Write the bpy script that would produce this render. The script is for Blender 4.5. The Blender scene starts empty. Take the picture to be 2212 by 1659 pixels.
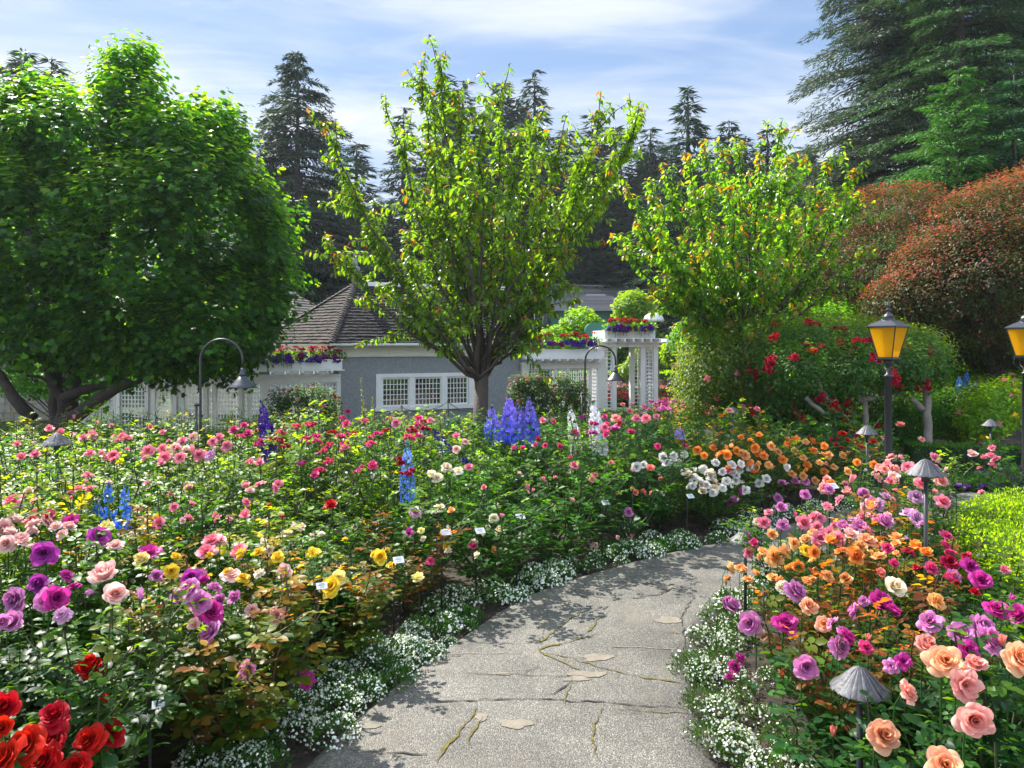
import bpy, math, random
import numpy as np
from mathutils import Vector, Matrix
PI = math.pi
rnd = random.Random(7)
S = bpy.context.scene
COL = S.collection

# ------------------------------------------------------------------ camera, sky, sun
F = 740.0; CX = 512.0; HV = 344.0; EYE = 2.0            # photo mapped to 1024 x 768, level camera with lens shift
cam = bpy.data.cameras.new('camera'); cam.lens = 26.0; cam.sensor_width = 36.0
cam.lens = 36.0 * F / 1024.0
cam.shift_y = -(384 - HV) / 1024.0
cam.clip_start = 0.05; cam.clip_end = 3000
co = bpy.data.objects.new('camera', cam); COL.objects.link(co)
co.location = (0, 0, EYE); co.rotation_euler = (PI / 2, 0, 0); S.camera = co

SUN_AZ = -42.0      # degrees left of the view direction
SUN_EL = 47.0
sun = bpy.data.lights.new('sun', 'SUN'); sun.energy = 5.0; sun.angle = math.radians(0.7); sun.color = (1.0, 0.95, 0.86)
so = bpy.data.objects.new('sun', sun); COL.objects.link(so)
az = math.radians(SUN_AZ); el = math.radians(SUN_EL)
sd = Vector((math.sin(az) * math.cos(el), math.cos(az) * math.cos(el), math.sin(el)))
so.rotation_euler = sd.to_track_quat('Z', 'Y').to_euler()
W = bpy.data.worlds.new('World'); S.world = W; W.use_nodes = True
nt = W.node_tree; nt.nodes.clear()
def N(t, kind, **kw):
    n = t.nodes.new(kind)
    for k, v in kw.items(): setattr(n, k, v)
    return n
out = N(nt, 'ShaderNodeOutputWorld'); bg = N(nt, 'ShaderNodeBackground'); bg.inputs[1].default_value = 1.0
sky = N(nt, 'ShaderNodeTexSky', sky_type='NISHITA'); sky.sun_disc = False
sky.sun_elevation = el; sky.sun_rotation = az; sky.air_density = 1.0; sky.dust_density = 0.6; sky.ozone_density = 1.5
sc = N(nt, 'ShaderNodeVectorMath', operation='SCALE'); sc.inputs['Scale'].default_value = 0.055
nt.links.new(sky.outputs[0], sc.inputs[0])
tc = N(nt, 'ShaderNodeTexCoord'); sep = N(nt, 'ShaderNodeSeparateXYZ'); nt.links.new(tc.outputs['Generated'], sep.inputs[0])
def M_(t, op, a, b=None, c=None, clamp=False):
    n = N(t, 'ShaderNodeMath', operation=op); n.use_clamp = clamp
    for i, v in enumerate((a, b, c)):
        if v is None: continue
        if isinstance(v, (int, float)): n.inputs[i].default_value = v
        else: t.links.new(v, n.inputs[i])
    return n.outputs[0]
zz = M_(nt, 'ADD', M_(nt, 'MAXIMUM', sep.outputs[2], 0.0), 0.10)
cxx = M_(nt, 'DIVIDE', sep.outputs[0], zz); cyy = M_(nt, 'DIVIDE', sep.outputs[1], zz)
cmb = N(nt, 'ShaderNodeCombineXYZ'); nt.links.new(cxx, cmb.inputs[0]); nt.links.new(cyy, cmb.inputs[1])
def cloud(scale, sx, sy, det, lo, hi, off, dist=0.6):
    mp = N(nt, 'ShaderNodeMapping'); mp.inputs['Scale'].default_value = (sx, sy, 1); mp.inputs['Location'].default_value = off
    mp.inputs['Rotation'].default_value = (0, 0, math.radians(-12))
    nt.links.new(cmb.outputs[0], mp.inputs[0])
    no = N(nt, 'ShaderNodeTexNoise'); no.inputs['Scale'].default_value = scale; no.inputs['Detail'].default_value = det
    no.inputs['Roughness'].default_value = 0.52; no.inputs['Distortion'].default_value = dist
    nt.links.new(mp.outputs[0], no.inputs[0])
    mr = N(nt, 'ShaderNodeMapRange'); mr.interpolation_type = 'SMOOTHSTEP'
    mr.inputs[1].default_value = lo; mr.inputs[2].default_value = hi
    nt.links.new(no.outputs[0], mr.inputs[0]); return mr.outputs[0]
c1 = cloud(0.9, 0.75, 1.15, 5, 0.38, 0.62, (3.1, 7.3, 0))
c2 = cloud(3.2, 0.6, 1.5, 6, 0.40, 0.78, (0.4, 1.2, 0), 1.2)
low = N(nt, 'ShaderNodeMapRange'); low.interpolation_type = 'SMOOTHSTEP'
low.inputs[1].default_value = 0.34; low.inputs[2].default_value = 0.08; nt.links.new(sep.outputs[2], low.inputs[0])
m = M_(nt, 'ADD', M_(nt, 'MULTIPLY', c1, 0.66), M_(nt, 'MULTIPLY', c2, 0.30))
m = M_(nt, 'ADD', m, M_(nt, 'MULTIPLY', low.outputs[0], 0.65), clamp=True)
m = M_(nt, 'MULTIPLY', m, 0.94)
# blue of the sky between the clouds, veiled by thin high cloud
veil = N(nt, 'ShaderNodeMix', data_type='RGBA'); veil.inputs[0].default_value = 0.55
nt.links.new(sc.outputs[0], veil.inputs[6]); veil.inputs[7].default_value = (0.18, 0.285, 0.48, 1)
mx = N(nt, 'ShaderNodeMix', data_type='RGBA'); nt.links.new(m, mx.inputs[0])
nt.links.new(veil.outputs[2], mx.inputs[6]); mx.inputs[7].default_value = (0.46, 0.48, 0.51, 1)
# sky overhead and behind the viewer brightened, an added fill to lift the shade
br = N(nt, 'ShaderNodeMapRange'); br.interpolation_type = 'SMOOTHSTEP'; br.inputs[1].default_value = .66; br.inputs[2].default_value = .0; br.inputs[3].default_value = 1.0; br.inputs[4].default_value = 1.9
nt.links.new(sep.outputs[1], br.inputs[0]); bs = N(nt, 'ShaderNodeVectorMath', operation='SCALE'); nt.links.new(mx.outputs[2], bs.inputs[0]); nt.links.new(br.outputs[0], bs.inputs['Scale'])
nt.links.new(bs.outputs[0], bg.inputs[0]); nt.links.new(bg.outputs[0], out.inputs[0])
S.view_settings.view_transform = 'Standard'; S.view_settings.look = 'None'
S.view_settings.exposure = 1.15; S.view_settings.gamma = 1.0
S.render.resolution_x = 1024; S.render.resolution_y = 768
S.cycles.max_bounces = 7; S.cycles.transmission_bounces = 5; S.cycles.diffuse_bounces = 3; S.cycles.glossy_bounces = 3

# ------------------------------------------------------------------ helpers: pixels, tags, geometry
PS = 1024 / 2212.0                                       # photo positions below are noted at 2212 px width
def at(px, py, Y):
    u = px * PS; v = py * PS
    return np.array([(u - CX) / F * Y, Y, EYE - (v - HV) / F * Y])
def sm(t): t = np.clip(t, 0, 1); return t * t * (3 - 2 * t)
def gz(x, y):
    return -0.6 * sm((np.asarray(y, float) - 9) / 9) * (1 - 0.65 * sm((np.asarray(x, float) - 0.5) / 3.0)) + 0.5 * sm((np.asarray(y, float) - 40) / 60)
def tag(o, label=None, cat=None, group=None, kind=None):
    if label: o['label'] = label
    if cat: o['category'] = cat
    if group: o['group'] = group
    if kind: o['kind'] = kind
    return o
def thing(name, label, cat, loc=(0, 0, 0), rz=0.0, group=None):
    o = bpy.data.objects.new(name, None); COL.objects.link(o); o.empty_display_size = 0.1
    o.location = [float(c) for c in loc]; o.rotation_euler = (0, 0, rz)
    return tag(o, label, cat, group)

class G:
    """numpy mesh accumulator with a per-vertex colour"""
    def __init__(s): s.V = []; s.L = []; s.T = []; s.C = []; s.n = 0
    def add(s, V, faces, col):
        V = np.asarray(V, float).reshape(-1, 3); k = len(V)
        col = np.asarray(col, float)
        if col.ndim == 1: col = np.tile(col[:3], (k, 1))
        for f in faces: s.L.append(np.asarray(f) + s.n); s.T.append(np.array([len(f)]))
        s.V.append(V); s.C.append(col); s.n += k; return s
    def inst(s, tm, P, R, scale, col):
        """tm=(verts, faces); P (n,3); R (n,3,3) columns = axes; scale (n,) or (n,3); col (n,3) or (n,k,3)"""
        TV, TF = tm; n = len(P); k = len(TV)
        if n == 0: return s
        scale = np.asarray(scale, float)
        if scale.ndim == 1: scale = scale[:, None].repeat(3, 1)
        loc = TV[None] * scale[:, None, :]
        V = np.einsum('nij,nkj->nki', R, loc) + P[:, None, :]
        base = (np.arange(n) * k)[:, None] + s.n
        fl = np.concatenate([np.asarray(f) for f in TF]); ft = np.array([len(f) for f in TF])
        s.L.append((base + fl[None]).ravel()); s.T.append(np.tile(ft, n))
        col = np.asarray(col, float)
        if col.ndim == 2: col = col[:, None, :].repeat(k, 1)
        s.V.append(V.reshape(-1, 3)); s.C.append(col.reshape(-1, 3)); s.n += n * k; return s
    def merge(s, g, M=None, off=None, sc=1.0):
        for V in g.V:
            V2 = V * sc
            if M is not None: V2 = V2 @ M.T
            if off is not None: V2 = V2 + off
            s.V.append(V2)
        for L in g.L: s.L.append(L + s.n)
        s.T += g.T; s.C += g.C; s.n += g.n; return s
    def mesh(s, name, mat, smooth=True):
        me = bpy.data.meshes.new(name)
        V = np.concatenate(s.V); L = np.concatenate(s.L).astype(np.int32); T = np.concatenate(s.T).astype(np.int32)
        me.vertices.add(len(V)); me.vertices.foreach_set('co', V.astype(np.float32).ravel())
        me.loops.add(len(L)); me.loops.foreach_set('vertex_index', L)
        me.polygons.add(len(T)); st = np.concatenate([[0], np.cumsum(T)[:-1]]).astype(np.int32)
        me.polygons.foreach_set('loop_start', st); me.polygons.foreach_set('loop_total', T)
        me.polygons.foreach_set('use_smooth', np.full(len(T), smooth))
        C = np.concatenate(s.C); C = np.concatenate([C, np.ones((len(C), 1))], 1)
        a = me.attributes.new('Col', 'FLOAT_COLOR', 'POINT'); a.data.foreach_set('color', C.astype(np.float32).ravel())
        me.update(calc_edges=True)
        me.materials.append(mat); return me
    def build(s, name, mat, parent=None, smooth=True, loc=None):
        o = bpy.data.objects.new(name, s.mesh(name, mat, smooth)); COL.objects.link(o)
        if parent is not None: o.parent = parent
        if loc is not None: o.location = [float(c) for c in loc]
        return o
def put(name, me, parent=None, loc=(0, 0, 0), rot=(0, 0, 0), sc=(1, 1, 1)):
    o = bpy.data.objects.new(name, me); COL.objects.link(o)
    if parent is not None: o.parent = parent
    o.location = [float(c) for c in loc]; o.rotation_euler = rot; o.scale = sc; return o

def nrm(a): return a / np.maximum(np.linalg.norm(a, axis=-1, keepdims=True), 1e-9)
def frames(D, U):
    D = nrm(D); X = nrm(np.cross(D, U)); Z = np.cross(X, D)
    return np.stack([X, D, Z], axis=-1)
def leaf_tm(w=0.32, fold=0.10, curl=0.18):
    """a leaf of length 1 along +Y folded along its midrib, 8 vertices"""
    V = np.array([[0, 0, 0], [-w * .85, .32, fold * .8], [0, .32, .0], [w * .85, .32, fold * .8],
                  [-w * .8, .68, fold * .6 - curl * .4], [0, .68, -curl * .4], [w * .8, .68, fold * .6 - curl * .4], [0, 1, -curl]])
    return V, [(0, 2, 1), (0, 3, 2), (1, 2, 5, 4), (2, 3, 6, 5), (4, 5, 7), (5, 6, 7)]
LEAF = leaf_tm(0.36, 0.10, 0.20)
LONG = leaf_tm(0.22, 0.08, 0.30)
SMALL = (np.array([[0, 0, 0], [-.3, .45, .08], [.3, .45, .08], [0, 1, -.12]]), [(0, 3, 1), (0, 2, 3)])
PALM = (np.array([[0, 0, 0], [-.42, .12, .06], [-.50, .55, -.02], [-.18, .62, .06], [0, 1.0, -.12], [.18, .62, .06], [.50, .55, -.02], [.42, .12, .06], [0, .45, -.02]]),
        [(0, 8, 2, 1), (8, 3, 2), (8, 4, 3), (8, 5, 4), (8, 6, 5), (0, 7, 6, 8)])
def tube(g, pts, rad, col, sides=6, cap=True):
    pts = np.asarray(pts, float); n = len(pts)
    rad = np.full(n, rad) if np.isscalar(rad) else np.asarray(rad, float)
    T = np.gradient(pts, axis=0); T = nrm(T)
    up = np.array([0.0, 0, 1]) if abs(T[0][2]) < .9 else np.array([1.0, 0, 0])
    V = []
    X = nrm(np.cross(T[0], up))
    for i in range(n):
        X = nrm(X - T[i] * np.dot(X, T[i])); Y = np.cross(T[i], X)
        a = np.arange(sides) * 2 * PI / sides
        V.append(pts[i] + rad[i] * (np.cos(a)[:, None] * X + np.sin(a)[:, None] * Y))
    V = np.concatenate(V); F_ = []
    for i in range(n - 1):
        for j in range(sides):
            k = (j + 1) % sides
            F_.append((i * sides + j, i * sides + k, (i + 1) * sides + k, (i + 1) * sides + j))
    if cap: F_.append(tuple(range(sides))[::-1]); F_.append(tuple((n - 1) * sides + j for j in range(sides)))
    g.add(V, F_, col); return g
def box(g, x0, x1, y0, y1, z0, z1, col=(.8, .8, .8), fr=None, bev=0.0):
    """box in the local frame fr=(origin, ex, ey, ez)"""
    V = np.array([[x0, y0, z0], [x1, y0, z0], [x1, y1, z0], [x0, y1, z0], [x0, y0, z1], [x1, y0, z1], [x1, y1, z1], [x0, y1, z1]], float)
    if fr is not None:
        o, ex, ey, ez = fr; V = np.asarray(o) + V[:, :1] * ex + V[:, 1:2] * ey + V[:, 2:] * ez
    g.add(V, [(0, 3, 2, 1), (4, 5, 6, 7), (0, 1, 5, 4), (1, 2, 6, 5), (2, 3, 7, 6), (3, 0, 4, 7)], col); return g
def lathe(g, prof, col, sides=16, c=(0, 0, 0), rot=0.0):
    prof = np.asarray(prof, float); n = len(prof); a = rot + np.arange(sides) * 2 * PI / sides
    V = np.stack([prof[:, None, 0] * np.cos(a), prof[:, None, 0] * np.sin(a), np.repeat(prof[:, None, 1], sides, 1)], -1).reshape(-1, 3) + np.asarray(c)
    F_ = []
    for i in range(n - 1):
        for j in range(sides):
            k = (j + 1) % sides; F_.append((i * sides + j, i * sides + k, (i + 1) * sides + k, (i + 1) * sides + j))
    F_.append(tuple(range(sides))[::-1]); F_.append(tuple((n - 1) * sides + j for j in range(sides)))
    g.add(V, F_, col); return g
def curve3(p0, p1, sag, n=8, rng=None, wob=0.0):
    p0 = np.asarray(p0, float); p1 = np.asarray(p1, float); t = np.linspace(0, 1, n)[:, None]
    P = p0 + (p1 - p0) * t + np.asarray(sag, float) * (4 * t * (1 - t)) * 0.5
    if rng is not None and wob: P[1:-1] += rng.normal(0, wob, (n - 2, 3))
    return P

# ------------------------------------------------------------------ materials
def newmat(name):
    m = bpy.data.materials.new(name); m.use_nodes = True; t = m.node_tree; t.nodes.clear()
    return m, t, N(t, 'ShaderNodeOutputMaterial')
def leaf_mat(name, rough=0.42, trans=0.42, tcol=(2.6, 2.9, 0.9), spec=0.5, var=0.35, vscale=6.0, hv=.03):
    m, t, o = newmat(name)
    at_ = N(t, 'ShaderNodeAttribute', attribute_name='Col')
    oi = N(t, 'ShaderNodeObjectInfo'); hs = N(t, 'ShaderNodeHueSaturation')
    t.links.new(at_.outputs[0], hs.inputs['Color'])
    t.links.new(M_(t, 'ADD', M_(t, 'MULTIPLY', oi.outputs['Random'], hv), .5 - hv / 2), hs.inputs['Hue'])
    t.links.new(M_(t, 'ADD', M_(t, 'MULTIPLY', oi.outputs['Random'], 0.30), 0.85), hs.inputs['Value'])
    tcn = N(t, 'ShaderNodeTexCoord'); no = N(t, 'ShaderNodeTexNoise'); no.inputs['Scale'].default_value = vscale
    t.links.new(tcn.outputs['Object'], no.inputs[0])
    k = M_(t, 'ADD', M_(t, 'MULTIPLY', no.outputs[0], var * 2), 1 - var)
    sv = N(t, 'ShaderNodeVectorMath', operation='SCALE'); t.links.new(hs.outputs[0], sv.inputs[0]); t.links.new(k, sv.inputs['Scale'])
    p = N(t, 'ShaderNodeBsdfPrincipled'); t.links.new(sv.outputs[0], p.inputs['Base Color'])
    p.inputs['Roughness'].default_value = rough; p.inputs['Specular IOR Level'].default_value = spec
    tm = N(t, 'ShaderNodeVectorMath', operation='MULTIPLY'); t.links.new(sv.outputs[0], tm.inputs[0]); tm.inputs[1].default_value = tcol
    tr = N(t, 'ShaderNodeBsdfTranslucent'); t.links.new(tm.outputs[0], tr.inputs[0])
    mx = N(t, 'ShaderNodeMixShader'); mx.inputs[0].default_value = trans
    t.links.new(p.outputs[0], mx.inputs[1]); t.links.new(tr.outputs[0], mx.inputs[2]); t.links.new(mx.outputs[0], o.inputs[0])
    return m
def plain(name, col=None, rough=0.6, metal=0.0, spec=0.5, nscale=0, namt=0.15, bump=0.0, bscale=40, coord='Object'):
    """attribute colour if col is None"""
    m, t, o = newmat(name); p = N(t, 'ShaderNodeBsdfPrincipled')
    if col is None:
        a = N(t, 'ShaderNodeAttribute', attribute_name='Col'); c = a.outputs[0]
    else:
        r = N(t, 'ShaderNodeRGB'); r.outputs[0].default_value = (*col, 1); c = r.outputs[0]
    tcn = N(t, 'ShaderNodeTexCoord')
    if nscale:
        no = N(t, 'ShaderNodeTexNoise'); no.inputs['Scale'].default_value = nscale; no.inputs['Detail'].default_value = 6
        t.links.new(tcn.outputs[coord], no.inputs[0])
        k = M_(t, 'ADD', M_(t, 'MULTIPLY', M_(t, 'SUBTRACT', no.outputs[0], .5), namt * 4), 1.0)
        sv = N(t, 'ShaderNodeVectorMath', operation='SCALE'); t.links.new(c, sv.inputs[0]); t.links.new(k, sv.inputs['Scale']); c = sv.outputs[0]
    t.links.new(c, p.inputs['Base Color'])
    if bump:
        nb = N(t, 'ShaderNodeTexNoise'); nb.inputs['Scale'].default_value = bscale; nb.inputs['Detail'].default_value = 5
        t.links.new(tcn.outputs[coord], nb.inputs[0])
        b = N(t, 'ShaderNodeBump'); b.inputs['Strength'].default_value = bump; b.inputs['Distance'].default_value = 0.02
        t.links.new(nb.outputs[0], b.inputs['Height']); t.links.new(b.outputs[0], p.inputs['Normal'])
    p.inputs['Roughness'].default_value = rough; p.inputs['Metallic'].default_value = metal; p.inputs['Specular IOR Level'].default_value = spec
    t.links.new(p.outputs[0], o.inputs[0]); return m
M_LEAF = leaf_mat('rose_leaf', 0.42, 0.45, (5.2, 4.0, 0.5), 0.24)
M_TREE = leaf_mat('tree_leaf', 0.42, 0.52, (4.2, 3.8, 0.6), 0.22, 0.35, 0.8)
M_CHERRY = leaf_mat('cherry_leaf', 0.30, 0.55, (3.9, 3.7, 0.7), 0.5, 0.25, 1.5)
M_NEEDLE = leaf_mat('needles', 0.6, 0.18, (1.6, 1.8, 0.9), 0.3, 0.35, 0.5)
M_PLUM = leaf_mat('plum_leaf', 0.45, 0.38, (2.8, 1.7, 1.0), 0.22, 0.35, 0.9)
M_PETAL = leaf_mat('petal', 0.55, 0.38, (1.12, 1.0, 1.05), 0.25, 0.10, 20.0, .012)
M_BARK = plain('bark', (0.055, 0.042, 0.034), 0.9, nscale=9, namt=.35, bump=.8, bscale=25)
M_CBARK = plain('cherry_bark', (0.062, 0.046, 0.036), 0.75, nscale=12, namt=.3, bump=.5, bscale=30)
M_CANE = plain('cane', None, 0.6, nscale=20, namt=.2)
M_WHITE = plain('white_paint', (0.82, 0.83, 0.80), 0.5, nscale=3, namt=.05, bump=.08, bscale=60)
M_CREAM = plain('cream_paint', (0.70, 0.70, 0.58), 0.5, nscale=3, namt=.05)
M_STUCCO = plain('stucco', (0.27, 0.29, 0.30), 0.95, nscale=14, namt=.18, bump=.9, bscale=45)
M_IRON = plain('black_iron', (0.028, 0.028, 0.032), 0.42, nscale=25, namt=.15, spec=.5)
M_DKMETAL = plain('dark_painted_metal', (0.030, 0.034, 0.045), 0.38, spec=.6)
M_ZINC = plain('weathered_cap', None, 0.55, metal=.25, nscale=14, namt=.25, bump=.2, bscale=50)
M_SHINGLE = plain('shingle', None, 0.92, nscale=22, namt=.25, bump=.6, bscale=60)
M_LOG = plain('log', (0.22, 0.195, 0.165), 0.9, nscale=6, namt=.3, bump=.6, bscale=20)
M_STONE = plain('stone', (0.33, 0.30, 0.25), 0.9, nscale=5, namt=.25, bump=.5, bscale=12)
M_FINIAL = plain('finial_stone', (0.26, 0.26, 0.24), 0.9, nscale=25, namt=.35, bump=.4)
M_GREEN = plain('green_paint', (0.02, 0.13, 0.10), 0.5, nscale=4, namt=.1)
M_PLATE = plain('label_plate', None, 0.35)
M_GWALL = plain('grey_wall', (0.17, 0.18, 0.19), 0.9, nscale=8, namt=.15)
def glass_mat(name, col, rough, trans=0.0, tcol=(1, 1, 1), tf=0.5):
    m, t, o = newmat(name); p = N(t, 'ShaderNodeBsdfPrincipled'); p.inputs['Base Color'].default_value = (*col, 1)
    p.inputs['Roughness'].default_value = rough; p.inputs['Specular IOR Level'].default_value = 0.8
    if not trans: t.links.new(p.outputs[0], o.inputs[0]); return m
    tr = N(t, 'ShaderNodeBsdfTranslucent'); tr.inputs[0].default_value = (*tcol, 1)
    tt = N(t, 'ShaderNodeBsdfTransparent'); tt.inputs[0].default_value = (*tcol, 1)
    m1 = N(t, 'ShaderNodeMixShader'); m1.inputs[0].default_value = tf; t.links.new(tr.outputs[0], m1.inputs[1]); t.links.new(tt.outputs[0], m1.inputs[2])
    m2 = N(t, 'ShaderNodeMixShader'); m2.inputs[0].default_value = trans; t.links.new(p.outputs[0], m2.inputs[1]); t.links.new(m1.outputs[0], m2.inputs[2])
    t.links.new(m2.outputs[0], o.inputs[0]); return m
M_AMBER = glass_mat('amber_glass', (0.75, 0.36, 0.02), 0.25, 0.8, (1.0, 0.70, 0.06), 0.25)
M_GLASS = glass_mat('window_glass', (0.05, 0.06, 0.055), 0.06)

# ------------------------------------------------------------------ ground, soil, path
def ground():
    def axis(a, fine0, fine1, b, st):
        return np.unique(np.concatenate([np.linspace(a, fine0, 14), np.arange(fine0, fine1, st), np.linspace(fine1, b, 14)]))
    xs = axis(-600, -24, 24, 600, .8); ys = axis(-60, -4, 46, 900, .8)
    X, Y = np.meshgrid(xs, ys); Z = gz(X, Y) + 0.02 * np.sin(X * 1.3) * np.sin(Y * 1.7) - 0.02
    V = np.stack([X, Y, Z], -1).reshape(-1, 3); nx = len(xs); ny = len(ys)
    i = np.arange(ny - 1)[:, None] * nx + np.arange(nx - 1)[None]; q = np.stack([i, i + 1, i + nx + 1, i + nx], -1).reshape(-1, 4)
    g = G(); g.V.append(V); g.C.append(np.ones_like(V)); g.L.append(q.ravel()); g.T.append(np.full(len(q), 4)); g.n = len(V)
    m, t, o = newmat('soil'); p = N(t, 'ShaderNodeBsdfPrincipled'); p.inputs['Roughness'].default_value = .95
    tcn = N(t, 'ShaderNodeTexCoord'); no = N(t, 'ShaderNodeTexNoise'); no.inputs['Scale'].default_value = 9; no.inputs['Detail'].default_value = 9
    t.links.new(tcn.outputs['Object'], no.inputs[0]); cr = N(t, 'ShaderNodeValToRGB')
    cr.color_ramp.elements[0].position = .35; cr.color_ramp.elements[0].color = (.012, .008, .006, 1)
    cr.color_ramp.elements[1].position = .7; cr.color_ramp.elements[1].color = (.055, .038, .026, 1)
    t.links.new(no.outputs[0], cr.inputs[0])
    # past the beds the ground is planted and grassy
    sx = N(t, 'ShaderNodeSeparateXYZ'); t.links.new(tcn.outputs['Object'], sx.inputs[0])
    gr = N(t, 'ShaderNodeMapRange'); gr.inputs[1].default_value = 17; gr.inputs[2].default_value = 34; t.links.new(sx.outputs[1], gr.inputs[0])
    mxx = N(t, 'ShaderNodeMix', data_type='RGBA'); t.links.new(gr.outputs[0], mxx.inputs[0]); t.links.new(cr.outputs[0], mxx.inputs[6]); mxx.inputs[7].default_value = (.03, .06, .015, 1)
    t.links.new(mxx.outputs[2], p.inputs['Base Color'])
    b = N(t, 'ShaderNodeBump'); b.inputs['Strength'].default_value = 1; b.inputs['Distance'].default_value = .03; t.links.new(no.outputs[0], b.inputs['Height'])
    t.links.new(b.outputs[0], p.inputs['Normal']); t.links.new(p.outputs[0], o.inputs[0])
    tag(g.build('ground', m), kind='structure')
ground()
LE = np.array([(-1.7, -3), (-1.35, 1.5), (-1.02, 3.49), (-.75, 4.23), (-.52, 4.73), (-.05, 5.65), (.36, 6.12), (1.02, 6.7), (1.78, 7.22), (2.5, 7.7), (4, 8.9), (6, 10.2), (9, 11.8)], float)
RE = np.array([(.95, -3), (.93, 1.5), (.967, 3.49), (1.0, 3.96), (1.14, 4.65), (1.36, 5.3), (1.75, 5.8), (2.2, 6.25), (2.7, 6.7), (3.3, 7.3), (4.6, 8.2), (6.5, 9.3), (9.4, 10.8)], float)
def resamp(P, n):
    d = np.concatenate([[0], np.cumsum(np.linalg.norm(np.diff(P, axis=0), axis=1))]); t = np.linspace(0, d[-1], n)
    return np.stack([np.interp(t, d, P[:, i]) for i in range(P.shape[1])], 1)
def smooth_line(P, n=160):
    Q = resamp(P, n)
    for _ in range(6): Q[1:-1] = (Q[:-2] + 2 * Q[1:-1] + Q[2:]) / 4
    return Q
LEs = smooth_line(LE); REs = smooth_line(RE)
POLY = np.concatenate([LEs, REs[::-1]])
def in_poly(x, y, P=POLY):
    c = False; j = len(P) - 1
    for i in range(len(P)):
        if ((P[i][1] > y) != (P[j][1] > y)) and (x < (P[j][0] - P[i][0]) * (y - P[i][1]) / (P[j][1] - P[i][1] + 1e-12) + P[i][0]): c = not c
        j = i
    return c
def dline(x, y, P): return float(np.sqrt(((P - np.array([x, y])) ** 2).sum(1)).min())
def path():
    rng = np.random.default_rng(3); n = len(LEs); k = 26; g = G()
    t = np.linspace(0, 1, k)
    P = LEs[:, None] * (1 - t)[None, :, None] + REs[:, None] * t[None, :, None]
    V = np.concatenate([P, (gz(P[..., 0], P[..., 1]) + 0.03)[..., None]], -1)
    V[..., 2] += 0.006 * np.sin(V[..., 0] * 3.1 + 1) * np.sin(V[..., 1] * 2.3)
    V[:, 0, 2] -= .05; V[:, -1, 2] -= .05
    i = np.arange(n - 1)[:, None] * k + np.arange(k - 1)[None]; q = np.stack([i, i + 1, i + k + 1, i + k], -1).reshape(-1, 4)
    g.V.append(V.reshape(-1, 3)); g.C.append(np.ones((n * k, 3))); g.L.append(q.ravel()); g.T.append(np.full(len(q), 4)); g.n = n * k
    m, t_, o = newmat('exposed_aggregate'); p = N(t_, 'ShaderNodeBsdfPrincipled'); p.inputs['Roughness'].default_value = .62; p.inputs['Specular IOR Level'].default_value = .5
    tcn = N(t_, 'ShaderNodeTexCoord')
    vo = N(t_, 'ShaderNodeTexVoronoi'); vo.inputs['Scale'].default_value = 165; t_.links.new(tcn.outputs['Object'], vo.inputs[0])
    hs = N(t_, 'ShaderNodeSeparateColor'); t_.links.new(vo.outputs['Color'], hs.inputs[0])
    cr = N(t_, 'ShaderNodeValToRGB'); e = cr.color_ramp.elements
    e[0].position = 0; e[0].color = (.075, .070, .062, 1); e[1].position = 1; e[1].color = (.36, .335, .28, 1)
    e2 = e.new(.45); e2.color = (.14, .13, .112, 1); e3 = e.new(.8); e3.color = (.20, .185, .155, 1)
    t_.links.new(hs.outputs[0], cr.inputs[0])
    no = N(t_, 'ShaderNodeTexNoise'); no.inputs['Scale'].default_value = 1.6; no.inputs['Detail'].default_value = 8; no.inputs['Roughness'].default_value = .65; t_.links.new(tcn.outputs['Object'], no.inputs[0])
    k1 = N(t_, 'ShaderNodeMapRange'); k1.inputs[1].default_value = .3; k1.inputs[2].default_value = .7; k1.inputs[3].default_value = .40; k1.inputs[4].default_value = 1.02; t_.links.new(no.outputs[0], k1.inputs[0])
    sv = N(t_, 'ShaderNodeVectorMath', operation='SCALE'); t_.links.new(cr.outputs[0], sv.inputs[0]); t_.links.new(k1.outputs[0], sv.inputs['Scale'])
    # worn pale mortar film showing between the stones in patches
    n2 = N(t_, 'ShaderNodeTexNoise'); n2.inputs['Scale'].default_value = 2.7; n2.inputs['Detail'].default_value = 10; t_.links.new(tcn.outputs['Object'], n2.inputs[0])
    k2 = N(t_, 'ShaderNodeMapRange'); k2.inputs[1].default_value = .56; k2.inputs[2].default_value = .74; t_.links.new(n2.outputs[0], k2.inputs[0]); k2.inputs[4].default_value = .6
    mx = N(t_, 'ShaderNodeMix', data_type='RGBA'); t_.links.new(k2.outputs[0], mx.inputs[0]); t_.links.new(sv.outputs[0], mx.inputs[6]); mx.inputs[7].default_value = (.165, .145, .105, 1)
    t_.links.new(mx.outputs[2], p.inputs['Base Color'])
    b = N(t_, 'ShaderNodeBump'); b.inputs['Strength'].default_value = .6; b.inputs['Distance'].default_value = .006
    t_.links.new(M_(t_, 'SUBTRACT', 1.0, vo.outputs['Distance']), b.inputs['Height']); b2 = N(t_, 'ShaderNodeBump'); b2.inputs['Strength'].default_value = .5; b2.inputs['Distance'].default_value = .02
    t_.links.new(no.outputs[0], b2.inputs['Height']); t_.links.new(b.outputs[0], b2.inputs['Normal'])
    t_.links.new(b2.outputs[0], p.inputs['Normal']); t_.links.new(p.outputs[0], o.inputs[0])
    po = tag(g.build('path', m), kind='structure')
    # joints: traced on the ground plane; mossy yellow-green or dark
    def gp(px, py):
        v = py * PS - HV; Y = EYE * F / v; return np.array([(px * PS - CX) / F * Y, Y])
    M_MOSS = plain('moss_seam', None, .95, nscale=30, namt=.5, bump=.8, bscale=80)
    MO = (.13, .105, .022); DK = (.035, .032, .026); LT = (.22, .20, .155)
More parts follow.
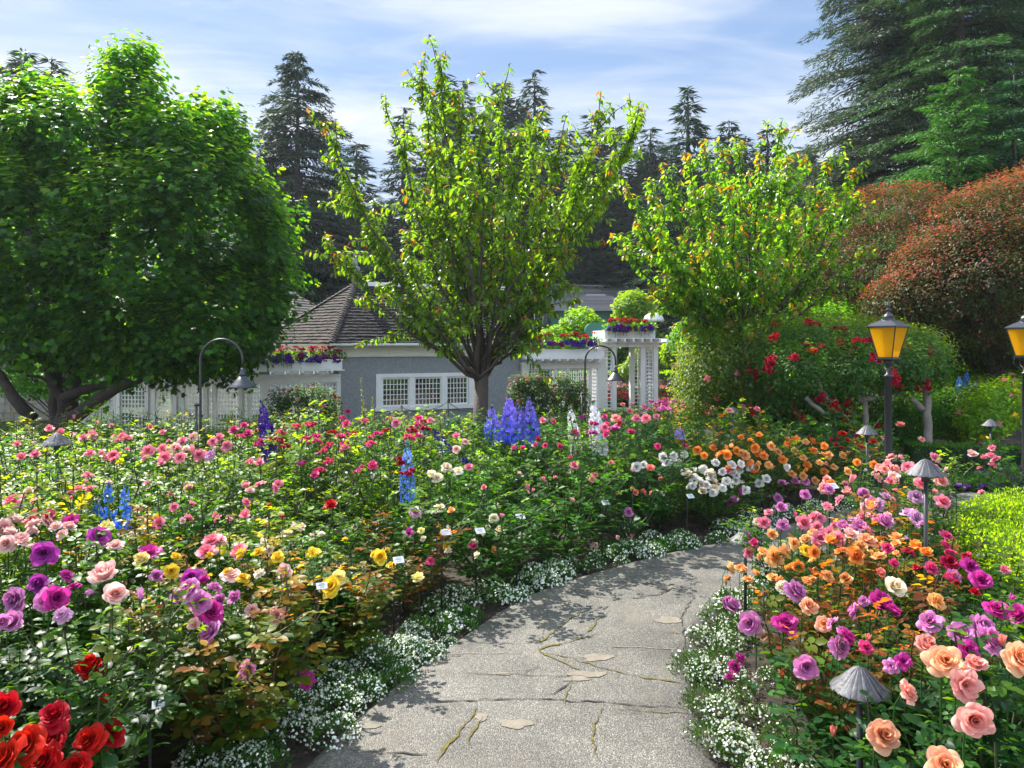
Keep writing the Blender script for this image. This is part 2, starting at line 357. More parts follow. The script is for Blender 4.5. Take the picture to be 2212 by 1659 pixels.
    seams = [([(1095, 1225), (1170, 1229), (1230, 1230), (1290, 1233)], DK, .006), ([(1330, 1225), (1400, 1232), (1490, 1236)], DK, .006), ([(1500, 1300), (1470, 1340), (1480, 1400), (1498, 1480)], DK, .006), ([(980, 1395), (1060, 1398), (1130, 1400)], DK, .006), ([(1430, 1378), (1500, 1382)], MO, .006), ([(860, 1545), (900, 1527)], DK, .006), ([(1190, 1290), (1260, 1296), (1330, 1302), (1380, 1300), (1430, 1290), (1460, 1275)], DK, .008),
        ([(1345, 1262), (1400, 1268), (1440, 1275)], DK, .01),
        ([(1255, 1330), (1225, 1350), (1195, 1374), (1170, 1392), (1130, 1400)], MO, .014), ([(1310, 1332), (1290, 1350), (1275, 1370), (1260, 1380)], MO, .014),
        ([(1290, 1378), (1230, 1395), (1180, 1405), (1160, 1415), (1190, 1428), (1220, 1443), (1255, 1460)], MO, .013),
        ([(1175, 1418), (1230, 1430), (1290, 1450), (1340, 1465), (1400, 1478), (1500, 1490)], MO, .009),
        ([(1000, 1465), (1080, 1467), (1180, 1470), (1240, 1472), (1300, 1476)], DK, .006), ([(1240, 1475), (1225, 1492), (1200, 1505), (1180, 1512), (1175, 1522)], DK, .012),
        ([(1238, 1483), (1228, 1500), (1222, 1520), (1218, 1535)], MO, .008),
        ([(905, 1527), (980, 1528), (1060, 1524), (1160, 1522), (1280, 1528), (1400, 1538), (1510, 1545)], DK, .008),
        ([(1030, 1540), (1020, 1560), (1000, 1580), (985, 1605), (960, 1635), (940, 1665)], MO, .016), ([(1045, 1560), (1030, 1580), (1018, 1605), (1008, 1625)], MO, .011),
        ([(985, 1590), (1005, 1586), (1030, 1583)], MO, .007), ([(1305, 1540), (1290, 1560), (1282, 1590), (1280, 1620), (1290, 1660)], MO, .010),
        ([(750, 1630), (850, 1640), (950, 1645)], DK, .008), ([(1320, 1545), (1420, 1550), (1510, 1553)], MO, .005), ([(1280, 1405), (1380, 1410), (1490, 1418)], LT, .006),
        ([(1120, 1440), (1160, 1450), (1120, 1470)], DK, .005), ([(880, 1418), (960, 1424), (1040, 1422), (1130, 1420)], LT, .005), ([(1560, 1190), (1480, 1200), (1400, 1215)], DK, .005)]
    for pts, c, w in seams:
        Q = np.array([gp(*q) for q in pts]); Q = resamp(Q, max(8, int(26 * np.linalg.norm(np.diff(Q, axis=0), axis=1).sum())))
        nQ = len(Q); Q = Q + rng.normal(0, .006, Q.shape); T = np.gradient(Q, axis=0); T = nrm(T); Nn = np.stack([-T[:, 1], T[:, 0]], 1)
        ww = (w * .55 * (.3 + 1.4 * rng.random(nQ) ** 1.5) * np.interp(np.arange(nQ), [0, 3, nQ - 4, nQ - 1], [.1, 1, 1, .1]))[:, None]
        A = Q + Nn * ww; B = Q - Nn * ww; sg = G()
        V = np.concatenate([A, B]); zt = gz(V[:, 0], V[:, 1]) + 0.03 + 0.006 * np.sin(V[:, 0] * 3.1 + 1) * np.sin(V[:, 1] * 2.3) + .005
        sg.add(np.concatenate([V, zt[:, None]], 1), [(i, i + 1, nQ + i + 1, nQ + i) for i in range(nQ - 1)], c); sg.build('moss_seam' if c == MO else 'joint', M_MOSS, po)
    M_MORT = plain('mortar_patch', (.19, .165, .125), .85, nscale=10, namt=.25, bump=.3)
    for (px, py, rx, ry) in [(1445, 1350, 28, 8), (1115, 1578, 36, 10), (1290, 1430, 32, 8), (1265, 1468, 42, 8), (1440, 1276, 20, 5), (800, 1580, 22, 6), (1080, 1466, 28, 3), (1245, 1478, 30, 4), (1040, 1563, 13, 9)]:
        n = 30; a = np.arange(n) * 2 * PI / n; rr = 1 + .12 * np.sin(3 * a + px) + .1 * np.sin(5 * a + py) + rng.normal(0, .04, n)
        Q = np.array([gp(px + rx * rr[i] * math.cos(a[i]), py + ry * rr[i] * math.sin(a[i])) for i in range(n)])
        zt = gz(Q[:, 0], Q[:, 1]) + .03 + 0.006 * np.sin(Q[:, 0] * 3.1 + 1) * np.sin(Q[:, 1] * 2.3) + .0035
        sg = G(); sg.add(np.concatenate([Q, zt[:, None]], 1), [tuple(range(n))[::-1]], (1, 1, 1)); sg.build('mortar_patch', M_MORT, po)
path()

# ------------------------------------------------------------------ the garden house
Z3 = np.array([0, 0, 1.0])
def dirv(a, b):
    d = np.array([b[0] - a[0], b[1] - a[1], 0.0]); return d / np.linalg.norm(d)
FC = np.array([-4.9, 21.0, 0.0]); HD = np.array([math.sin(math.radians(66)), math.cos(math.radians(66)), 0]); HN = np.array([HD[1], -HD[0], 0])   # front runs along HD, faces HN
def house():
    h = thing('garden_house', 'low grey stucco garden house with dark shingled hip roof and white windows', 'house', (FC[0], FC[1], -.7))
    O = np.zeros(3)
    fr = (O, HD, -HN, Z3)           # x along the front, y into the house, z up ; local base z=0 at -0.7
    L = 5.6; g = G(); t = .22
    wx0, wx1, wz0, wz1 = 1.15, 3.98, .85, 1.74
    for a in ((0, wx0, 0, 2.32), (wx1, L, 0, 2.32), (wx0, wx1, 0, wz0), (wx0, wx1, wz1, 2.32)): box(g, a[0], a[1], 0, t, a[2], a[3], fr=fr)
    lw = dirv((0, 0), (-.75, .66)); ln = np.array([-.66, -.75, 0]); ln /= np.linalg.norm(ln)
    box(g, 0.002, 3.7, -.02, .2, 0, 2.32, fr=(O, lw, -ln, Z3))
    box(g, L - t, L + .003, t, 5, 0, 2.32, fr=fr); box(g, .6, L, 5, 5.2, 0, 2.32, fr=fr)
    g.build('wall', M_STUCCO, h, False)
    g = G()          # frieze and cornice, cream
    def band(z0, z1, off, depth, xa, xb): box(g, xa, xb, -off, -off + depth, z0, z1, (.7, .7, .6), fr)
    band(2.32, 2.62, .03, .2, -.03, L + .05); band(2.34, 2.37, .055, .2, -.055, L + .07); band(2.60, 2.66, .10, .25, -.10, L + .1); band(2.66, 2.70, .20, .4, -.20, L + .2)
    frl = (O, lw, -ln, Z3)
    for z0, z1, off in ((2.322, 2.618, .045), (2.602, 2.658, .115)): box(g, -.0, 3.8, -off, -off + .2, z0, z1, (.7, .7, .6), frl)
    box(g, 1.45, 1.49, -.09, -.03, 2.42, 2.52, (.7, .7, .6), fr)
    g.build('cornice', M_CREAM, h, False)
    g = G(); box(g, -.32, L + .35, -.36, -.20, 2.66, 2.73, fr=fr); box(g, -.05, 3.9, -.27, -.13, 2.662, 2.728, fr=frl); g.build('gutter', M_WHITE, h, False)
    # roof: courses of individual shingles on each plane
    rng = np.random.default_rng(11)
    e0 = O + HD * -.30 + HN * .36 + Z3 * 2.72; apex = np.array([0.02, 2.0, 4.55]); rd = HD * 5.2; apex2 = apex + rd - np.array([0, 0, 0])
    e1 = e0 + HD * (L + .65); eb = O + lw * 3.95 + ln * .25 + Z3 * 2.72
    back0 = eb; back1 = e1 - HN * 4.4
    rg = G()
    def plane(a, b, c, d, base, n):   # a-b eave, c-d top (d above a)
        nn = nrm(np.cross(b - a, d - a)); nn = nn if nn[2] > 0 else -nn
        rg.add([a - nn * .02, b - nn * .02, c - nn * .02, d - nn * .02], [(0, 1, 2, 3)], np.array(base) * .4)
        V = []; C = []
        for k in range(n):
            s0 = k / n; s1 = min(1, (k + 1.35) / n)
            A = a + (d - a) * s0; B = b + (c - b) * s0; A2 = a + (d - a) * s1; B2 = b + (c - b) * s1
            w = np.linalg.norm(B - A); m = max(1, int(w / .15)); cut = np.sort(np.concatenate([[0, 1], (np.arange(1, m) + rng.uniform(-.3, .3, m - 1)) / m])) if m > 1 else np.array([0, 1.])
            for i in range(len(cut) - 1):
                u0, u1 = cut[i], cut[i + 1] - .006 / max(w, .1); dr = rng.uniform(-.02, .015)
                lo = nn * (.035 + rng.uniform(0, .012)); dn = (a - d) / np.linalg.norm(d - a) * dr
                V.append([A + (B - A) * u0 + lo + dn, A + (B - A) * u1 + lo + dn, A2 + (B2 - A2) * u1 + nn * .003, A2 + (B2 - A2) * u0 + nn * .003, A + (B - A) * u0 + dn, A + (B - A) * u1 + dn])
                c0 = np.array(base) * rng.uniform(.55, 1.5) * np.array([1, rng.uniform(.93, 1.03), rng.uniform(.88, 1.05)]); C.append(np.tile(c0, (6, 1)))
        V = np.array(V); n_ = len(V); P = np.zeros((n_, 3)); R = np.tile(np.eye(3), (n_, 1, 1))
        fl = np.array([0, 1, 2, 3, 4, 5, 1, 0]); base_i = (np.arange(n_) * 6)[:, None] + rg.n
        rg.V.append(V.reshape(-1, 3)); rg.C.append(np.array(C).reshape(-1, 3)); rg.L.append((base_i + fl).ravel()); rg.T.append(np.full(n_ * 2, 4)); rg.n += n_ * 6
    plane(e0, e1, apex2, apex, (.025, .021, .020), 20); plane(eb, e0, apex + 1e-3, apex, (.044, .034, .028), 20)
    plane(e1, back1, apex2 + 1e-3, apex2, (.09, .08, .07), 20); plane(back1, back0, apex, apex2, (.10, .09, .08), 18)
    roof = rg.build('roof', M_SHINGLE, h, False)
    # hip caps: short overlapping shingle pairs
    for a, b in ((e0, apex), (eb, apex), (e1, apex2)):
        hg = G(); n = 26; d = (b - a) / n; dd = nrm(d); sx = nrm(np.cross(dd, Z3)); up = np.cross(sx, dd)
        for i in range(n):
            p = a + d * i; q = a + d * (i + 1.25); c = np.array((.06, .05, .042)) * rng.uniform(.6, 1.4)
            hg.add([p - sx * .1 + up * .03, p + up * .085, p + sx * .1 + up * .03, q - sx * .1 + up * .005, q + up * .05, q + sx * .1 + up * .005, p - sx * .1, p + sx * .1], [(0, 1, 4, 3), (1, 2, 5, 4), (6, 7, 2, 1, 0)], c)
        hg.build('hip_cap', M_SHINGLE, h, False)
    g = G(); box(g, .12, 5.2, -.10, .10, -.04, .09, fr=(apex, HD, -HN, Z3)); g.build('ridge_board', M_WHITE, h, False)
    g = G(); lathe(g, [(.11, -.15), (.10, .28), (.13, .30), (.14, .36), (.10, .38), (.16, .44), (.17, .50), (.13, .55), (.08, .57), (.10, .60), (.085, .72), (.05, .84), (.035, .95), (.0, 1.0)], (.3, .3, .28), 14, apex); g.build('finial', M_FINIAL, h)
    # windows: three bays of many panes in one white frame
    bays = [(1.22, 2.06, 7), (2.19, 3.06, 7), (3.19, 3.91, 6)]
    fg = G()
    box(fg, wx0 - .10, wx1 + .10, -.035, .10, wz1 - .02, wz1 + .09, fr=fr); box(fg, wx0 - .14, wx1 + .14, -.07, .12, wz0 - .10, wz0, fr=fr)
    box(fg, wx0 - .10, wx0 + .06, -.033, .10, wz0, wz1 - .02, fr=fr); box(fg, wx1 - .06, wx1 + .10, -.033, .10, wz0, wz1 - .02, fr=fr)
    for a, b in ((2.06, 2.19), (3.06, 3.19)): box(fg, a - .01, b + .01, -.031, .10, wz0, wz1 - .02, fr=fr)
    fo = fg.build('window_frame', M_WHITE, h, False)
    for x0, x1, nc in bays:
        w = thing('window', None, None); w.parent = h
        s = G(); z0, z1 = wz0 + .005, wz1 - .025
        for a in ((x0, x0 + .05, z0, z1), (x1 - .05, x1, z0, z1), (x0 + .05, x1 - .05, z0, z0 + .06), (x0 + .05, x1 - .05, z1 - .05, z1)): box(s, a[0], a[1], .01, .06, a[2], a[3], fr=fr)
        s.build('sash', M_WHITE, w, False)
        s = G(); xi0, xi1, zi0, zi1 = x0 + .05, x1 - .05, z0 + .06, z1 - .05
        for i in range(1, nc): x = xi0 + (xi1 - xi0) * i / nc; box(s, x - .009, x + .009, .022, .045, zi0, zi1, fr=fr)
        for i in range(1, 5): z = zi0 + (zi1 - zi0) * i / 5; box(s, xi0, xi1, .020, .047, z - .009, z + .009, fr=fr)
        s.build('muntins', M_WHITE, w, False)
        s = G(); box(s, xi0, xi1, .050, .056, zi0, zi1, fr=fr); s.build('pane', M_WGLASS, w, False)
    # things seen inside: a white back wall opening and shelf of plants keep the room from being empty
    g = G(); box(g, .5, L - .3, 3.4, 3.5, 0.02, 2.3, (.25, .24, .2), fr); g.build('inner_wall', M_CREAM, h, False)
    return h
M_WGLASS = glass_mat('pane_glass', (0.02, 0.022, 0.02), 0.04, 0.35, (.8, .85, .82), 1.0)
_t = M_WGLASS.node_tree; _g = N(_t, 'ShaderNodeBsdfGlossy'); _g.inputs['Roughness'].default_value = .05; _g.inputs[0].default_value = (.7, .72, .7, 1); _m = N(_t, 'ShaderNodeMixShader'); _m.inputs[0].default_value = .5
_o = [n for n in _t.nodes if n.type == 'OUTPUT_MATERIAL'][0]; _s = _o.inputs[0].links[0].from_socket; _t.links.new(_s, _m.inputs[1]); _t.links.new(_g.outputs[0], _m.inputs[2]); _t.links.new(_m.outputs[0], _o.inputs[0])
house()

# ------------------------------------------------------------------ white trellis walls and arch
def lattice(g, fr, x0, x1, z0, z1, nx, nz, y=.0, w=.028, d=.02):
    for i in range(nx + 1):
        x = x0 + (x1 - x0) * i / nx; box(g, x - w / 2, x + w / 2, y, y + d, z0, z1, fr=fr)
    for i in range(nz + 1):
        z = z0 + (z1 - z0) * i / nz; box(g, x0, x1, y - d * .9, y, z - w / 2, z + w / 2, fr=fr)
def trellis(name, label, A, B, zb, zt, bays, boxh=.26, rafters=7, group='white trellis walls', flip=1, planter=True, header=.16):
    """wall from A to B (plan); zt = underside of rafters; bays: list of (x0,x1,nx,kind)"""
    L = math.hypot(B[0] - A[0], B[1] - A[1]); ex = dirv(A, B); ey = np.array([-ex[1], ex[0], 0]) * flip
    t = thing(name, label, 'trellis', (A[0], A[1], zb), group=group); fr = (np.zeros(3), ex, ey, Z3); H = zt - zb
    posts = sorted(set([round(b[0], 3) for b in bays] + [round(b[1], 3) for b in bays]))
    for x in posts:
        g = G(); box(g, x - .055, x + .055, -.05, .06, 0, H, fr=fr); g.build('post', M_WHITE, t, False)
    g = G(); box(g, -.06, L + .06, -.062, .072, H - header, H - .002, fr=fr); box(g, -.10, L + .10, -.09, .09, H, H + .05, fr=fr); g.build('header_beam', M_WHITE, t, False)
    g = G()
    for i in range(rafters):
        x = L * (i + .5) / rafters
        # rafter tails with a curved underside
        o = fr[0] + ex * x; prof = [(-.50, .11), (-.50, .16), (.35, .16), (.35, .052), (-.12, .052), (-.30, .060), (-.42, .085)]
        V = [o + ey * p[0] + Z3 * (H + p[1]) - ex * .03 for p in prof] + [o + ey * p[0] + Z3 * (H + p[1]) + ex * .03 for p in prof]; n = len(prof)
        g.add(V, [tuple(range(n)), tuple(range(n, 2 * n))[::-1]] + [(i2, n + i2, n + (i2 + 1) % n, (i2 + 1) % n)[::-1] for i2 in range(n)], (.7, .7, .7))
    box(g, -.15, L + .15, -.49, -.42, H + .161, H + .19, fr=fr); box(g, -.15, L + .15, -.25, -.18, H + .161, H + .185, fr=fr)
    g.build('rafters', M_WHITE, t, False)
    if planter:
        g = G(); z0 = H + .19; z1 = z0 + boxh
        for a in ((-.1, L + .1, -.34, -.30), (-.1, L + .1, .18, .22), (-.1, -.06, -.30, .18), (L + .06, L + .1, -.30, .18)): box(g, a[0], a[1], a[2], a[3], z0, z1, fr=fr)
        box(g, -.06, L + .06, -.30, .18, z0, z0 + .03, fr=fr); box(g, -.12, L + .12, -.36, -.29, z1 + .001, z1 + .025, fr=fr)
        g.build('planter_box', M_WHITE, t, False)
    for x0, x1, nx, kind in bays:
        g = G(); xa, xb = x0 + .055, x1 - .055
        if kind == 'open': continue
        za = .10 if kind != 'top' else H * .5
        if kind in ('lat', 'top'):
            lattice(g, fr, xa + .02, xb - .02, za, H - header - .03, nx, max(3, int((H - header - za) / .115)))
            g.build('lattice_panel', M_WHITE, t, False)
        if kind == 'oval':
            # a gate leaf with an oval window above vertical pickets
            cx = (xa + xb) / 2; rz_ = .60; rx_ = (xb - xa) * .40; cz = H - header - .14 - rz_; n = 40
            a = np.arange(n) * 2 * PI / n
            for y0 in (-.03, .02):
                pass
            oi = np.stack([cx + rx_ * np.cos(a), cz + rz_ * np.sin(a)], 1); oo = np.stack([cx + (rx_ + .05) * np.cos(a), cz + (rz_ + .05) * np.sin(a)], 1)
            def P3(q, y): return fr[0] + q[:, :1] * ex + y * ey + q[:, 1:] * Z3
            V = np.concatenate([P3(oi, -.04), P3(oo, -.04), P3(oi, .03), P3(oo, .03)])
            FF = []
            for i in range(n):
                j = (i + 1) % n; FF += [(i, j, n + j, n + i), (n + i, n + j, 3 * n + j, 3 * n + i), (2 * n + i, i, j, 2 * n + j)]
            g.add(V, FF, (.7, .7, .7))
            # boarded panel around the oval
            zc0, zc1 = cz - rz_ - .12, H - header; sq = []
            for ai in a:
                c_, s_ = math.cos(ai), math.sin(ai); k = min((xb - cx) / max(abs(c_), 1e-6), (zc1 - cz if s_ > 0 else cz - zc0) / max(abs(s_), 1e-6)); sq.append((cx + c_ * k, cz + s_ * k))
            sq = np.array(sq); V = np.concatenate([P3(oo, -.005), P3(sq, -.005)])
            g.add(V, [(i, (i + 1) % n, n + (i + 1) % n, n + i) for i in range(n)], (.7, .7, .7))
            for i in range(1, 4): x = cx - rx_ + 2 * rx_ * i / 4; hh = rz_ * math.sqrt(max(0, 1 - ((x - cx) / rx_) ** 2)); box(g, x - .012, x + .012, 0, .018, cz - hh, cz + hh, fr=fr)
            for i in range(1, 9): z = cz - rz_ + 2 * rz_ * i / 9; hh = rx_ * math.sqrt(max(0, 1 - ((z - cz) / rz_) ** 2)); box(g, cx - hh, cx + hh, -.018, 0, z - .012, z + .012, fr=fr)
            for i in range(7): x = xa + .03 + (xb - xa - .06) * i / 6; box(g, x - .02, x + .02, -.02, .01, .08, zc0, fr=fr)
            box(g, xa, xb, -.035, -.02, .14, .20, fr=fr); box(g, xa, xb, -.035, -.004, zc0 - .04, zc0 + .03, fr=fr)
            g.build('gate', M_WHITE, t, False)
    return t, fr, L, H
P1 = (-7.15, 20.15); P2 = (-11.1, 20.9); P3_ = (-15.2, 25.2); HC = (FC[0] - .05, FC[1] - .05)
trellis('trellis_wall', 'white trellis wall with flower box joining the left corner of the grey house', P1, HC, -.62, 1.10, [(0, .36, 3, 'lat'), (.46, 1.78, 11, 'lat'), (1.88, 2.38, 4, 'lat')], rafters=6)
trellis('trellis_wall', 'shaded white trellis wall with an oval gate, right behind the broadleaf tree limb', P2, P1, -.62, 1.10,
    [(0, .9, 7, 'lat'), (.9, 1.12, 2, 'lat'), (1.12, 1.78, 6, 'oval'), (1.78, 2.0, 2, 'lat'), (2.0, 2.72, 6, 'lat'), (2.72, 2.98, 2, 'lat'), (2.98, 3.78, 7, 'lat'), (3.78, 4.02, 2, 'lat')], rafters=14)
trellis('trellis_wall', 'far left white trellis wall running back behind the dark tree trunks', P3_, P2, -.6, 1.06, [(0, .3, 2, 'lat'), (.3, 2.8, 18, 'lat'), (2.8, 3.1, 2, 'lat'), (3.1, 5.65, 18, 'lat')], rafters=16)
RA = FC + HD * 5.75; RB = np.array([2.78, 24.5, 0])
trellis('trellis_wall', 'white trellis wall with flower box between the grey house and the white arch', RA[:2], RB[:2], -.55, 1.36, [(0, .12, 1, 'lat'), (.12, 1.15, 8, 'lat'), (1.15, 1.6, 3, 'lat'), (1.6, 2.45, 8, 'lat'), (2.45, 2.78, 3, 'lat')], rafters=9)
def arch():
    A = np.array([2.9, 24.6]); ex = dirv((0, 0), (.97, .24)); ey = np.array([-ex[1], ex[0], 0]); t = thing('garden_arch', 'tall white lattice arch with a planter of flowers on top, right of the trellis', 'arch', (A[0], A[1], -.4)); fr = (np.zeros(3), ex, ey, Z3)
    H = 2.30; xs = [(0, .13), (.30, .60), (2.02, 2.18), (2.48, 2.66)]
    w = 3.05
    for a, b in ((0, .62), (1.50, 2.12)):
        for x in (a, b - .15):
            for y in (0, .9):
                g = G(); box(g, x, x + .15, y, y + .15, 0, H, fr=fr); g.build('post', M_WHITE, t, False)
        g = G(); lattice(g, fr, a + .17, b - .17, .1, H - .02, 2, 17, y=.06); lattice(g, (fr[0] + ey * .9, ex, ey, Z3), a + .17, b - .17, .1, H - .02, 2, 17, y=.06)
        lattice(g, (fr[0] + ex * (a + .002 if a == 0 else b - .05), ey, ex, Z3), .16, .88, .1, H - .02, 5, 17, y=.02); g.build('lattice_panel', M_WHITE, t, False)
    g = G(); box(g, -.05, 2.17, -.02, .17, H, H + .14, fr=fr); box(g, -.05, 2.17, .88, 1.07, H, H + .14, fr=fr); box(g, -.3, 2.42, -.1, 0.2, H + .14, H + .18, fr=fr); box(g, -.3, 2.42, .85, 1.15, H + .14, H + .18, fr=fr); g.build('header_beam', M_WHITE, t, False)
    g = G()
    for i in range(9): x = -.2 + 2.5 * i / 8; box(g, x - .03, x + .03, -.45, 1.5, H + .18, H + .27, fr=fr)
    box(g, -.3, 2.42, -.40, -.33, H + .271, H + .29, fr=fr); g.build('rafters', M_WHITE, t, False)
    g = G(); z0 = H + .272
    for a in ((.15, 1.97, -.1, -.06), (.15, 1.97, 1.0, 1.04), (.15, .19, -.06, 1.0), (1.93, 1.97, -.06, 1.0)): box(g, a[0], a[1], a[2], a[3], z0, z0 + .28, fr=fr)
    box(g, .19, 1.93, -.06, 1.0, z0, z0 + .04, fr=fr); box(g, .12, 2.0, -.13, -.055, z0 + .281, z0 + .30, fr=fr); g.build('planter_box', M_WHITE, t, False)
    return A, ex, ey
ARCH = arch()

# ------------------------------------------------------------------ far buildings
def gable(name, label, A, B, depth, zb, ze, zr, wallm, roofc, hip=1.2, teal=False):
    ex = dirv(A, B); ey = np.array([-ex[1], ex[0], 0]); L = math.hypot(B[0] - A[0], B[1] - A[1]); t = thing(name, label, 'building', (A[0], A[1], zb)); fr = (np.zeros(3), ex, ey, Z3)
    H = ze - zb; g = G(); box(g, 0, L, 0, depth, -.5, H, fr=fr); g.build('wall', wallm, t, False)
    g = G(); rng = np.random.default_rng(5); o = .5; R = zr - zb
    def pt(x, y, z): return x * ex + y * ey + z * Z3
    a, b, c, d = pt(-o, -o, H), pt(L + o, -o, H), pt(L + o, depth + o, H), pt(-o, depth + o, H); r0, r1 = pt(hip, depth / 2, R), pt(L - hip, depth / 2, R)
    for q, k in (((a, b, r1, r0), 1), ((c, d, r0, r1), 1), ((b, c, r1, r1 + 1e-4), 1), ((d, a, r0, r0 + 1e-4), 1)):
        n = 14
        for i in range(n):
            s0, s1 = i / n, (i + 1) / n; p0 = q[0] + (q[3] - q[0]) * s0; p1 = q[1] + (q[2] - q[1]) * s0; p2 = q[1] + (q[2] - q[1]) * s1; p3 = q[0] + (q[3] - q[0]) * s1
            g.add([p0 + Z3 * .05, p1 + Z3 * .05, p2 + Z3 * .01, p3 + Z3 * .01, p0, p1], [(0, 1, 2, 3), (4, 5, 1, 0)], np.array(roofc) * rng.uniform(.8, 1.2))
    box(g, -o, L + o, -o - .04, -o + .02, H - .18, H + .03, (.25, .25, .25), fr); box(g, hip, L - hip, depth / 2 - .12, depth / 2 + .12, R - .02, R + .08, (.42, .42, .42), fr)
    g.add([a - Z3 * .01, b - Z3 * .01, c - Z3 * .01, d - Z3 * .01], [(0, 3, 2, 1)], (.3, .3, .3)); g.build('roof', M_SHINGLE, t, False)
    n = max(2, int(L / 2.4))
    for i in range(n):
        x = L * (i + .5) / n; wf = G(); box(wf, x - .75, x + .75, -.05, .02, H - 1.75, H - .45, fr=fr)
        w = wf.build('window', M_GREEN if teal else M_WHITE, t, False); pg = G(); box(pg, x - .66, x - .03, -.06, -.052, H - 1.66, H - .54, fr=fr); box(pg, x + .03, x + .66, -.06, -.052, H - 1.66, H - .54, fr=fr); pg.build('pane', M_GLASS, w, False)
    return t
gable('grey_building', 'long low building with grey shingled roof behind the white arch', at(1120, 700, 58)[:2], at(1440, 700, 62)[:2], 7, 0, 5.3, 7.0, M_GWALL, (.17, .165, .16))
gable('grey_building', 'smaller grey roofed wing with dark green window frames in front of the long building', at(1190, 700, 50)[:2], at(1400, 700, 50)[:2], 5, 0, 4.4, 5.45, M_GREEN, (.20, .19, .185), hip=2.6, teal=True)
gable('shingled_building', 'shingled roof with pale wall just left of the grey house roof', (-13.0, 28.5), (-8.2, 27.0), 4.5, -.6, 2.5, 4.0, M_CREAM, (.16, .14, .12))
gable('white_roof_shed', 'white roofed shed glimpsed between the broadleaf tree and the house roof', (-16, 38), (-9.5, 36), 6, -.3, 3.1, 4.6, M_WHITE, (.75, .75, .75))
def stonehouse():
    A = (-21.5, 23.0); B = (-14.0, 25.8); t = thing('stone_building', 'pale rough stone building wall in the shade behind the tree trunks at left', 'building', (A[0], A[1], -.6)); ex = dirv(A, B); ey = np.array([-ex[1], ex[0], 0]); fr = (np.zeros(3), ex, ey, Z3); rng = np.random.default_rng(4)
    g = G()
    for r in range(10):
        x = -.3 * (r % 2)
        while x < 8: w = rng.uniform(.5, .9); box(g, max(x, 0) + .01, min(x + w, 8) - .01, -.03 - rng.uniform(0, .03), .3, r * .3 + .01, r * .3 + .29, np.array((.33, .30, .25)) * rng.uniform(.8, 1.15), fr) if min(x + w, 8) - max(x, 0) > .1 else None; x += w
    box(g, 0, 8, 0.02, 3, 0, 3, (.2, .18, .15), fr); g.build('wall', plain('rough_stone', None, .95, nscale=7, namt=.25, bump=.6, bscale=14), t, False)
    g = G(); box(g, -.3, 8.3, -.4, 3.4, 3.0, 3.2, (.1, .1, .1), fr); g.build('roof', M_SHINGLE, t, False)
    g = G(); box(g, 1.0, 2.1, -.09, -.06, 0, 2.1, (.05, .05, .05), fr); g.build('door', M_GREEN, t, False)
stonehouse()

# ------------------------------------------------------------------ lamps, labels, ropes
def gooseneck(px, Y, base_z, top_py, label, dirx=1, cane_px=None, span=.56):
    X = at(px, 0, Y)[0]; zt = at(0, top_py, Y)[2]
    t = thing('gooseneck_lamp', label, 'garden lamp', (X, Y, base_z), group='tall gooseneck garden lamps'); H = zt - base_z; r = span / 2
    g = G(); a = np.linspace(PI, 0.0, 18); pts = [(0, 0, 0), (0, 0, H * .5)] + [(dirx * (r + r * math.cos(q)), 0, H - r + r * math.sin(q)) for q in a] + [(dirx * 2 * r, 0, H - r - .08)]
    tube(g, pts, .016, (1, 1, 1), 10); g.build('pole', M_IRON, t)
    g = G(); tube(g, [(-.055 * dirx, 0, 0), (-.055 * dirx, 0, H * .62)], .019, (1, 1, 1), 10); box(g, -.075 if dirx > 0 else 0, .0 if dirx > 0 else .075, -.02, .02, H * .60, H * .615); box(g, -.075 if dirx > 0 else 0, .0 if dirx > 0 else .075, -.02, .02, H * .38, H * .395); g.build('support_post', M_IRON, t)
    s = G(); k = .178 * span / .56
    lathe(s, [(.012, .10), (.024, .095), (.026, .07), (.034, .06), (.034, .035), (.045, .03), (.047, .0), (.038, -.006), (.052, -.012), (k * .58, -.075), (k * .92, -.135), (k, -.15), (k, -.16), (k * .96, -.156), (k * .9, -.13), (.045, -.03)], (1, 1, 1), 32, (dirx * 2 * r, 0, H - r - .20)); s.build('lamp_shade', M_DKMETAL, t)
    s = G(); lathe(s, [(.0, -.14), (.02, -.13), (.026, -.10), (.018, -.07), (.014, -.03)], (.9, .9, .85), 12, (dirx * 2 * r, 0, H - r - .20)); s.build('bulb', plain('bulb_glass', (.6, .6, .55), .2), t)
gooseneck(433, 9.8, -.15, 733, 'tall black gooseneck lamp in front of the oval gate trellis')
gooseneck(1264, 13.6, -.3, 747, 'tall black gooseneck lamp beside the white delphinium spikes')
gooseneck(2133, 18.5, -.3, 708, 'distant gooseneck lamp right of the log rose pergola')
cap_mesh = {}
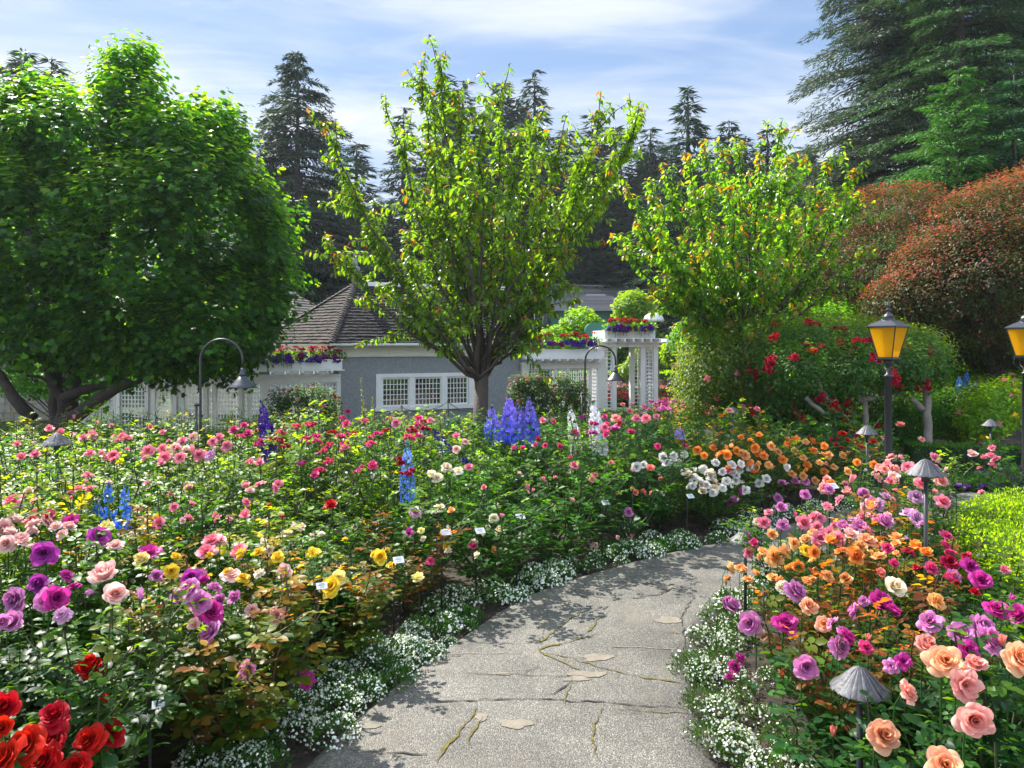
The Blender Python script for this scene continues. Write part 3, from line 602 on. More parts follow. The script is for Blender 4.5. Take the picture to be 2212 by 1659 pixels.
def conelamp(px, py, wpx, base_z, label, lean=0.0):
    Y = .20 * F / (wpx * PS) * 1.0; P = at(px, py, Y); t = thing('path_light', label, 'path light', (P[0], P[1], base_z), group='low cone capped path lights')
    if 'c' not in cap_mesh:
        rng = np.random.default_rng(8); g = G(); n = 26; prof = [(.004, .052), (.028, .040), (.055, .014), (.082, -.014), (.103, -.030), (.107, -.036)]
        for j in range(n):   # cap of radiating leaves, slightly ribbed
            a0 = j * 2 * PI / n; a1 = (j + 1.06) * 2 * PI / n; h0 = .004 * (j % 2); V = []
            for r, z in prof:
                rr = r * (1 + .03 * math.sin(j * 2.7)) if r > .09 else r
                V += [(rr * math.cos(a0), rr * math.sin(a0), z + h0), (rr * math.cos((a0 + a1) / 2), rr * math.sin((a0 + a1) / 2), z + .004), (rr * math.cos(a1), rr * math.sin(a1), z)]
            g.add(V, [(3 * i, 3 * i + 3, 3 * i + 4, 3 * i + 1) for i in range(5)] + [(3 * i + 1, 3 * i + 4, 3 * i + 5, 3 * i + 2) for i in range(5)], np.array((.10, .098, .108)) * rng.uniform(.65, 1.3))
        lathe(g, [(.095, -.038), (.03, -.012), (.024, -.045), (.024, -.075), (.012, -.08)], (.05, .05, .055), 20)
        cap_mesh['c'] = g.mesh('cap', M_ZINC, True)
    H = P[2] - base_z; g = G(); tube(g, [(-lean, 0, 0), (-lean * .5, 0, H / 2), (0, 0, H - .07)], .012, (1, 1, 1), 8); g.build('stake', M_IRON, t)
    put('cap', cap_mesh['c'], t, (0, 0, H), (0, 0, px))
for a in [(123, 950, 57, 0, 'path light with pointed cap at far left above the blue flowers'), (915, 935, 36, -.05, 'small path light standing left of the leaning purple delphinium'),
          (1583, 886, 29, -.2, 'distant path light below pink roses near the climbing rose mound'), (1873, 930, 42, 0, 'path light just left of the yellow lantern post'),
          (2000, 1012, 75, 0, 'large path light cap on a tall stake at right in front of the lawn'), (2140, 914, 33, -.1, 'path light in front of the low dark hedge at far right'),
          (1610, 1158, 60, 0, 'path light cap half hidden behind pink roses at the bend of the path'), (1857, 1470, 112, 0, 'wide path light cap sunk among leaves in the right foreground'),
          (2110, 832, 24, -.2, 'farthest path light right of the yellow lantern')]:
    conelamp(*a)
def lantern(px, topy, boty, Y, label, pole=.038):
    X = at(px, 0, Y)[0]; zt = at(0, topy, Y)[2]; zb = at(0, boty, Y)[2]; gb = float(gz(X, Y)); t = thing('lamp_post', label, 'lamp post', (X, Y, gb), math.radians(37), 'black lamp posts with yellow lanterns')
    b = zb - gb; h = zt - zb; W_ = .150; w_ = .078; q5 = .46
    def sq(g, prof, m=4): lathe(g, [(r * math.sqrt(2), z) for r, z in prof], (1, 1, 1), 4, (0, 0, b), PI / 4)
    g = G(); sq(g, [(W_ + .008, h), (W_ + .016, h + .007), (W_ + .016, h + .02), (W_ + .002, h + .028), (.09, h + .07), (.055, h + .088), (.05, h + .095)])
    lathe(g, [(r_ * q5, z_ * q5) for r_, z_ in [(.14, .19), (.14, .24), (.11, .25), (.12, .28), (.09, .33), (.05, .36), (.035, .40), (.055, .42), (.06, .45), (.03, .47), (.025, .49), (.045, .53), (.045, .57), (.025, .62), (.006, .68), (.0, .69)]], (1, 1, 1), 20, (0, 0, b + h)); g.build('lantern_roof', M_DKMETAL, t, False)
    g = G()
    for i in range(4):
        a = PI / 4 + i * PI / 2; d0 = np.array([math.cos(a), math.sin(a)]) * math.sqrt(2); tube(g, [(d0[0] * w_, d0[1] * w_, b), (d0[0] * W_, d0[1] * W_, b + h)], .007, (1, 1, 1), 6)
    sq(g, [(w_ + .01, -.02), (w_ + .018, -.01), (w_ + .018, .012), (w_ - .02, .014)]); g.build('lantern_frame', M_IRON, t, False)
    for i in range(4):
        a = PI / 4 + i * PI / 2; a2 = a + PI / 2; k = math.sqrt(2) * .985
        V = [(math.cos(a) * w_ * k, math.sin(a) * w_ * k, b + .015), (math.cos(a2) * w_ * k, math.sin(a2) * w_ * k, b + .015), (math.cos(a2) * W_ * k, math.sin(a2) * W_ * k, b + h), (math.cos(a) * W_ * k, math.sin(a) * W_ * k, b + h)]
        g = G(); g.add(V, [(0, 1, 2, 3)], (1, 1, 1)); g.build('pane', M_AMBER, t, False)
    g = G(); lathe(g, [(.014, .01), (.014, .06), (.01, .065), (.0, .065)], (.9, .6, .1), 10, (0, 0, b)); lathe(g, [(.006, .065), (.017, .085), (.015, .115), (.003, .15), (0, .155)], (.95, .8, .5), 12, (0, 0, b)); g.build('bulb', plain('lantern_bulb', None, .3), t)
    g = G(); lathe(g, [(pole * 2.2, 0), (pole * 2.2, .12), (pole * 1.6, .2), (pole * 1.25, .6), (pole * 1.1, .65), (pole, b - .22), (pole * 1.3, b - .21), (pole * 1.3, b - .19), (pole * .7, b - .18), (pole * .5, b - .10), (pole * 1.0, b - .06), (pole * 1.4, b - .02)], (1, 1, 1), 18); g.build('pole', M_IRON, t)
    g = G()
    for s_ in (0, 1, 2, 3):
        a = s_ * PI / 2 + PI / 4; q = np.linspace(0, 1, 14); rr = .03 + .10 * np.sin(q * PI * .62); z = b - .18 + .15 * q + .018 * np.sin(q * 7)
        tube(g, np.stack([rr * math.cos(a), rr * math.sin(a), z], 1), .004, (1, 1, 1), 6)
    g.build('scroll_bracket', M_IRON, t)
lantern(1919, 708, 774, 8.4, 'black lamp post with yellow glass lantern in front of the climbing red roses')
lantern(2216, 711, 770, 8.7, 'yellow lantern cut off by the right edge of the frame')
def plate(px, py, bpy, Y, label, rz=0.25, w=.075):
    P = at(px, py, Y); gb = float(gz(P[0], P[1])) + .0; t = thing('plant_label', label, 'plant label', (P[0], P[1], gb), rz, 'plant labels on thin black stakes'); H = P[2] - gb
    g = G(); tube(g, [(-.03, .01, 0), (-.03, .01, H - .02), (0, 0, H - .003)], .0065, (1, 1, 1), 6); g.build('stake', M_IRON, t)
    g = G(); a = math.radians(38); ey = np.array([0, math.cos(a), math.sin(a)]); ez = np.array([0, -math.sin(a), math.cos(a)]); fr = (np.array([0, 0, H]), np.array([1, 0, 0.]), ey, ez)
    box(g, -w / 2, w / 2, -w * .36, w * .36, 0, .004, (.62, .63, .66), fr)
    for i, (q, l) in enumerate(((.2, .5), (.05, .62), (-.14, .4))): box(g, -w * l / 2, w * l / 2, w * q - .0018, w * q + .0018, .0041, .0046, (.16, .16, .18), fr)
    g.build('plate', M_PLATE, t, False)
def chain(name, label, posts, zt, group=None, drop=.16, r=.012, poles=True):
    objs = []
    if poles:
        for i, (p, lb) in enumerate(posts):
            g_ = float(gz(p[0], p[1])); t = thing('rope_post', lb, 'post', (p[0], p[1], g_), group='thin posts of the rope barrier'); g = G(); tube(g, [(0, 0, 0), (0, 0, zt[i] - g_)], .014, (1, 1, 1), 8); lathe(g, [(.0, .05), (.022, .04), (.025, .02), (.016, 0)], (1, 1, 1), 10, (0, 0, zt[i] - g_)); g.build('rod', M_IRON, t)
    for i in range(len(posts) - 1):
        a = np.array([*posts[i][0], zt[i]]); b = np.array([*posts[i + 1][0], zt[i + 1]]); n = 46; g = G(); t_ = np.linspace(0, 1, n); P = a + (b - a) * t_[:, None] - Z3 * (drop * 4 * t_ * (1 - t_))[:, None]
        for k in range(n - 1):
            m_ = (P[k] + P[k + 1]) / 2; d = nrm(P[k + 1] - P[k]); L_ = np.linalg.norm(P[k + 1] - P[k]) * .72; sd_ = nrm(np.cross(d, Z3)) if k % 2 else nrm(np.cross(d, np.cross(d, Z3)))
            q = np.linspace(0, 2 * PI, 7); tube(g, m_ + np.outer(np.cos(q), d) * L_ + np.outer(np.sin(q), sd_) * r * 1.5, r * .42, (1, 1, 1), 4, False)
        g.V = [v - a for v in g.V]; o = g.build(name, M_IRON, loc=a); tag(o, label[i], 'chain')
wp = [at(*q)[:2] for q in ((700, 905, 18.6), (868, 882, 18.6), (968, 872, 19.3), (1040, 872, 20))]
chain('chain', ['black chain hanging in front of the house wall at the left end', 'black chain hanging under the left house window', 'black chain hanging under the right house window'],
      [(wp[0], 'thin black rope post left of the house windows'), (wp[1], 'thin black rope post under the first house window'), (wp[2], 'thin black rope post under the third house window'), (wp[3], 'thin black rope post behind the centre tree trunk')], [at(0, 905, 18.6)[2], at(0, 880, 18.6)[2], at(0, 868, 19.3)[2], at(0, 880, 20)[2]])
chain('chain', ['black chain stretched between the last path light and the hedge at right'], [(at(2125, 0, 9.8)[:2], ''), (at(2000, 0, 11.5)[:2], '')], [at(0, 955, 9.8)[2], at(0, 1010, 11.5)[2]], drop=.1, poles=False)
g = G(); n = 20; A_ = [at(1283 + 18 * math.cos(a), 713 + 16 * math.sin(a), 26.5) for a in np.linspace(PI * .5, PI * 1.5, n)] + [at(1310, 697, 26.5), at(1310, 729, 26.5)]
A_ = np.array(A_); c0 = A_.mean(0); g.add(np.concatenate([A_ - c0, A_ - c0 + [0, .5, 0]]), [tuple(range(n + 2)), tuple(range(n + 2, 2 * n + 4))[::-1]] + [(i, (i + 1) % (n + 2), n + 2 + (i + 1) % (n + 2), n + 2 + i)[::-1] for i in range(n + 2)], (1, 1, 1))
tag(g.build('awning', M_GREEN, smooth=False, loc=c0), 'rounded dark green awning left of the flower box on the arch', 'awning')
def dome():
    c = at(1412, 690, 30); g = G(); lathe(g, [(1.0, -.2), (.98, 0), (.85, .3), (.6, .5), (.3, .62), (0, .66)], (1, 1, 1), 24); o = g.build('umbrella', M_WHITE, loc=c); o.scale = (.42, .42, .42); tag(o, 'pale dome shaped canopy right of the flower box on the arch', 'canopy')
    g = G(); tube(g, [(0, 0, -c[2] - .3), (0, 0, -.1)], .04, (1, 1, 1), 8); g.build('pole', M_WHITE, o)
dome()

# ------------------------------------------------------------------ foliage generators
def pal(rng, n, cols, jit=.24):
    """n colours drawn from weighted palette [(w,(r,g,b))...] with jitter"""
    w = np.array([c[0] for c in cols], float); w /= w.sum(); C = np.array([c[1] for c in cols])
    return C[rng.choice(len(cols), n, p=w)] * rng.uniform(1 - jit, 1 + jit, (n, 1)) * rng.uniform(.93, 1.07, (n, 3))
def rdir(rng, n): return nrm(rng.normal(0, 1, (n, 3)))
def lobe_points(rng, lobes, n, shell=.72, up=.0):
    """points in the outer shell of a union of ellipsoids, with outward normals; lobes (c, r)"""
    C = np.array([l[0] for l in lobes], float); R = np.array([np.broadcast_to(l[1], 3) for l in lobes], float)
    w = (R[:, 0] * R[:, 2]) ** 1.0; w /= w.sum(); P = []; D = []; got = 0
    while got < n:
        k = rng.choice(len(lobes), n * 2, p=w); d = rdir(rng, n * 2); r = shell + (1.04 - shell) * rng.random(n * 2) ** .6
        r *= 1 + .05 * np.sin(d[:, 0] * 7 + k) + .05 * np.sin(d[:, 2] * 9 + 2 * k)
        p = C[k] + d * R[k] * r[:, None]
        q = (((p[:, None] - C[None]) / R[None]) ** 2).sum(-1); q[np.arange(len(k)), k] = 9
        keep = q.min(1) > .55; nd = nrm(d / R[k])
        P.append(p[keep]); D.append(nd[keep]); got += keep.sum()
    return np.concatenate(P)[:n], np.concatenate(D)[:n]
def sprays(g, rng, P, D, m, tm, size, spread, cols, up=.35, droop=.3, tipcols=None, tipdir=None):
    """m leaves around each cluster point"""
    n = len(P); idx = np.repeat(np.arange(n), m); ax = nrm(D + np.array([0, 0, up]) + rng.normal(0, .35, D.shape))[idx]
    t = np.tile(np.linspace(0, 1, m), n)
    side = nrm(np.cross(ax, rdir(rng, n * m))); pos = P[idx] + ax * (t[:, None] - .5) * spread + side * spread * .12
    d = nrm(ax * .45 + side + np.array([0, 0, -droop])); u = nrm(ax + np.array([0, 0, .8]) + rng.normal(0, .25, ax.shape))
    C = pal(rng, n * m, cols); C *= rng.uniform(.8, 1.2, (n, 1))[idx]
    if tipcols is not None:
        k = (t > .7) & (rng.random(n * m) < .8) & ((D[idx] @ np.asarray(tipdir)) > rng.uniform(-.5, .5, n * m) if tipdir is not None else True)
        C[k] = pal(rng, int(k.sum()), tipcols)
    g.inst(tm, pos, frames(d, u), size * rng.uniform(.7, 1.25, n * m), C); return g
def limb(g, rng, a, b, r0, r1, sag, col=(1, 1, 1), n=9, wob=.06, sides=7):
    P = curve3(a, b, sag, n, rng, wob); tube(g, P, np.linspace(r0, r1, n), col, sides); return P

# --- broadleaf tree at the left
def maple():
    rng = np.random.default_rng(21); Y0 = 16.0; base = np.array([at(85, 0, Y0)[0], Y0 + .6, -.45])
    t = thing('broadleaf_tree', 'large dark green broadleaf tree with several trunks filling the left side', 'tree', base)
    E = [(60, 480, 150, 230, 3.4), (200, 560, 170, 220, 3.2), (380, 560, 190, 230, 3.2), (480, 480, 110, 150, 2.2), (278, 230, 48, 110, 1.1), (235, 180, 35, 60, .7), (300, 150, 30, 45, .7), (240, 340, 120, 90, 2.0), (535, 560, 66, 140, 1.8), (100, 300, 105, 85, 2.0),
         (430, 340, 90, 60, 1.8), (370, 720, 190, 90, 2.6), (120, 720, 140, 70, 2.6), (500, 690, 90, 90, 1.8), (20, 250, 60, 45, 1.2), (380, 280, 45, 42, .9), (500, 300, 35, 50, .8), (130, 230, 28, 38, .8), (-60, 500, 120, 230, 3), (545, 450, 40, 60, 1.0), (580, 520, 28, 46, .8), (572, 640, 32, 55, .8), (450, 250, 22, 26, .5), (320, 250, 40, 50, .8)]
    lob = []
    for px, py, rx, ry, rd in E:
        off = rng.uniform(-.7, .7); lob.append((at(px, py, Y0) + [0, off, 0] - base, (rx * PS / F * Y0, rd, ry * PS / F * Y0)))
    sub = []
    for c, rr in lob:
        for k in range(9):
            d = rdir(rng, 1)[0]; q = rng.uniform(.15, .30) * min(rr[0], rr[2]); sub.append((c + d * np.array(rr) * .88, (q, q, q * rng.uniform(.8, 1.3))))
    lob = lob + sub
    P, D = lobe_points(rng, lob, 9500, .78); keep = P[:, 1] < 2.3; P, D = P[keep], D[keep]
    g = G(); P = P + D * np.maximum(0, rng.normal(0, .26, (len(P), 1))) * (rng.random((len(P), 1)) < .4); sprays(g, rng, P, D, 9, PALM, .125, .5, [(5, (.028, .086, .008)), (3, (.046, .12, .010)), (2, (.014, .052, .008))], .8, .35, [(2, (.12, .20, .012)), (1, (.07, .16, .012))], (-.3, .2, .85))  # lime tips favour the sunlit upper left: light put into the leaf colour
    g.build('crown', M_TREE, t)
    tr = G(); limbs = []
    for px, py, Yo, r in [(20, 640, -.5, .12), (110, 560, .3, .15), (150, 520, -.2, .12), (60, 420, .5, .12), (250, 300, .2, .12), (200, 600, 1.0, .12)]:
        e = at(px, py, Y0 + Yo) - base; s = np.array([rng.uniform(-.3, .5), rng.uniform(-.2, .2), 0.]); Q = limb(tr, rng, s, e, r * 1.5, r * .4, (rng.uniform(-.5, .4), 0, rng.uniform(-.3, .5)), n=12, wob=.05); limbs.append(Q)
    # the long low limb sweeping right
    b0 = at(120, 925, Y0 - .2) - base; K = [(120, 925), (170, 895), (215, 862), (250, 838), (300, 818), (340, 792), (400, 770), (470, 745)]
    tube(tr, [at(x, y, Y0 - .3 - .1 * i) - base for i, (x, y) in enumerate(K)], np.linspace(.17, .06, len(K)), (1, 1, 1), 8)
    K = [(135, 860), (180, 842), (230, 830), (262, 812), (300, 780), (350, 750)]; tube(tr, [at(x, y, Y0 + .1) - base for x, y in K], np.linspace(.11, .05, len(K)), (1, 1, 1), 8)
    K = [(70, 905), (30, 860), (0, 810), (-40, 770)]; tube(tr, [at(x, y, Y0 - .4) - base for x, y in K], np.linspace(.14, .07, len(K)), (1, 1, 1), 8)
    tube(tr, [(0, 0, -.3), (.02, 0, .2), (.0, 0, .6)], [.55, .42, .3], (1, 1, 1), 12)
    for Q in limbs:
        for k in range(7): a = Q[rng.integers(3, len(Q))]; e = a + rdir(rng, 1)[0] * [1.5, 1.2, .8] + [0, 0, 1.0]; limb(tr, rng, a, e, .045, .015, (0, 0, .1), n=5, wob=.03, sides=5)
    tr.build('trunk', M_BARK, t)
maple()

# --- cherry trees: vase of upright limbs, drooping long leaves
def cherry(name, label, base, fork, targets, nleaf, seed, r0, sizes=.105, orange=.08, trunk_pts=None, group=None):
    rng = np.random.default_rng(seed); t = thing(name, label, 'tree', base, group=group); base = np.asarray(base); fork = np.asarray(fork) - base
    tr = G(); tube(tr, [(0, 0, -.2), (0, 0, .15), *( [np.asarray(p) - base for p in trunk_pts] if trunk_pts else []), fork], [r0 * 1.5, r0 * 1.1] + [r0] * (len(trunk_pts) if trunk_pts else 0) + [r0 * .95], (1, 1, 1), 12)
    segs = []
    for e in targets:
        e = np.asarray(e) - base; h = fork + [rng.uniform(-.1, .1), rng.uniform(-.1, .1), rng.uniform(-.25, .15)]; out_ = (e - h) * [1, 1, 0]
        Q = limb(tr, rng, h, e, r0 * rng.uniform(.20, .36), .006, out_ * .22 * rng.uniform(.4, 1.2) + [0, 0, -.1], n=13, wob=.035, sides=6); segs.append((Q, 1.0))
    twig = []
    for Q, _ in segs:
        L = np.linalg.norm(Q[-1] - Q[0])
        for k in range(int(5 + L * 3.4)):
            f = rng.uniform(.22, .98); i = f * (len(Q) - 1); i0 = int(i); a = Q[i0] + (Q[min(i0 + 1, len(Q) - 1)] - Q[i0]) * (i - i0)
            ax = nrm(Q[min(i0 + 1, len(Q) - 1)] - Q[max(i0 - 1, 0)]); d = nrm(ax * .55 + rdir(rng, 1)[0] * 1.0 + [0, 0, .3]); l = rng.uniform(.35, 1.05) * (1.15 - f * .5)
            T = curve3(a, a + d * l, [0, 0, rng.uniform(-.1, .12)], 5, rng, .012); tube(tr, T, np.linspace(.011, .004, 5), (1, 1, 1), 4, False); twig.append(T)
        twig.append(Q[len(Q) // 2:]); twig.append(Q[-5:])
    tr.build('trunk', M_CBARK, t)
    W_ = np.array([np.linalg.norm(T[-1] - T[0]) for T in twig]); cnt = np.maximum(5, (nleaf * W_ / W_.sum())).astype(int)
    P = []; A = []; tip = []
    for T, c in zip(twig, cnt):
        f = np.sort(rng.uniform(.05, 1, c)) * (len(T) - 1); i0 = np.minimum(f.astype(int), len(T) - 2); P.append(T[i0] + (T[i0 + 1] - T[i0]) * (f - i0)[:, None]); A.append(nrm(T[i0 + 1] - T[i0])); tip.append(f / (len(T) - 1))
    P = np.concatenate(P); A = np.concatenate(A); tip = np.concatenate(tip); n = len(P)
    side = nrm(np.cross(A, rdir(rng, n))); d = nrm(A * .35 + side * .9 + np.array([0, 0, -.55]) + rng.normal(0, .15, (n, 3))); u = nrm(np.array([0, 0, 1.]) + side * .4 + rng.normal(0, .3, (n, 3)))
    C = pal(rng, n, [(5, (.075, .17, .013)), (3, (.11, .22, .015)), (2, (.045, .11, .012))]); k = (tip > .88) & (rng.random(n) < orange * 2.6) | (rng.random(n) < orange * .12); C[k] = pal(rng, int(k.sum()), [(2, (.24, .12, .02)), (3, (.17, .19, .02)), (1, (.28, .10, .02))])
    g = G(); g.inst(LONG, P + side * .01, frames(d, u), sizes * rng.uniform(.65, 1.2, n), C); g.build('crown', M_CHERRY, t)
rngc = np.random.default_rng(5)
Yc = 12.6
tg = [(700, 262, 0), (832, 205, .3), (905, 150, .1), (950, 118, -.2), (925, 180, .8), (1085, 185, .5), (1045, 240, -.8), (990, 210, 0), (1160, 245, .4), (1215, 290, -.7), (1295, 235, .5), (1392, 222, 0), (1380, 250, .8), (1330, 330, -.6), (1270, 420, .2), (700, 512, 0), (760, 420, .8),
      (865, 640, -.7), (880, 700, .1), (930, 300, 1.4), (1010, 320, -1.6), (1100, 330, 1.5), (1180, 400, -1.5), (1220, 500, .9), (1180, 600, -.3), (1150, 690, .2), (880, 560, -1.3), (1010, 250, 1.2), (1120, 280, -1.2), (900, 420, 1.0), (1250, 350, 1.1), (1205, 560, -1.0), (1290, 300, -.4), (790, 480, .3)]
cherry('cherry_tree', 'centre cherry tree with fanning branches in front of the house', (at(1036, 0, Yc)[0], Yc, -.35), at(1040, 800, Yc), [at(x, y, Yc + d) for x, y, d in tg], 21500, 31, .125, .122, .12)
Yd = 14.2
tg = [(1430, 350, .2), (1480, 330, -.5), (1520, 300, .3), (1560, 320, -.8), (1600, 300, .7), (1640, 330, -.2), (1690, 275, .1), (1700, 340, -.9), (1740, 330, .8), (1790, 350, 0), (1850, 360, .2), (1860, 410, -.6), (1800, 430, .8), (1865, 545, .1), (1780, 560, -.5), (1400, 420, .5), (1370, 470, -.4), (1350, 530, .2), (1420, 500, -1.4), (1500, 420, 1.3), (1580, 400, -1.7), (1660, 420, 1.5), (1720, 450, -1.5), (1540, 500, -1.8), (1640, 520, -1.9), (1440, 600, 1.), (1720, 560, 1.0), (1470, 560, -1.2), (1600, 560, -1.5), (1350, 400, -.2), (1440, 640, -.8), (1500, 620, -.4)]
cherry('cherry_tree', 'second cherry tree with orange tipped leaves, right of the centre tree', (at(1640, 0, Yd)[0], Yd, -.2), at(1600, 760, Yd), [at(x, y, Yd + d) for x, y, d in tg], 21000, 33, .12, .118, .26)

# --- copper plum trees
def plum(label, lobes, base, Y0, n, seed, tr_pts):
    rng = np.random.default_rng(seed); t = thing('plum_tree', label, 'tree', base); base = np.asarray(base)
    lob = [(at(px, py, Y0 + dy) - base, (rx * PS / F * Y0, rd, ry * PS / F * Y0)) for px, py, rx, ry, rd, dy in lobes]
    P, D = lobe_points(rng, lob, n, .86); g = G()
    sprays(g, rng, P, D, 9, SMALL, .062, .34, [(5, (.030, .058, .016)), (3, (.06, .095, .018)), (2, (.06, .032, .02))], .9, .2, [(3, (.24, .06, .055)), (2, (.13, .11, .03))], (-.1, -.1, .95))
    g.build('crown', M_PLUM, t); g = G()
    for pts, r in tr_pts: tube(g, [at(x, y, Y0) - base for x, y in pts], np.linspace(r, r * .5, len(pts)), (1, 1, 1), 8)
    g.build('trunk', M_BARK, t)
plum('rounded copper leaved plum tree between the second cherry tree and the larger copper tree', [(1890, 520, 130, 95, 3, 0), (1960, 560, 100, 100, 2.6, .5), (1830, 590, 110, 90, 2.8, -.3), (1760, 620, 75, 70, 2, 0), (1900, 470, 90, 50, 2.2, 0), (1880, 640, 120, 45, 2.4, 0), (1800, 670, 90, 40, 1.8, -.4), (1960, 650, 70, 50, 1.6, -.4)], (at(1880, 0, 19)[0], 19.2, -.2), 19, 7600, 41, [([(1905, 810), (1900, 720), (1890, 650)], .2), ([(1900, 730), (1930, 690), (1980, 650)], .12), ([(1860, 790), (1850, 700), (1830, 640)], .1)])
plum('large copper leaved plum tree at the right edge with red young shoots on top', [(2150, 520, 130, 110, 2.2, 0), (2080, 600, 110, 110, 1.9, -.2), (2200, 450, 100, 75, 1.9, .3), (2010, 640, 90, 70, 1.4, -.2), (2200, 600, 120, 130, 2, 0), (2300, 500, 150, 150, 2.4, 0), (1950, 650, 60, 40, 1, 0), (2120, 690, 110, 45, 1.5, 0), (1985, 690, 60, 40, 1, -.2), (2060, 710, 80, 36, 1.2, -.2), (2200, 710, 70, 50, 1.4, -.3), (2000, 590, 50, 60, 1, 0), (2150, 745, 110, 45, 1.3, .2), (2060, 750, 70, 34, 1, .3), (1990, 735, 40, 30, .8, .3)], (at(2150, 0, 15)[0], 15.2, -.1), 15, 12500, 43, [([(2150, 830), (2150, 720), (2140, 600)], .2), ([(2150, 760), (2100, 700), (2050, 650)], .1)])

# --- conifers
NEED = (np.array([[0, 0, 0], [-.10, .35, -.01], [.10, .35, -.01], [-.05, .75, -.05], [.05, .75, -.05], [0, 1, -.10]]), [(0, 2, 1), (1, 2, 4, 3), (3, 4, 5)])
def conifer_mesh(seed, H, R, whorls, nb, need, size, cols, bare=.1, up=.1, droop=.25, taper=1.0, gap=0.0):
    rng = np.random.default_rng(seed); g = G(); tr = G(); tube(tr, [(0, 0, -.5), (0, 0, H * .5), (0, 0, H * .985)], [H * .017 + .05, H * .011, .015], (1, 1, 1), 8)
    for w in range(whorls):
        f = (w + rng.uniform(-.3, .3)) / whorls; z = H * (bare + (1 - bare) * f); env = R * (1 - f) ** taper * (.30 + .70 * min(1, (f + .12) * 3.2)) + .12
        for b in range(nb + rng.integers(-1, 2)):
            if rng.random() < gap: continue
            a = rng.uniform(0, 2 * PI); l = env * rng.uniform(.55, 1.22); d = np.array([math.cos(a), math.sin(a), 0]); k = 6; tt = np.linspace(0, 1, k)[:, None]
            P = np.array([0, 0, z]) + d * l * tt + Z3 * (l * (up * tt - droop * tt ** 2)); tube(tr, P, np.linspace(.02 + .010 * l, .006, k), (1, 1, 1), 4, False)
            n = max(6, int(need * l)); s = rng.uniform(.12, 1.0, n) ** .8; pos = np.array([0, 0, z]) + d * l * s[:, None] + Z3 * (l * (up * s - droop * s ** 2))[:, None]
            sd_ = np.array([-d[1], d[0], 0]) * rng.choice([-1, 1], n)[:, None]; wid = (1 - s * .75) * l * .42; pos = pos + sd_ * (wid * rng.random(n))[:, None] + rng.normal(0, .05, (n, 3)) * l * .3
            dd = nrm(d * .8 + sd_ * .8 + np.array([0, 0, -.35]) + rng.normal(0, .3, (n, 3))); g.inst(NEED, pos, frames(dd, np.array([0, 0, 1.]) + rng.normal(0, .4, (n, 3))), size * rng.uniform(.6, 1.3, n) * (1 - .3 * s), pal(rng, n, cols) * rng.uniform(.8, 1.2))
    return g.mesh('crown', M_NEEDLE), tr.mesh('trunk', M_BARK)
DKN = [(3, (.022, .056, .026)), (2, (.030, .072, .028)), (1, (.045, .085, .03))]
CV = [conifer_mesh(101, 20, 4.2, 36, 7, 24, .60, DKN, .10), conifer_mesh(102, 20, 3.4, 40, 6, 26, .55, DKN, .12, .05, .3, .9), conifer_mesh(103, 20, 5.0, 32, 7, 24, .62, DKN, .05, .15, .28, .85, .1)]
def conifer(px, topy, Y, label, v=0, wide=1.0, base_z=0.0, group='dark conifers of the far wood'):
    P = at(px, topy, Y); H = P[2] - base_z; t = thing('conifer_tree', label, 'conifer', (P[0], Y, base_z), rnd.uniform(0, 6), group)
    k = H / 20.0; wide *= 1.75; put('crown', CV[v][0], t, sc=(k * wide, k * wide, k)); put('trunk', CV[v][1], t, sc=(k * wide, k * wide, k)); return t
for a in [(20, 135, 46, 'conifer top at the far left edge above the broadleaf tree', 1, .8), (55, 95, 44, 'pointed conifer top second from the left edge above the broadleaf tree', 2, .8), (112, 112, 45, 'conifer with splayed upturned branches left of the broadleaf tree peak', 2, .75), (505, 232, 55, 'small conifer spire between the broadleaf tree and the tall hemlock', 1, .8),
          (735, 400, 60, 'short conifer low behind the left side of the centre tree', 0, 1.4), (770, 300, 62, 'conifer half hidden at the left side of the centre tree', 0, 1.1), (872, 225, 60, 'slim conifer behind the upper left of the centre cherry tree', 1, .8), (960, 148, 58, 'conifer rising behind the peak of the centre cherry tree', 1, .9), (1000, 168, 62, 'conifer just right of the centre cherry tree peak', 1, .9),
          (1085, 165, 68, 'dense conifer behind the right shoulder of the centre cherry tree', 0, .85), (1118, 205, 69, 'shorter conifer in the middle of the three right of the cherry peak', 0, .9), (1155, 143, 66, 'slender pale spired conifer, the tallest right of the cherry peak', 1, .75), (1040, 235, 64, 'conifer low behind the centre cherry tree', 0, 1.1), (1225, 270, 70, 'conifer behind the right half of the centre cherry tree', 0, 1.1),
          (1330, 265, 70, 'conifer under the right tip of the centre cherry tree', 0, 1.1), (1405, 270, 70, 'conifer between the two cherry trees', 1, 1.0), (1486, 175, 54, 'tall symmetrical conifer standing alone above the second cherry tree', 0, .80), (1575, 250, 58, 'conifer right of the tall symmetrical one', 0, .85), (1610, 285, 60, 'short conifer between two others over the second cherry tree', 0, .9), (1658, 266, 56, 'conifer nearest the cedar above the second cherry tree', 0, .8), (1450, 305, 71, 'low conifer left of the tall symmetrical one', 0, 1.0),
          (1730, 330, 60, 'low conifer beneath the cedar branches', 0, .9), (445, 255, 60, 'conifer hidden behind the right shoulder of the broadleaf tree', 0, 1.0), (1280, 240, 72, 'conifer far behind between centre tree limbs', 1, 1.0), (1180, 330, 68, 'low broad conifer behind the lower right of the centre tree', 0, 1.3), (1350, 380, 68, 'low broad conifer in the gap between the cherry trees', 2, 1.2), (900, 380, 68, 'low broad conifer behind the lower left of the centre tree', 2, 1.2), (1540, 340, 68, 'low broad conifer behind the second cherry tree', 2, 1.2), (1680, 380, 68, 'low broad conifer behind the right side of the second cherry tree', 0, 1.2), (1030, 350, 68, 'low broad conifer straight behind the centre tree', 2, 1.2)]:
    conifer(*a)
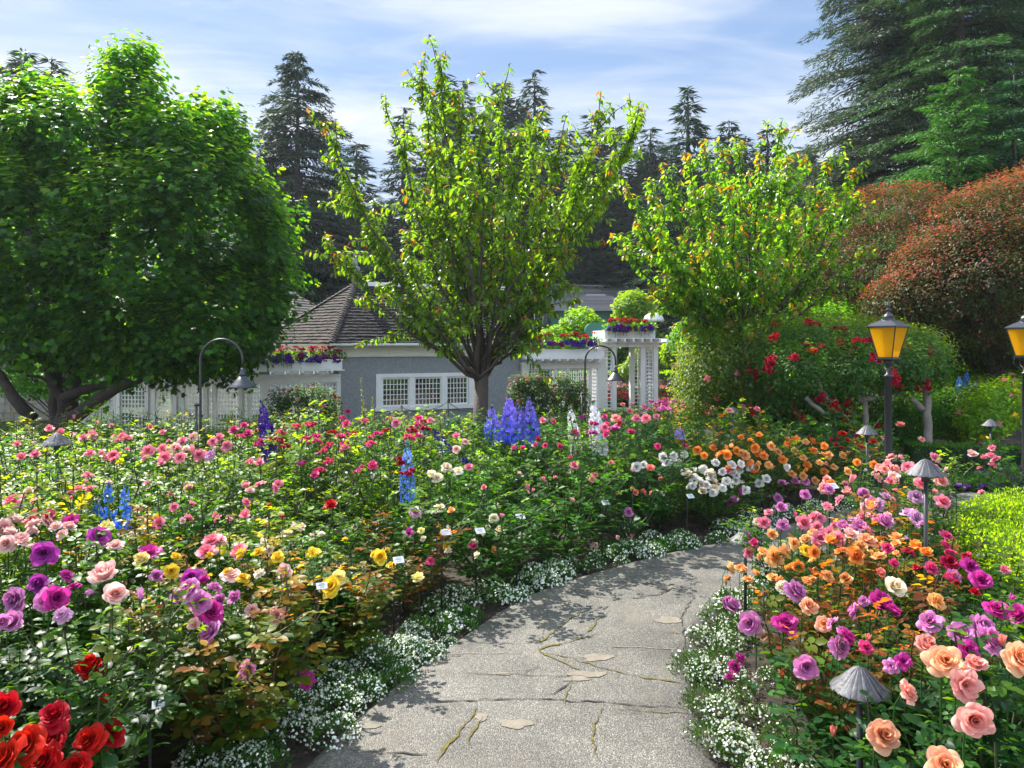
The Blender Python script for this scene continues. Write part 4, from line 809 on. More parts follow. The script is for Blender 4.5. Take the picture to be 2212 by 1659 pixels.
def big_conifer(px, topy, Y, label, seed, R, size, cols, base=0.0, **kw):
    P = at(px, topy, Y); H = P[2] - base; c, tr = conifer_mesh(seed, H, R, kw.pop('whorls', 40), kw.pop('nb', 6), kw.pop('need', 18), size, cols, **kw); t = thing('conifer_tree', label, 'conifer', (P[0], Y, base)); put('crown', c, t); put('trunk', tr, t)
big_conifer(643, 100, 44, 'tall hemlock with drooping boughs between the broadleaf tree and the centre tree', 201, 6.2, .42, DKN, whorls=34, nb=7, need=80, bare=.12, up=.05, droop=.35, taper=.62)
big_conifer(590, 215, 46, 'bushy dark conifer touching the left side of the tall hemlock', 202, 4.2, .45, DKN, whorls=30, nb=7, need=60, bare=.05, taper=.7)
big_conifer(690, 440, 40, 'dark dense cypress low behind the house finial', 203, 4.5, .5, [(1, (.016, .04, .026)), (1, (.024, .05, .02))], whorls=26, nb=9, need=64, bare=.0, taper=.45)
big_conifer(615, 420, 38, 'dark dense cypress beside the right edge of the broadleaf tree', 204, 3.8, .5, [(1, (.016, .04, .026)), (1, (.024, .05, .02))], whorls=26, nb=9, need=64, bare=.0, taper=.45)
big_conifer(1965, -330, 31, 'huge blue green cedar with layered drooping boughs at upper right', 205, 5.5, .30, [(3, (.055, .10, .07)), (2, (.06, .11, .045)), (1, (.07, .07, .035))], whorls=40, nb=9, need=130, bare=.16, up=.24, droop=.42, taper=.42)
big_conifer(2075, -260, 27, 'bright green layered cedar behind the young fir at upper right', 206, 4.6, .28, [(3, (.045, .14, .035)), (2, (.06, .17, .035))], whorls=32, nb=7, need=100, bare=.22, up=.12, droop=.35, taper=.5)
big_conifer(2240, -300, 30, 'dark tall conifer in the upper right corner', 207, 6.5, .34, DKN, whorls=44, nb=7, need=100, bare=.05, taper=.45)
big_conifer(2070, 140, 22, 'fresh green young fir above the copper plum trees', 208, 4.0, .20, [(2, (.07, .19, .018)), (1, (.11, .25, .02)), (1, (.04, .12, .015))], whorls=34, nb=8, need=120, bare=.02, up=.35, droop=.2, taper=.75)
big_conifer(2190, 150, 21, 'second fresh green young fir at the right edge', 209, 3.4, .20, [(2, (.03, .13, .028)), (1, (.02, .09, .025))], whorls=30, nb=8, need=120, bare=.02, up=.35, droop=.2, taper=.75)
def wood():
    rng = np.random.default_rng(9); g = G()
    for x in np.arange(-75, 70, 2.6):
        Y = rng.uniform(66, 78); H = rng.uniform(12, 16) if -30 < x < -6 else rng.uniform(15.5, 21) if x < 45 else rng.uniform(14, 20); R = rng.uniform(3.6, 5.0)
        n = 3400; f = rng.random(n) ** 1.2; a = rng.uniform(0, 2 * PI, n); r = R * (1 - f) * rng.uniform(.6, 1.1, n) + .1
        pos = np.stack([x + r * np.cos(a), Y + r * np.sin(a), .2 + f * H], 1); d = nrm(np.stack([np.cos(a), np.sin(a), -.4 + 0 * a], 1) + rng.normal(0, .3, (n, 3)))
        g.inst(NEED, pos, frames(d, np.tile(Z3, (n, 1)) + rng.normal(0, .5, (n, 3))), rng.uniform(.8, 1.6, n), pal(rng, n, DKN))
        tube(g, [(x, Y, -1), (x, Y, H * .9)], [.4, .1], (.02, .015, .01), 5)
    tag(g.build('far_wood', M_NEEDLE), 'dark distant wood seen between and beneath the trees', 'wood', kind='stuff')
wood()

# --- shrubs
def shrub(name, label, lobes, Y0, n, seed, tm, size, cols, m=7, spread=.2, tip=None, tipdir=(0, 0, 1.), mat=None, base=None, cat='shrub', group=None, shell=.7, up=.5, trunk=True, pix=True):
    rng = np.random.default_rng(seed); c0 = lobes[0]
    if base is None: X = at(c0[0], 0, Y0)[0]; base = (X, Y0, float(gz(X, Y0)))
    t = thing(name, label, cat, base, group=group); b = np.asarray(base, float)
    lob = [(at(px, py, Y0 + dy) - b, (rx * PS / F * Y0, rd, ry * PS / F * Y0)) for px, py, rx, ry, rd, dy in lobes]
    P, D = lobe_points(rng, lob, n, shell); g = G(); sprays(g, rng, P, D, m, tm, size, spread, cols, up, .25, tip, tipdir if tip else None); g.build('foliage', mat or M_LEAF, t)
    if trunk:
        g = G()
        for k in range(7):
            i = rng.integers(len(lob)); e = lob[i][0] + rdir(rng, 1)[0] * lob[i][1] * .6; limb(g, rng, np.array([rng.uniform(-.08, .08), rng.uniform(-.08, .08), 0]), e, .022, .008, (0, 0, .1), n=6, wob=.02, sides=5)
        g.build('stems', M_BARK, t)
    return t, lob, b
GR = [(3, (.035, .11, .016)), (2, (.055, .15, .018)), (1, (.025, .075, .014))]
LIME = [(3, (.10, .22, .018)), (2, (.13, .26, .02)), (1, (.06, .15, .016))]
shrub('topiary_tree', 'bright lime green ball shaped tree beside the teal windowed wing', [(1367, 668, 38, 34, 1.2, 0)], 34, 700, 51, SMALL, .16, LIME, cat='tree', spread=.3)
shrub('round_shrub', 'bright green rounded shrub left of the green awning', [(1255, 705, 42, 34, 1.2, 0), (1215, 730, 45, 26, 1, 0)], 29, 900, 52, SMALL, .15, LIME)
shrub('fern_shrub', 'feathery light green shrub seen through the white arch', [(1395, 780, 32, 26, .8, 0), (1370, 800, 26, 20, .8, 0)], 30, 500, 53, LONG, .22, [(1, (.11, .2, .03))])
shrub('dark_shrub', 'dark green shrub seen through the top of the white arch', [(1350, 755, 40, 36, 1, 0), (1410, 750, 40, 30, 1, 0)], 34, 700, 54, SMALL, .18, GR)
shrub('fern_shrub', 'feathery light green shrub just right of the white arch', [(1465, 760, 30, 30, .8, 0), (1490, 730, 36, 30, .8, 0)], 28, 600, 55, LONG, .2, LIME)
shrub('yellow_shrub', 'yellow green shrub beneath the rounded copper plum tree', [(1760, 690, 90, 40, 1.2, 0), (1660, 680, 70, 40, 1.1, 0), (1860, 700, 70, 26, 1, 0)], 17.5, 1500, 56, SMALL, .09, LIME)
shrub('yellow_shrub', 'bright green leafy shrub mass right of the lantern post', [(2080, 770, 70, 55, 1., 0), (2150, 745, 80, 40, 1.2, .2), (2200, 790, 60, 60, 1, 0), (2040, 820, 30, 50, .6, 0)], 16.5, 2400, 57, SMALL, .10, [(3, (.08, .2, .02)), (2, (.11, .24, .02))])
shrub('dark_shrub', 'dark green bush behind the left lawn hedge and tree trunks', [(150, 820, 120, 45, .8, 0), (-20, 780, 90, 80, 1, 0)], 21.5, 900, 58, SMALL, .12, GR)
shrub('dark_shrub', 'dark shrub between the second cherry tree and the climbing roses', [(1560, 700, 60, 40, .8, 0), (1500, 740, 40, 50, .8, 0)], 17, 900, 59, SMALL, .10, GR)
def hedge(name, label, pts, w, z0, z1, cols, seed, dens=420, size=.045):
    rng = np.random.default_rng(seed); P = smooth_line(np.array(pts, float), 40); c = P.mean(0); t = thing(name, label, 'hedge', (c[0], c[1], z0)); g = G(); n = len(P); T = nrm(np.gradient(P, axis=0)); Nn = np.stack([-T[:, 1], T[:, 0]], 1)
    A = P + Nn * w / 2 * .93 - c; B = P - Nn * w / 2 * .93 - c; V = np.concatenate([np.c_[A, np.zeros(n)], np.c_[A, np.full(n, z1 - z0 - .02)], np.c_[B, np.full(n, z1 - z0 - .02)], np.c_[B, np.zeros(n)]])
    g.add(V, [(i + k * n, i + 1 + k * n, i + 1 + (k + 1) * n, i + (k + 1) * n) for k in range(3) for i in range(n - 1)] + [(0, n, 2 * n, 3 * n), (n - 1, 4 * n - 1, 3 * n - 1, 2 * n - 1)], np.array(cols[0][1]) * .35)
    L = np.linalg.norm(np.diff(P, axis=0), axis=1).sum(); m = int(L * (w + 2 * (z1 - z0)) * dens); i = rng.uniform(0, n - 1.01, m); i0 = i.astype(int); q = P[i0] + (P[i0 + 1] - P[i0]) * (i - i0)[:, None] - c; nn = Nn[i0]
    s = rng.uniform(0, w + 2 * (z1 - z0), m); h = z1 - z0; off = np.where(s < h, -w / 2, np.where(s > h + w, w / 2, s - h - w / 2)); z = np.where(s < h, s, np.where(s > h + w, s - h - w, h)); pos = np.c_[q + nn * off[:, None], z] + rng.normal(0, .012, (m, 3))
    nd = np.c_[nn * np.where(s < h, -1, np.where(s > h + w, 1, 0))[:, None], np.where((s >= h) & (s <= h + w), 1, 0)]; d = nrm(nd + rng.normal(0, .6, (m, 3)) + [0, 0, .3]); g.inst(SMALL, pos, frames(d, rdir(rng, m)), size * rng.uniform(.7, 1.3, m), pal(rng, m, cols)); g.build('foliage', M_LEAF, t); return t
hedge('clipped_hedge', 'broad low clipped bright yellow green hedge at the right edge', [(4.15, 3.9), (4.22, 4.9), (4.35, 5.7), (5.0, 6.3), (6.2, 6.6)], 1.7, -.02, .60, [(2, (.13, .24, .015)), (2, (.17, .29, .02)), (1, (.08, .18, .015))], 61, 3000, .024)
hedge('clipped_hedge', 'low dark clipped hedge behind the purple flowers at right', [(6.2, 11.6), (7.6, 11.2), (9.5, 10.9)], .5, -.15, .42, [(2, (.03, .09, .015)), (1, (.05, .13, .016))], 62, 900)
hedge('clipped_hedge', 'low dark hedge running in front of the oval gate trellis', [(-13, 17.3), (-10, 17.0), (-7.0, 17.2), (-5, 17.6)], .45, -.6, -.18, [(2, (.03, .09, .015))], 63, 300, .06)
hedge('clipped_hedge', 'long trimmed hedge far behind seen through the arch', [(2, 36), (8, 37), (14, 38)], 1.2, -.3, .55, LIME, 64, 60, .16)

# ------------------------------------------------------------------ rose plants: foliage, canes, blooms
FOL = {
 'green': ([(5, (.028, .085, .012)), (3, (.045, .12, .014)), (2, (.014, .052, .012))], [(3, (.08, .19, .016)), (1, (.12, .20, .016))]),
 'dark': ([(5, (.014, .058, .018)), (3, (.022, .078, .018)), (1, (.035, .11, .018))], [(2, (.06, .15, .016)), (1, (.03, .10, .016))]),
 'copper': ([(3, (.025, .075, .014)), (2, (.07, .075, .014)), (2, (.15, .055, .018))], [(2, (.24, .075, .02)), (2, (.20, .12, .018)), (1, (.10, .15, .016))]),
 'lime': ([(4, (.06, .14, .012)), (3, (.085, .165, .014)), (2, (.026, .075, .012))], [(3, (.12, .20, .014)), (1, (.16, .18, .016))]),
 'amber': ([(4, (.028, .085, .013)), (3, (.08, .12, .014)), (1, (.12, .08, .016))], [(3, (.24, .16, .02)), (2, (.22, .09, .02)), (2, (.14, .18, .016))]),
}
fol_cache = {}
def rose_foliage(kind, v, near):
    key = (kind, v, near)
    if key in fol_cache: return fol_cache[key]
    rng = np.random.default_rng(abs(hash_(key))); base_cols, tip_cols = FOL[kind]; tr = G(); g = G(); axes = []
    for i in range(13 if near else 11):
        a = rng.uniform(0, 2 * PI); r = .44 * math.sqrt(rng.uniform(.02, 1)); h = rng.uniform(.66, 1.0) * (1 - .16 * (r / .44) ** 2) if i > 1 else rng.uniform(1.04, 1.16); b = np.array([rng.uniform(-.06, .06), rng.uniform(-.06, .06), 0]); e = np.array([r * math.cos(a), r * math.sin(a), h])
        Q = curve3(b, e, [math.cos(a) * .12, math.sin(a) * .12, 0], 9, rng, .012); tube(tr, Q, np.linspace(.0075, .0035, 9), np.array((.045, .05, .02)) * rng.uniform(.6, 1.3) + ([.05, 0, 0] if kind in ('copper', 'amber') and rng.random() < .5 else 0), 5, False); axes.append((Q, .15))
        for k in range(3):
            f = rng.integers(3, 8); a2 = a + rng.uniform(-1.4, 1.4); l = rng.uniform(.14, .30); p = Q[f]; e2 = p + np.array([math.cos(a2) * l * .65, math.sin(a2) * l * .65, l * rng.uniform(.3, .95)]); e2[2] = min(e2[2], 1.0)
            T = curve3(p, e2, [0, 0, -.03], 5, rng, .006); tube(tr, T, np.linspace(.0045, .0025, 5), (.05, .075, .02), 4, False); axes.append((T, .0))
    sp = .043 if near else .058; P = []; D = []; Uu = []; age = []; SZ = []
    for Q, f0 in axes:
        L = np.linalg.norm(np.diff(Q, axis=0), axis=1).sum(); n = max(3, int(L * (1 - f0) / sp)); f = np.linspace(f0, 1, n) * (len(Q) - 1); i0 = np.minimum(f.astype(int), len(Q) - 2); p = Q[i0] + (Q[i0 + 1] - Q[i0]) * (f - i0)[:, None]; ax = nrm(Q[i0 + 1] - Q[i0])
        ang = np.arange(n) * 2.4 + rng.uniform(0, 6); ho = np.stack([np.cos(ang), np.sin(ang), np.full(n, .28)], 1) + ax * .4
        P.append(p); D.append(nrm(ho)); Uu.append(nrm(np.array([0, 0, 1.]) + rng.normal(0, .28, (n, 3)))); age.append((p[:, 2]) * .8 + .25 * (f / (len(Q) - 1)) + rng.normal(0, .10, n)); SZ.append(rng.uniform(.75, 1.15, n) * (1 - .35 * (f / (len(Q) - 1)) ** 4))
    P = np.concatenate(P); D = np.concatenate(D); Uu = np.concatenate(Uu); age = np.concatenate(age); SZ = np.concatenate(SZ); n = len(P); X = nrm(np.cross(D, Uu)); C0 = pal(rng, n, base_cols); k = age > (.86 if kind in ('amber', 'copper', 'lime') else .93); C0[k] = pal(rng, int(k.sum()), tip_cols)
    rl = .085 * SZ; tm = LEAF if near else SM6
    for (al, dx, sz) in ((1.0, 0, .062), (.72, 1, .052), (.70, -1, .052), (.36, 1, .043), (.34, -1, .043)):
        d = nrm(D * (1 if dx == 0 else .45) + X * dx + np.array([0, 0, -.22]) + rng.normal(0, .12, (n, 3))); u = nrm(Uu + rng.normal(0, .22, (n, 3)))
        g.inst(tm, P + D * (rl * al)[:, None], frames(d, u), sz * SZ * rng.uniform(.8, 1.2, n), C0 * rng.uniform(.85, 1.15, (n, 1)))
    fol_cache[key] = (g.mesh('foliage', M_LEAF), tr.mesh('canes', M_CANE)); return fol_cache[key]
def hash_(k): return sum((i + 1) * ord(c) for i, c in enumerate(str(k)))
SM6 = (np.array([[0, 0, 0], [-.34, .45, .07], [0, .5, -.02], [.34, .45, .07], [0, 1, -.16]]), [(0, 2, 4, 1), (0, 3, 4, 2)])
PET = {  # inner colour, outer colour
 'red': ((.42, .002, .004), (.62, .006, .008)), 'crimson': ((.30, .004, .02), (.55, .01, .05)), 'magenta': ((.36, .015, .20), (.66, .05, .36)), 'purple': ((.30, .02, .24), (.50, .06, .42)), 'mauve': ((.48, .10, .34), (.74, .30, .58)), 'lilac': ((.52, .22, .42), (.72, .42, .62)),
 'hotpink': ((.62, .03, .16), (.82, .09, .28)), 'pink': ((.78, .15, .24), (.90, .34, .42)), 'palepink': ((.85, .42, .36), (.92, .66, .60)), 'coral': ((.85, .20, .12), (.92, .34, .26)), 'peach': ((.90, .33, .10), (.93, .55, .34)), 'salmon': ((.88, .28, .20), (.93, .50, .42)),
 'orange': ((.85, .22, .02), (.92, .36, .07)), 'apricot': ((.88, .36, .07), (.93, .56, .22)), 'yellow': ((.82, .52, .01), (.88, .70, .05)), 'lemon': ((.85, .68, .12), (.90, .84, .35)), 'cream': ((.88, .74, .45), (.90, .85, .66)), 'white': ((.80, .78, .62), (.86, .87, .84))}
bl_cache = {}
def petal_ring(g, rng, n, a0, L, Wd, p0, p1, r0, z0, cin, cout, nu, nv, wave=.03):
    for i in range(n):
        az_ = a0 + i * 2 * PI / n + rng.uniform(-.3, .3); l = L * rng.uniform(.82, 1.12); s = np.linspace(0, 1, nv + 1); ph = np.radians(p0 + (p1 - p0) * s ** 1.3 + rng.uniform(-12, 12)); ds = l / nv
        rr = r0 + np.concatenate([[0], np.cumsum(np.sin(ph[:-1]) * ds)]); z = z0 + np.concatenate([[0], np.cumsum(np.cos(ph[:-1]) * ds)]); w = Wd * np.sin(PI * (.10 + .70 * s)) ** .7; t = np.linspace(-1, 1, nu + 1)
        rho = np.maximum(rr, .055)[:, None]; A = az_ + t[None] * (w[:, None] / np.maximum(rho, Wd * .42)); tipd = (1 - np.abs(t) ** 2.2 * .22)[None]; R_ = rho * (1 + .0 * t) ; Rv = r0 + (R_ - r0) * np.where(s[:, None] > .6, tipd, 1); Zv = z[:, None] - (np.abs(t)[None] ** 2) * (s[:, None] ** 3) * l * (.10 + .12 * (p1 > 60)) + wave * l * np.sin(t * 5 + az_ * 3)[None] * s[:, None] ** 2 + rng.normal(0, .014, (nv + 1, nu + 1)) * s[:, None]
        V = np.stack([Rv * np.cos(A), Rv * np.sin(A), Zv], -1).reshape(-1, 3); k = (s[:, None] ** 1.2 * np.ones((1, nu + 1)))[..., None]; C = (np.asarray(cin) * (1 - k) + np.asarray(cout) * k) * rng.uniform(.85, 1.1)
        FF = [(a * (nu + 1) + b, a * (nu + 1) + b + 1, (a + 1) * (nu + 1) + b + 1, (a + 1) * (nu + 1) + b) for a in range(nv) for b in range(nu)]; g.add(V, FF, np.clip(C, 0, .97).reshape(-1, 3))
def bloom_head(rng, col, shape, lod):
    cin, cout = PET[col]; cin = np.array(cin); cout = np.array(cout); g = G(); nu, nv = {2: (6, 6), 1: (4, 4), 0: (2, 2)}[lod]; mid = lambda k: cin + (cout - cin) * k
    if shape == 'full': R_ = [(6, .46, .37, 60, 100, .06, -.05), (6, .46, .35, 44, 80, .05, -.03), (6, .42, .30, 32, 58, .05, -.01), (5, .38, .25, 20, 40, .04, .0), (5, .34, .19, 10, 24, .035, .01), (4, .30, .13, 2, 8, .02, .03), (3, .26, .09, 0, -8, .01, .04)]
    elif shape == 'cup': R_ = [(5, .46, .38, 48, 74, .06, -.06), (5, .48, .36, 32, 44, .05, -.04), (5, .46, .30, 22, 24, .05, -.02), (4, .40, .18, 10, 12, .04, .0), (4, .36, .13, 4, -4, .025, .02), (3, .32, .08, 0, -8, .01, .04)]
    elif shape == 'loose': R_ = [(6, .50, .34, 68, 98, .05, -.02), (6, .44, .30, 52, 82, .05, .0), (6, .38, .24, 34, 60, .04, .02), (5, .27, .13, 22, 50, .03, .03)]
    else: R_ = [(3, .55, .15, 26, 4, .05, 0), (3, .55, .12, 16, -4, .03, .0), (2, .54, .07, 4, -6, .01, .02)]
    if lod == 0: R_ = R_[:5] if shape != 'bud' else R_
    for i, (n, L, Wd, p0, p1, r0, z0) in enumerate(R_): petal_ring(g, rng, n, rng.uniform(0, 6), L, Wd, p0, p1, r0, z0, mid(max(0, .55 - .12 * i)), mid(max(.15, 1 - .13 * i)), nu, nv, .05 if shape != 'loose' else .08)
    return g
def bloom_mesh(col, shape, tilt, lod, v=0):
    """unit = bloom about 1 across; stem and sepals hang below"""
    key = (col, shape, tilt, lod, v)
    if key in bl_cache: return bl_cache[key]
    rng = np.random.default_rng(hash_(key)); h = bloom_head(rng, col, shape, lod); a = math.radians(tilt); M = np.array([[1, 0, 0], [0, math.cos(a), math.sin(a)], [0, -math.sin(a), math.cos(a)]])
    lim = np.concatenate(h.V); k = (1.0 if shape != 'bud' else .62) / max(np.ptp(lim[:, 0]), np.ptp(lim[:, 1]), .5 * np.ptp(lim[:, 2]) ); k *= (1 if shape != 'bud' else .75)
    g = G(); g.merge(h, M, None, k); ax = M @ np.array([0, 0, 1.]); grn = (.05, .13, .02)
    if lod:
        q = [np.array([0, 0, 0]) - ax * .10 * k, -ax * .22, -ax * .5 + np.array([0, 0, -.3]), -ax * .6 + np.array([0, 0, -1.1]), -ax * .55 + np.array([0, 0, -1.9])]
        hip = G(); tube(g, [-ax * .02, -ax * .10, -ax * .18], [.07, .075, .03], grn, 6); tube(g, q, [.03, .026, .026, .028, .032], grn, 5, False)
        n = 5; an = np.arange(n) * 2 * PI / n; X = nrm(np.cross(ax, [1, 0, .01])); Y = np.cross(ax, X); d = nrm(np.cos(an)[:, None] * X + np.sin(an)[:, None] * Y - ax * (.3 if shape != 'bud' else -.8)); g.inst(LONG, np.tile(-ax * .05, (n, 1)), frames(d, np.tile(ax, (n, 1))), np.full(n, .34), np.tile(grn, (n, 1)))
    else: tube(g, [(0, 0, 0), -ax * .3 + np.array([0, 0, -.4]), -ax * .3 + np.array([0, 0, -1.5])], [.06, .03, .03], grn, 4, False)
    bl_cache[key] = g.mesh('bloom', M_PETAL); return bl_cache[key]
def cluster_mesh(col, v, n=7):
    key = ('cl', col, v, n)
    if key in bl_cache: return bl_cache[key]
    rng = np.random.default_rng(hash_(key)); g = G(); h = [bloom_head(rng, col, s, 0) for s in ('full', 'loose', 'cup')]
    for i in range(n):
        a = i * 2.4; r = .42 * math.sqrt(i / n); d = nrm(np.array([math.cos(a) * r, math.sin(a) * r, .6]) + rng.normal(0, .15, 3)); M = frames(np.cross(d, [1, .1, .2])[None], d[None])[0]; p = np.array([math.cos(a) * r, math.sin(a) * r, rng.uniform(-.12, .12) - r * .3]); g.merge(h[i % 3], M, p, rng.uniform(.36, .5)); tube(g, [p, (0, 0, -.6)], .018, (.05, .12, .02), 3, False)
    tube(g, [(0, 0, -.6), (0, 0, -1.6)], .03, (.05, .12, .02), 4, False)
    bl_cache[key] = g.mesh('bloom_cluster', M_PETAL); return bl_cache[key]

# canopy height control points: px, py, height above the ground of what is seen there
HC_L = [(100, 1600, .92), (460, 1370, .84), (97, 1195, .98), (230, 1250, .98), (640, 1470, .62), (760, 1400, .55), (560, 1560, .66), (900, 1250, .48), (1000, 1120, .68), (820, 1200, .58), (700, 1090, .82), (600, 1045, .98), (400, 975, 1.15), (100, 980, 1.15), (300, 960, 1.15), (750, 905, 1.25), (1100, 1000, 1.05), (1240, 1010, .95), (1350, 1110, .72), (1500, 1000, .72), (1640, 1010, .75), (1760, 985, .88), (1360, 890, 1.30), (1600, 880, 1.25), (900, 930, 1.2), (30, 1080, 1.05), (700, 1270, .72), (500, 1200, .85), (1150, 1130, .62), (1420, 1060, .72), (1000, 920, 1.2), (1750, 930, 1.0), (1850, 930, 1.0)]
HC_R = [(1900, 1590, .86), (2100, 1540, .95), (1620, 1330, .72), (1540, 1270, .62), (1720, 1280, .88), (1870, 1170, .92), (1600, 1180, .72), (1700, 1130, .84), (2040, 1400, 1.02), (2070, 1040, 1.0), (1750, 1050, .92), (1900, 1000, .98), (2150, 1250, .92), (1620, 1480, .66), (1620, 1580, .60), (1760, 1560, .72), (2000, 950, 1.0), (2180, 1420, 1.0), (1660, 1060, .82)]
def h_pts(L):
    out_ = []
    for px, py, z in L:
        Y = (EYE - z) * F / (py * PS - HV); out_.append(((px * PS - CX) / F * Y, Y, z))
    return np.array(out_)
HL = h_pts(HC_L); HR = h_pts(HC_R)
HEDGE_C = np.array([(4.15, 3.9), (4.22, 4.9), (4.35, 5.7), (5.0, 6.3), (6.2, 6.6)])
HEDGE_S = smooth_line(HEDGE_C, 40)
def side(x, y):
    """L or R bed by which border is nearer, None on the path"""
    if in_poly(x, y): return None
    return 'L' if dline(x, y, LEs) < dline(x, y, REs) else 'R'
def canopy(x, y, s=None):
    s = s or side(x, y)
    if s is None: return 0.0
    if s == 'R' and (dline(x, y, HEDGE_S) < .95 or (x > 4.3 and y < 8)): return 0.0
    P = HL if s == 'L' else HR; d2 = (P[:, 0] - x) ** 2 + (P[:, 1] - y) ** 2; w = 1 / (d2 + .05) ** 1.5; h = float((w * P[:, 2]).sum() / w.sum())
    e = dline(x, y, LEs if s == 'L' else REs); return h * float(.35 + .65 * sm((e - .20) / .25)) if .2 < e < .45 else (0.0 if e <= .2 else h)
GX = np.arange(-13.5, 13.5, .1); GY_ = np.arange(1.2, 18, .1)
def canopy_grid():
    X, Y = np.meshgrid(GX, GY_, indexing='ij'); Q = np.stack([X.ravel(), Y.ravel()], 1); c = np.zeros(len(Q), bool); j = len(POLY) - 1
    for i in range(len(POLY)):
        a, b = POLY[i], POLY[j]; m_ = ((a[1] > Q[:, 1]) != (b[1] > Q[:, 1])) & (Q[:, 0] < (b[0] - a[0]) * (Q[:, 1] - a[1]) / (b[1] - a[1] + 1e-12) + a[0]); c ^= m_; j = i
    def dl(P): return np.sqrt(((Q[:, None] - P[None]) ** 2).sum(-1)).min(1)
    dL, dR, dH = dl(LEs), dl(REs), dl(HEDGE_S); left = dL < dR; Z = np.zeros(len(Q))
    for P, mk, e in ((HL, left, dL), (HR, ~left, dR)):
        d2 = ((Q[mk][:, None] - P[None, :, :2]) ** 2).sum(-1); w = 1 / (d2 + .05) ** 1.5; h = (w * P[None, :, 2]).sum(1) / w.sum(1); ee = e[mk]; Z[mk] = np.where(ee <= .2, 0, np.where(ee < .45, h * (.62 + .38 * sm((ee - .2) / .25)), h))
    Z[~left & ((dH < .95) | ((Q[:, 0] > 4.3) & (Q[:, 1] < 8)))] = 0; k_ = ~left & (Q[:, 0] / Q[:, 1] > .575) & (Q[:, 1] > 3.85) & (Q[:, 1] < 8); Z[k_] = np.minimum(Z[k_], .5); Z[c] = 0; return Z.reshape(X.shape), np.where(c, 0, np.where(left, 1, 2)).reshape(X.shape), np.where(left, dL, dR).reshape(X.shape)
CG, SG, EG = canopy_grid()
def gi(x, y): return min(max(int(round((x + 13.5) / .1)), 0), len(GX) - 1), min(max(int(round((y - 1.2) / .1)), 0), len(GY_) - 1)
def canopy(x, y, s=None): return float(CG[gi(x, y)])
def side(x, y): return (None, 'L', 'R')[SG[gi(x, y)]]
def hit(px, py, y0=1.35, y1=17.5, extra=0.0):
    v = py * PS; u = px * PS; y = y0
    while y < y1:
        x = (u - CX) / F * y; z = EYE - (v - HV) / F * y; h = canopy(x, y)
        if h > 0.3 and z <= h + extra + float(gz(x, y)) * .6: return np.array([x, y, z])
        y += .04
    return None
for a in [(342, 1522, .4, 'white plant label low among leaves right of the red roses'), (695, 1266, 1.2, 'white plant label among yellow leaves left of the path'), (861, 1210, 1.2, 'white plant label on a tall stake beside the yellow rose'),
          (964, 1150, 1.2, 'white plant label left of the pair above the path border'), (1037, 1147, 1.2, 'white plant label right of the pair above the path border'), (1124, 1116, 1.2, 'white plant label in front of the dark green bushes'),
          (1308, 1086, 1.0, 'white plant label below the far gooseneck lamp'), (1491, 1072, 1.0, 'white plant label below the white roses'), (1800, 1050, .8, 'small white plant label among the orange roses')]:
    q_ = hit(a[0], a[1]); Yp = (q_[1] - .10) if q_ is not None else 6.0; plate(a[0], a[1], 0, Yp, a[3], .4, float(np.clip(23 * PS * Yp / F, .045, .075)))
# bushes on a jittered grid inside both beds
bushes = []
def add_bushes():
    rng = np.random.default_rng(77); y = 1.55; row = 0
    while y < 16.5:
        st = .53 if y < 5.4 else (.72 if y < 10 else .9); x = -.76 * y - .9 + (row % 2) * st / 2
        while x < .74 * y + .7:
            X = x + rng.uniform(-.12, .12); Y = y + rng.uniform(-.12, .12); s = side(X, Y); x += st
            if s is None: continue
            e = dline(X, Y, LEs if s == 'L' else REs)
            if e < (.30 if s == 'L' else .50): continue
            if canopy(X, Y, s) < .22: continue
            if Y > 13 and (X > 3.2): continue
            if Y > 14.5 and X < 3: continue
            if Y > 12.8 and -9.0 < X < -6.5: continue
            if Y > 10.6 and X > 5.6: continue
            bushes.append(dict(x=X, y=Y, s=s, h=canopy(X, Y, s), bl=[]))
        y += st * .92; row += 1
add_bushes()
for x_, y_, h_ in ((1.66, 2.50, .58), (1.72, 2.20, .56), (1.55, 3.15, .62)): bushes.append(dict(x=x_, y=y_, s='R', h=h_, bl=[]))
BX = np.array([(b['x'], b['y']) for b in bushes])
def foliage_kind(px, py, s, rng):
    r = rng.random()
    if s == 'L':
        if 860 < px < 1080 and 1060 < py < 1220: return 'copper'
        if 560 < px < 1000 and 1080 < py < 1330: return 'amber' if r < .55 else 'copper' if r < .7 else 'green'
        if 150 < px < 560 and 1130 < py < 1300: return 'amber' if r < .4 else 'green'
        if py < 1110 and px < 900: return 'lime' if r < .6 else 'green'
        if 1050 < px < 1400: return 'green' if r < .6 else 'dark'
        if 1250 < px < 1480 and py > 1000: return 'amber' if r < .4 else 'dark'
        if px > 1480: return 'amber' if r < .3 else 'dark' if r < .6 else 'green'
        return 'green' if r < .6 else 'dark' if py > 1300 else 'lime'
    if px < 1950 and 1120 < py < 1300: return 'amber' if r < .7 else 'copper'
    if py < 1100: return 'amber' if r < .35 else 'green' if r < .7 else 'dark' if r < .85 else 'copper'
    if 1950 <= px and py < 1330: return 'amber' if r < .25 else 'green' if r < .6 else 'dark'
    return 'dark' if r < .7 else 'green'
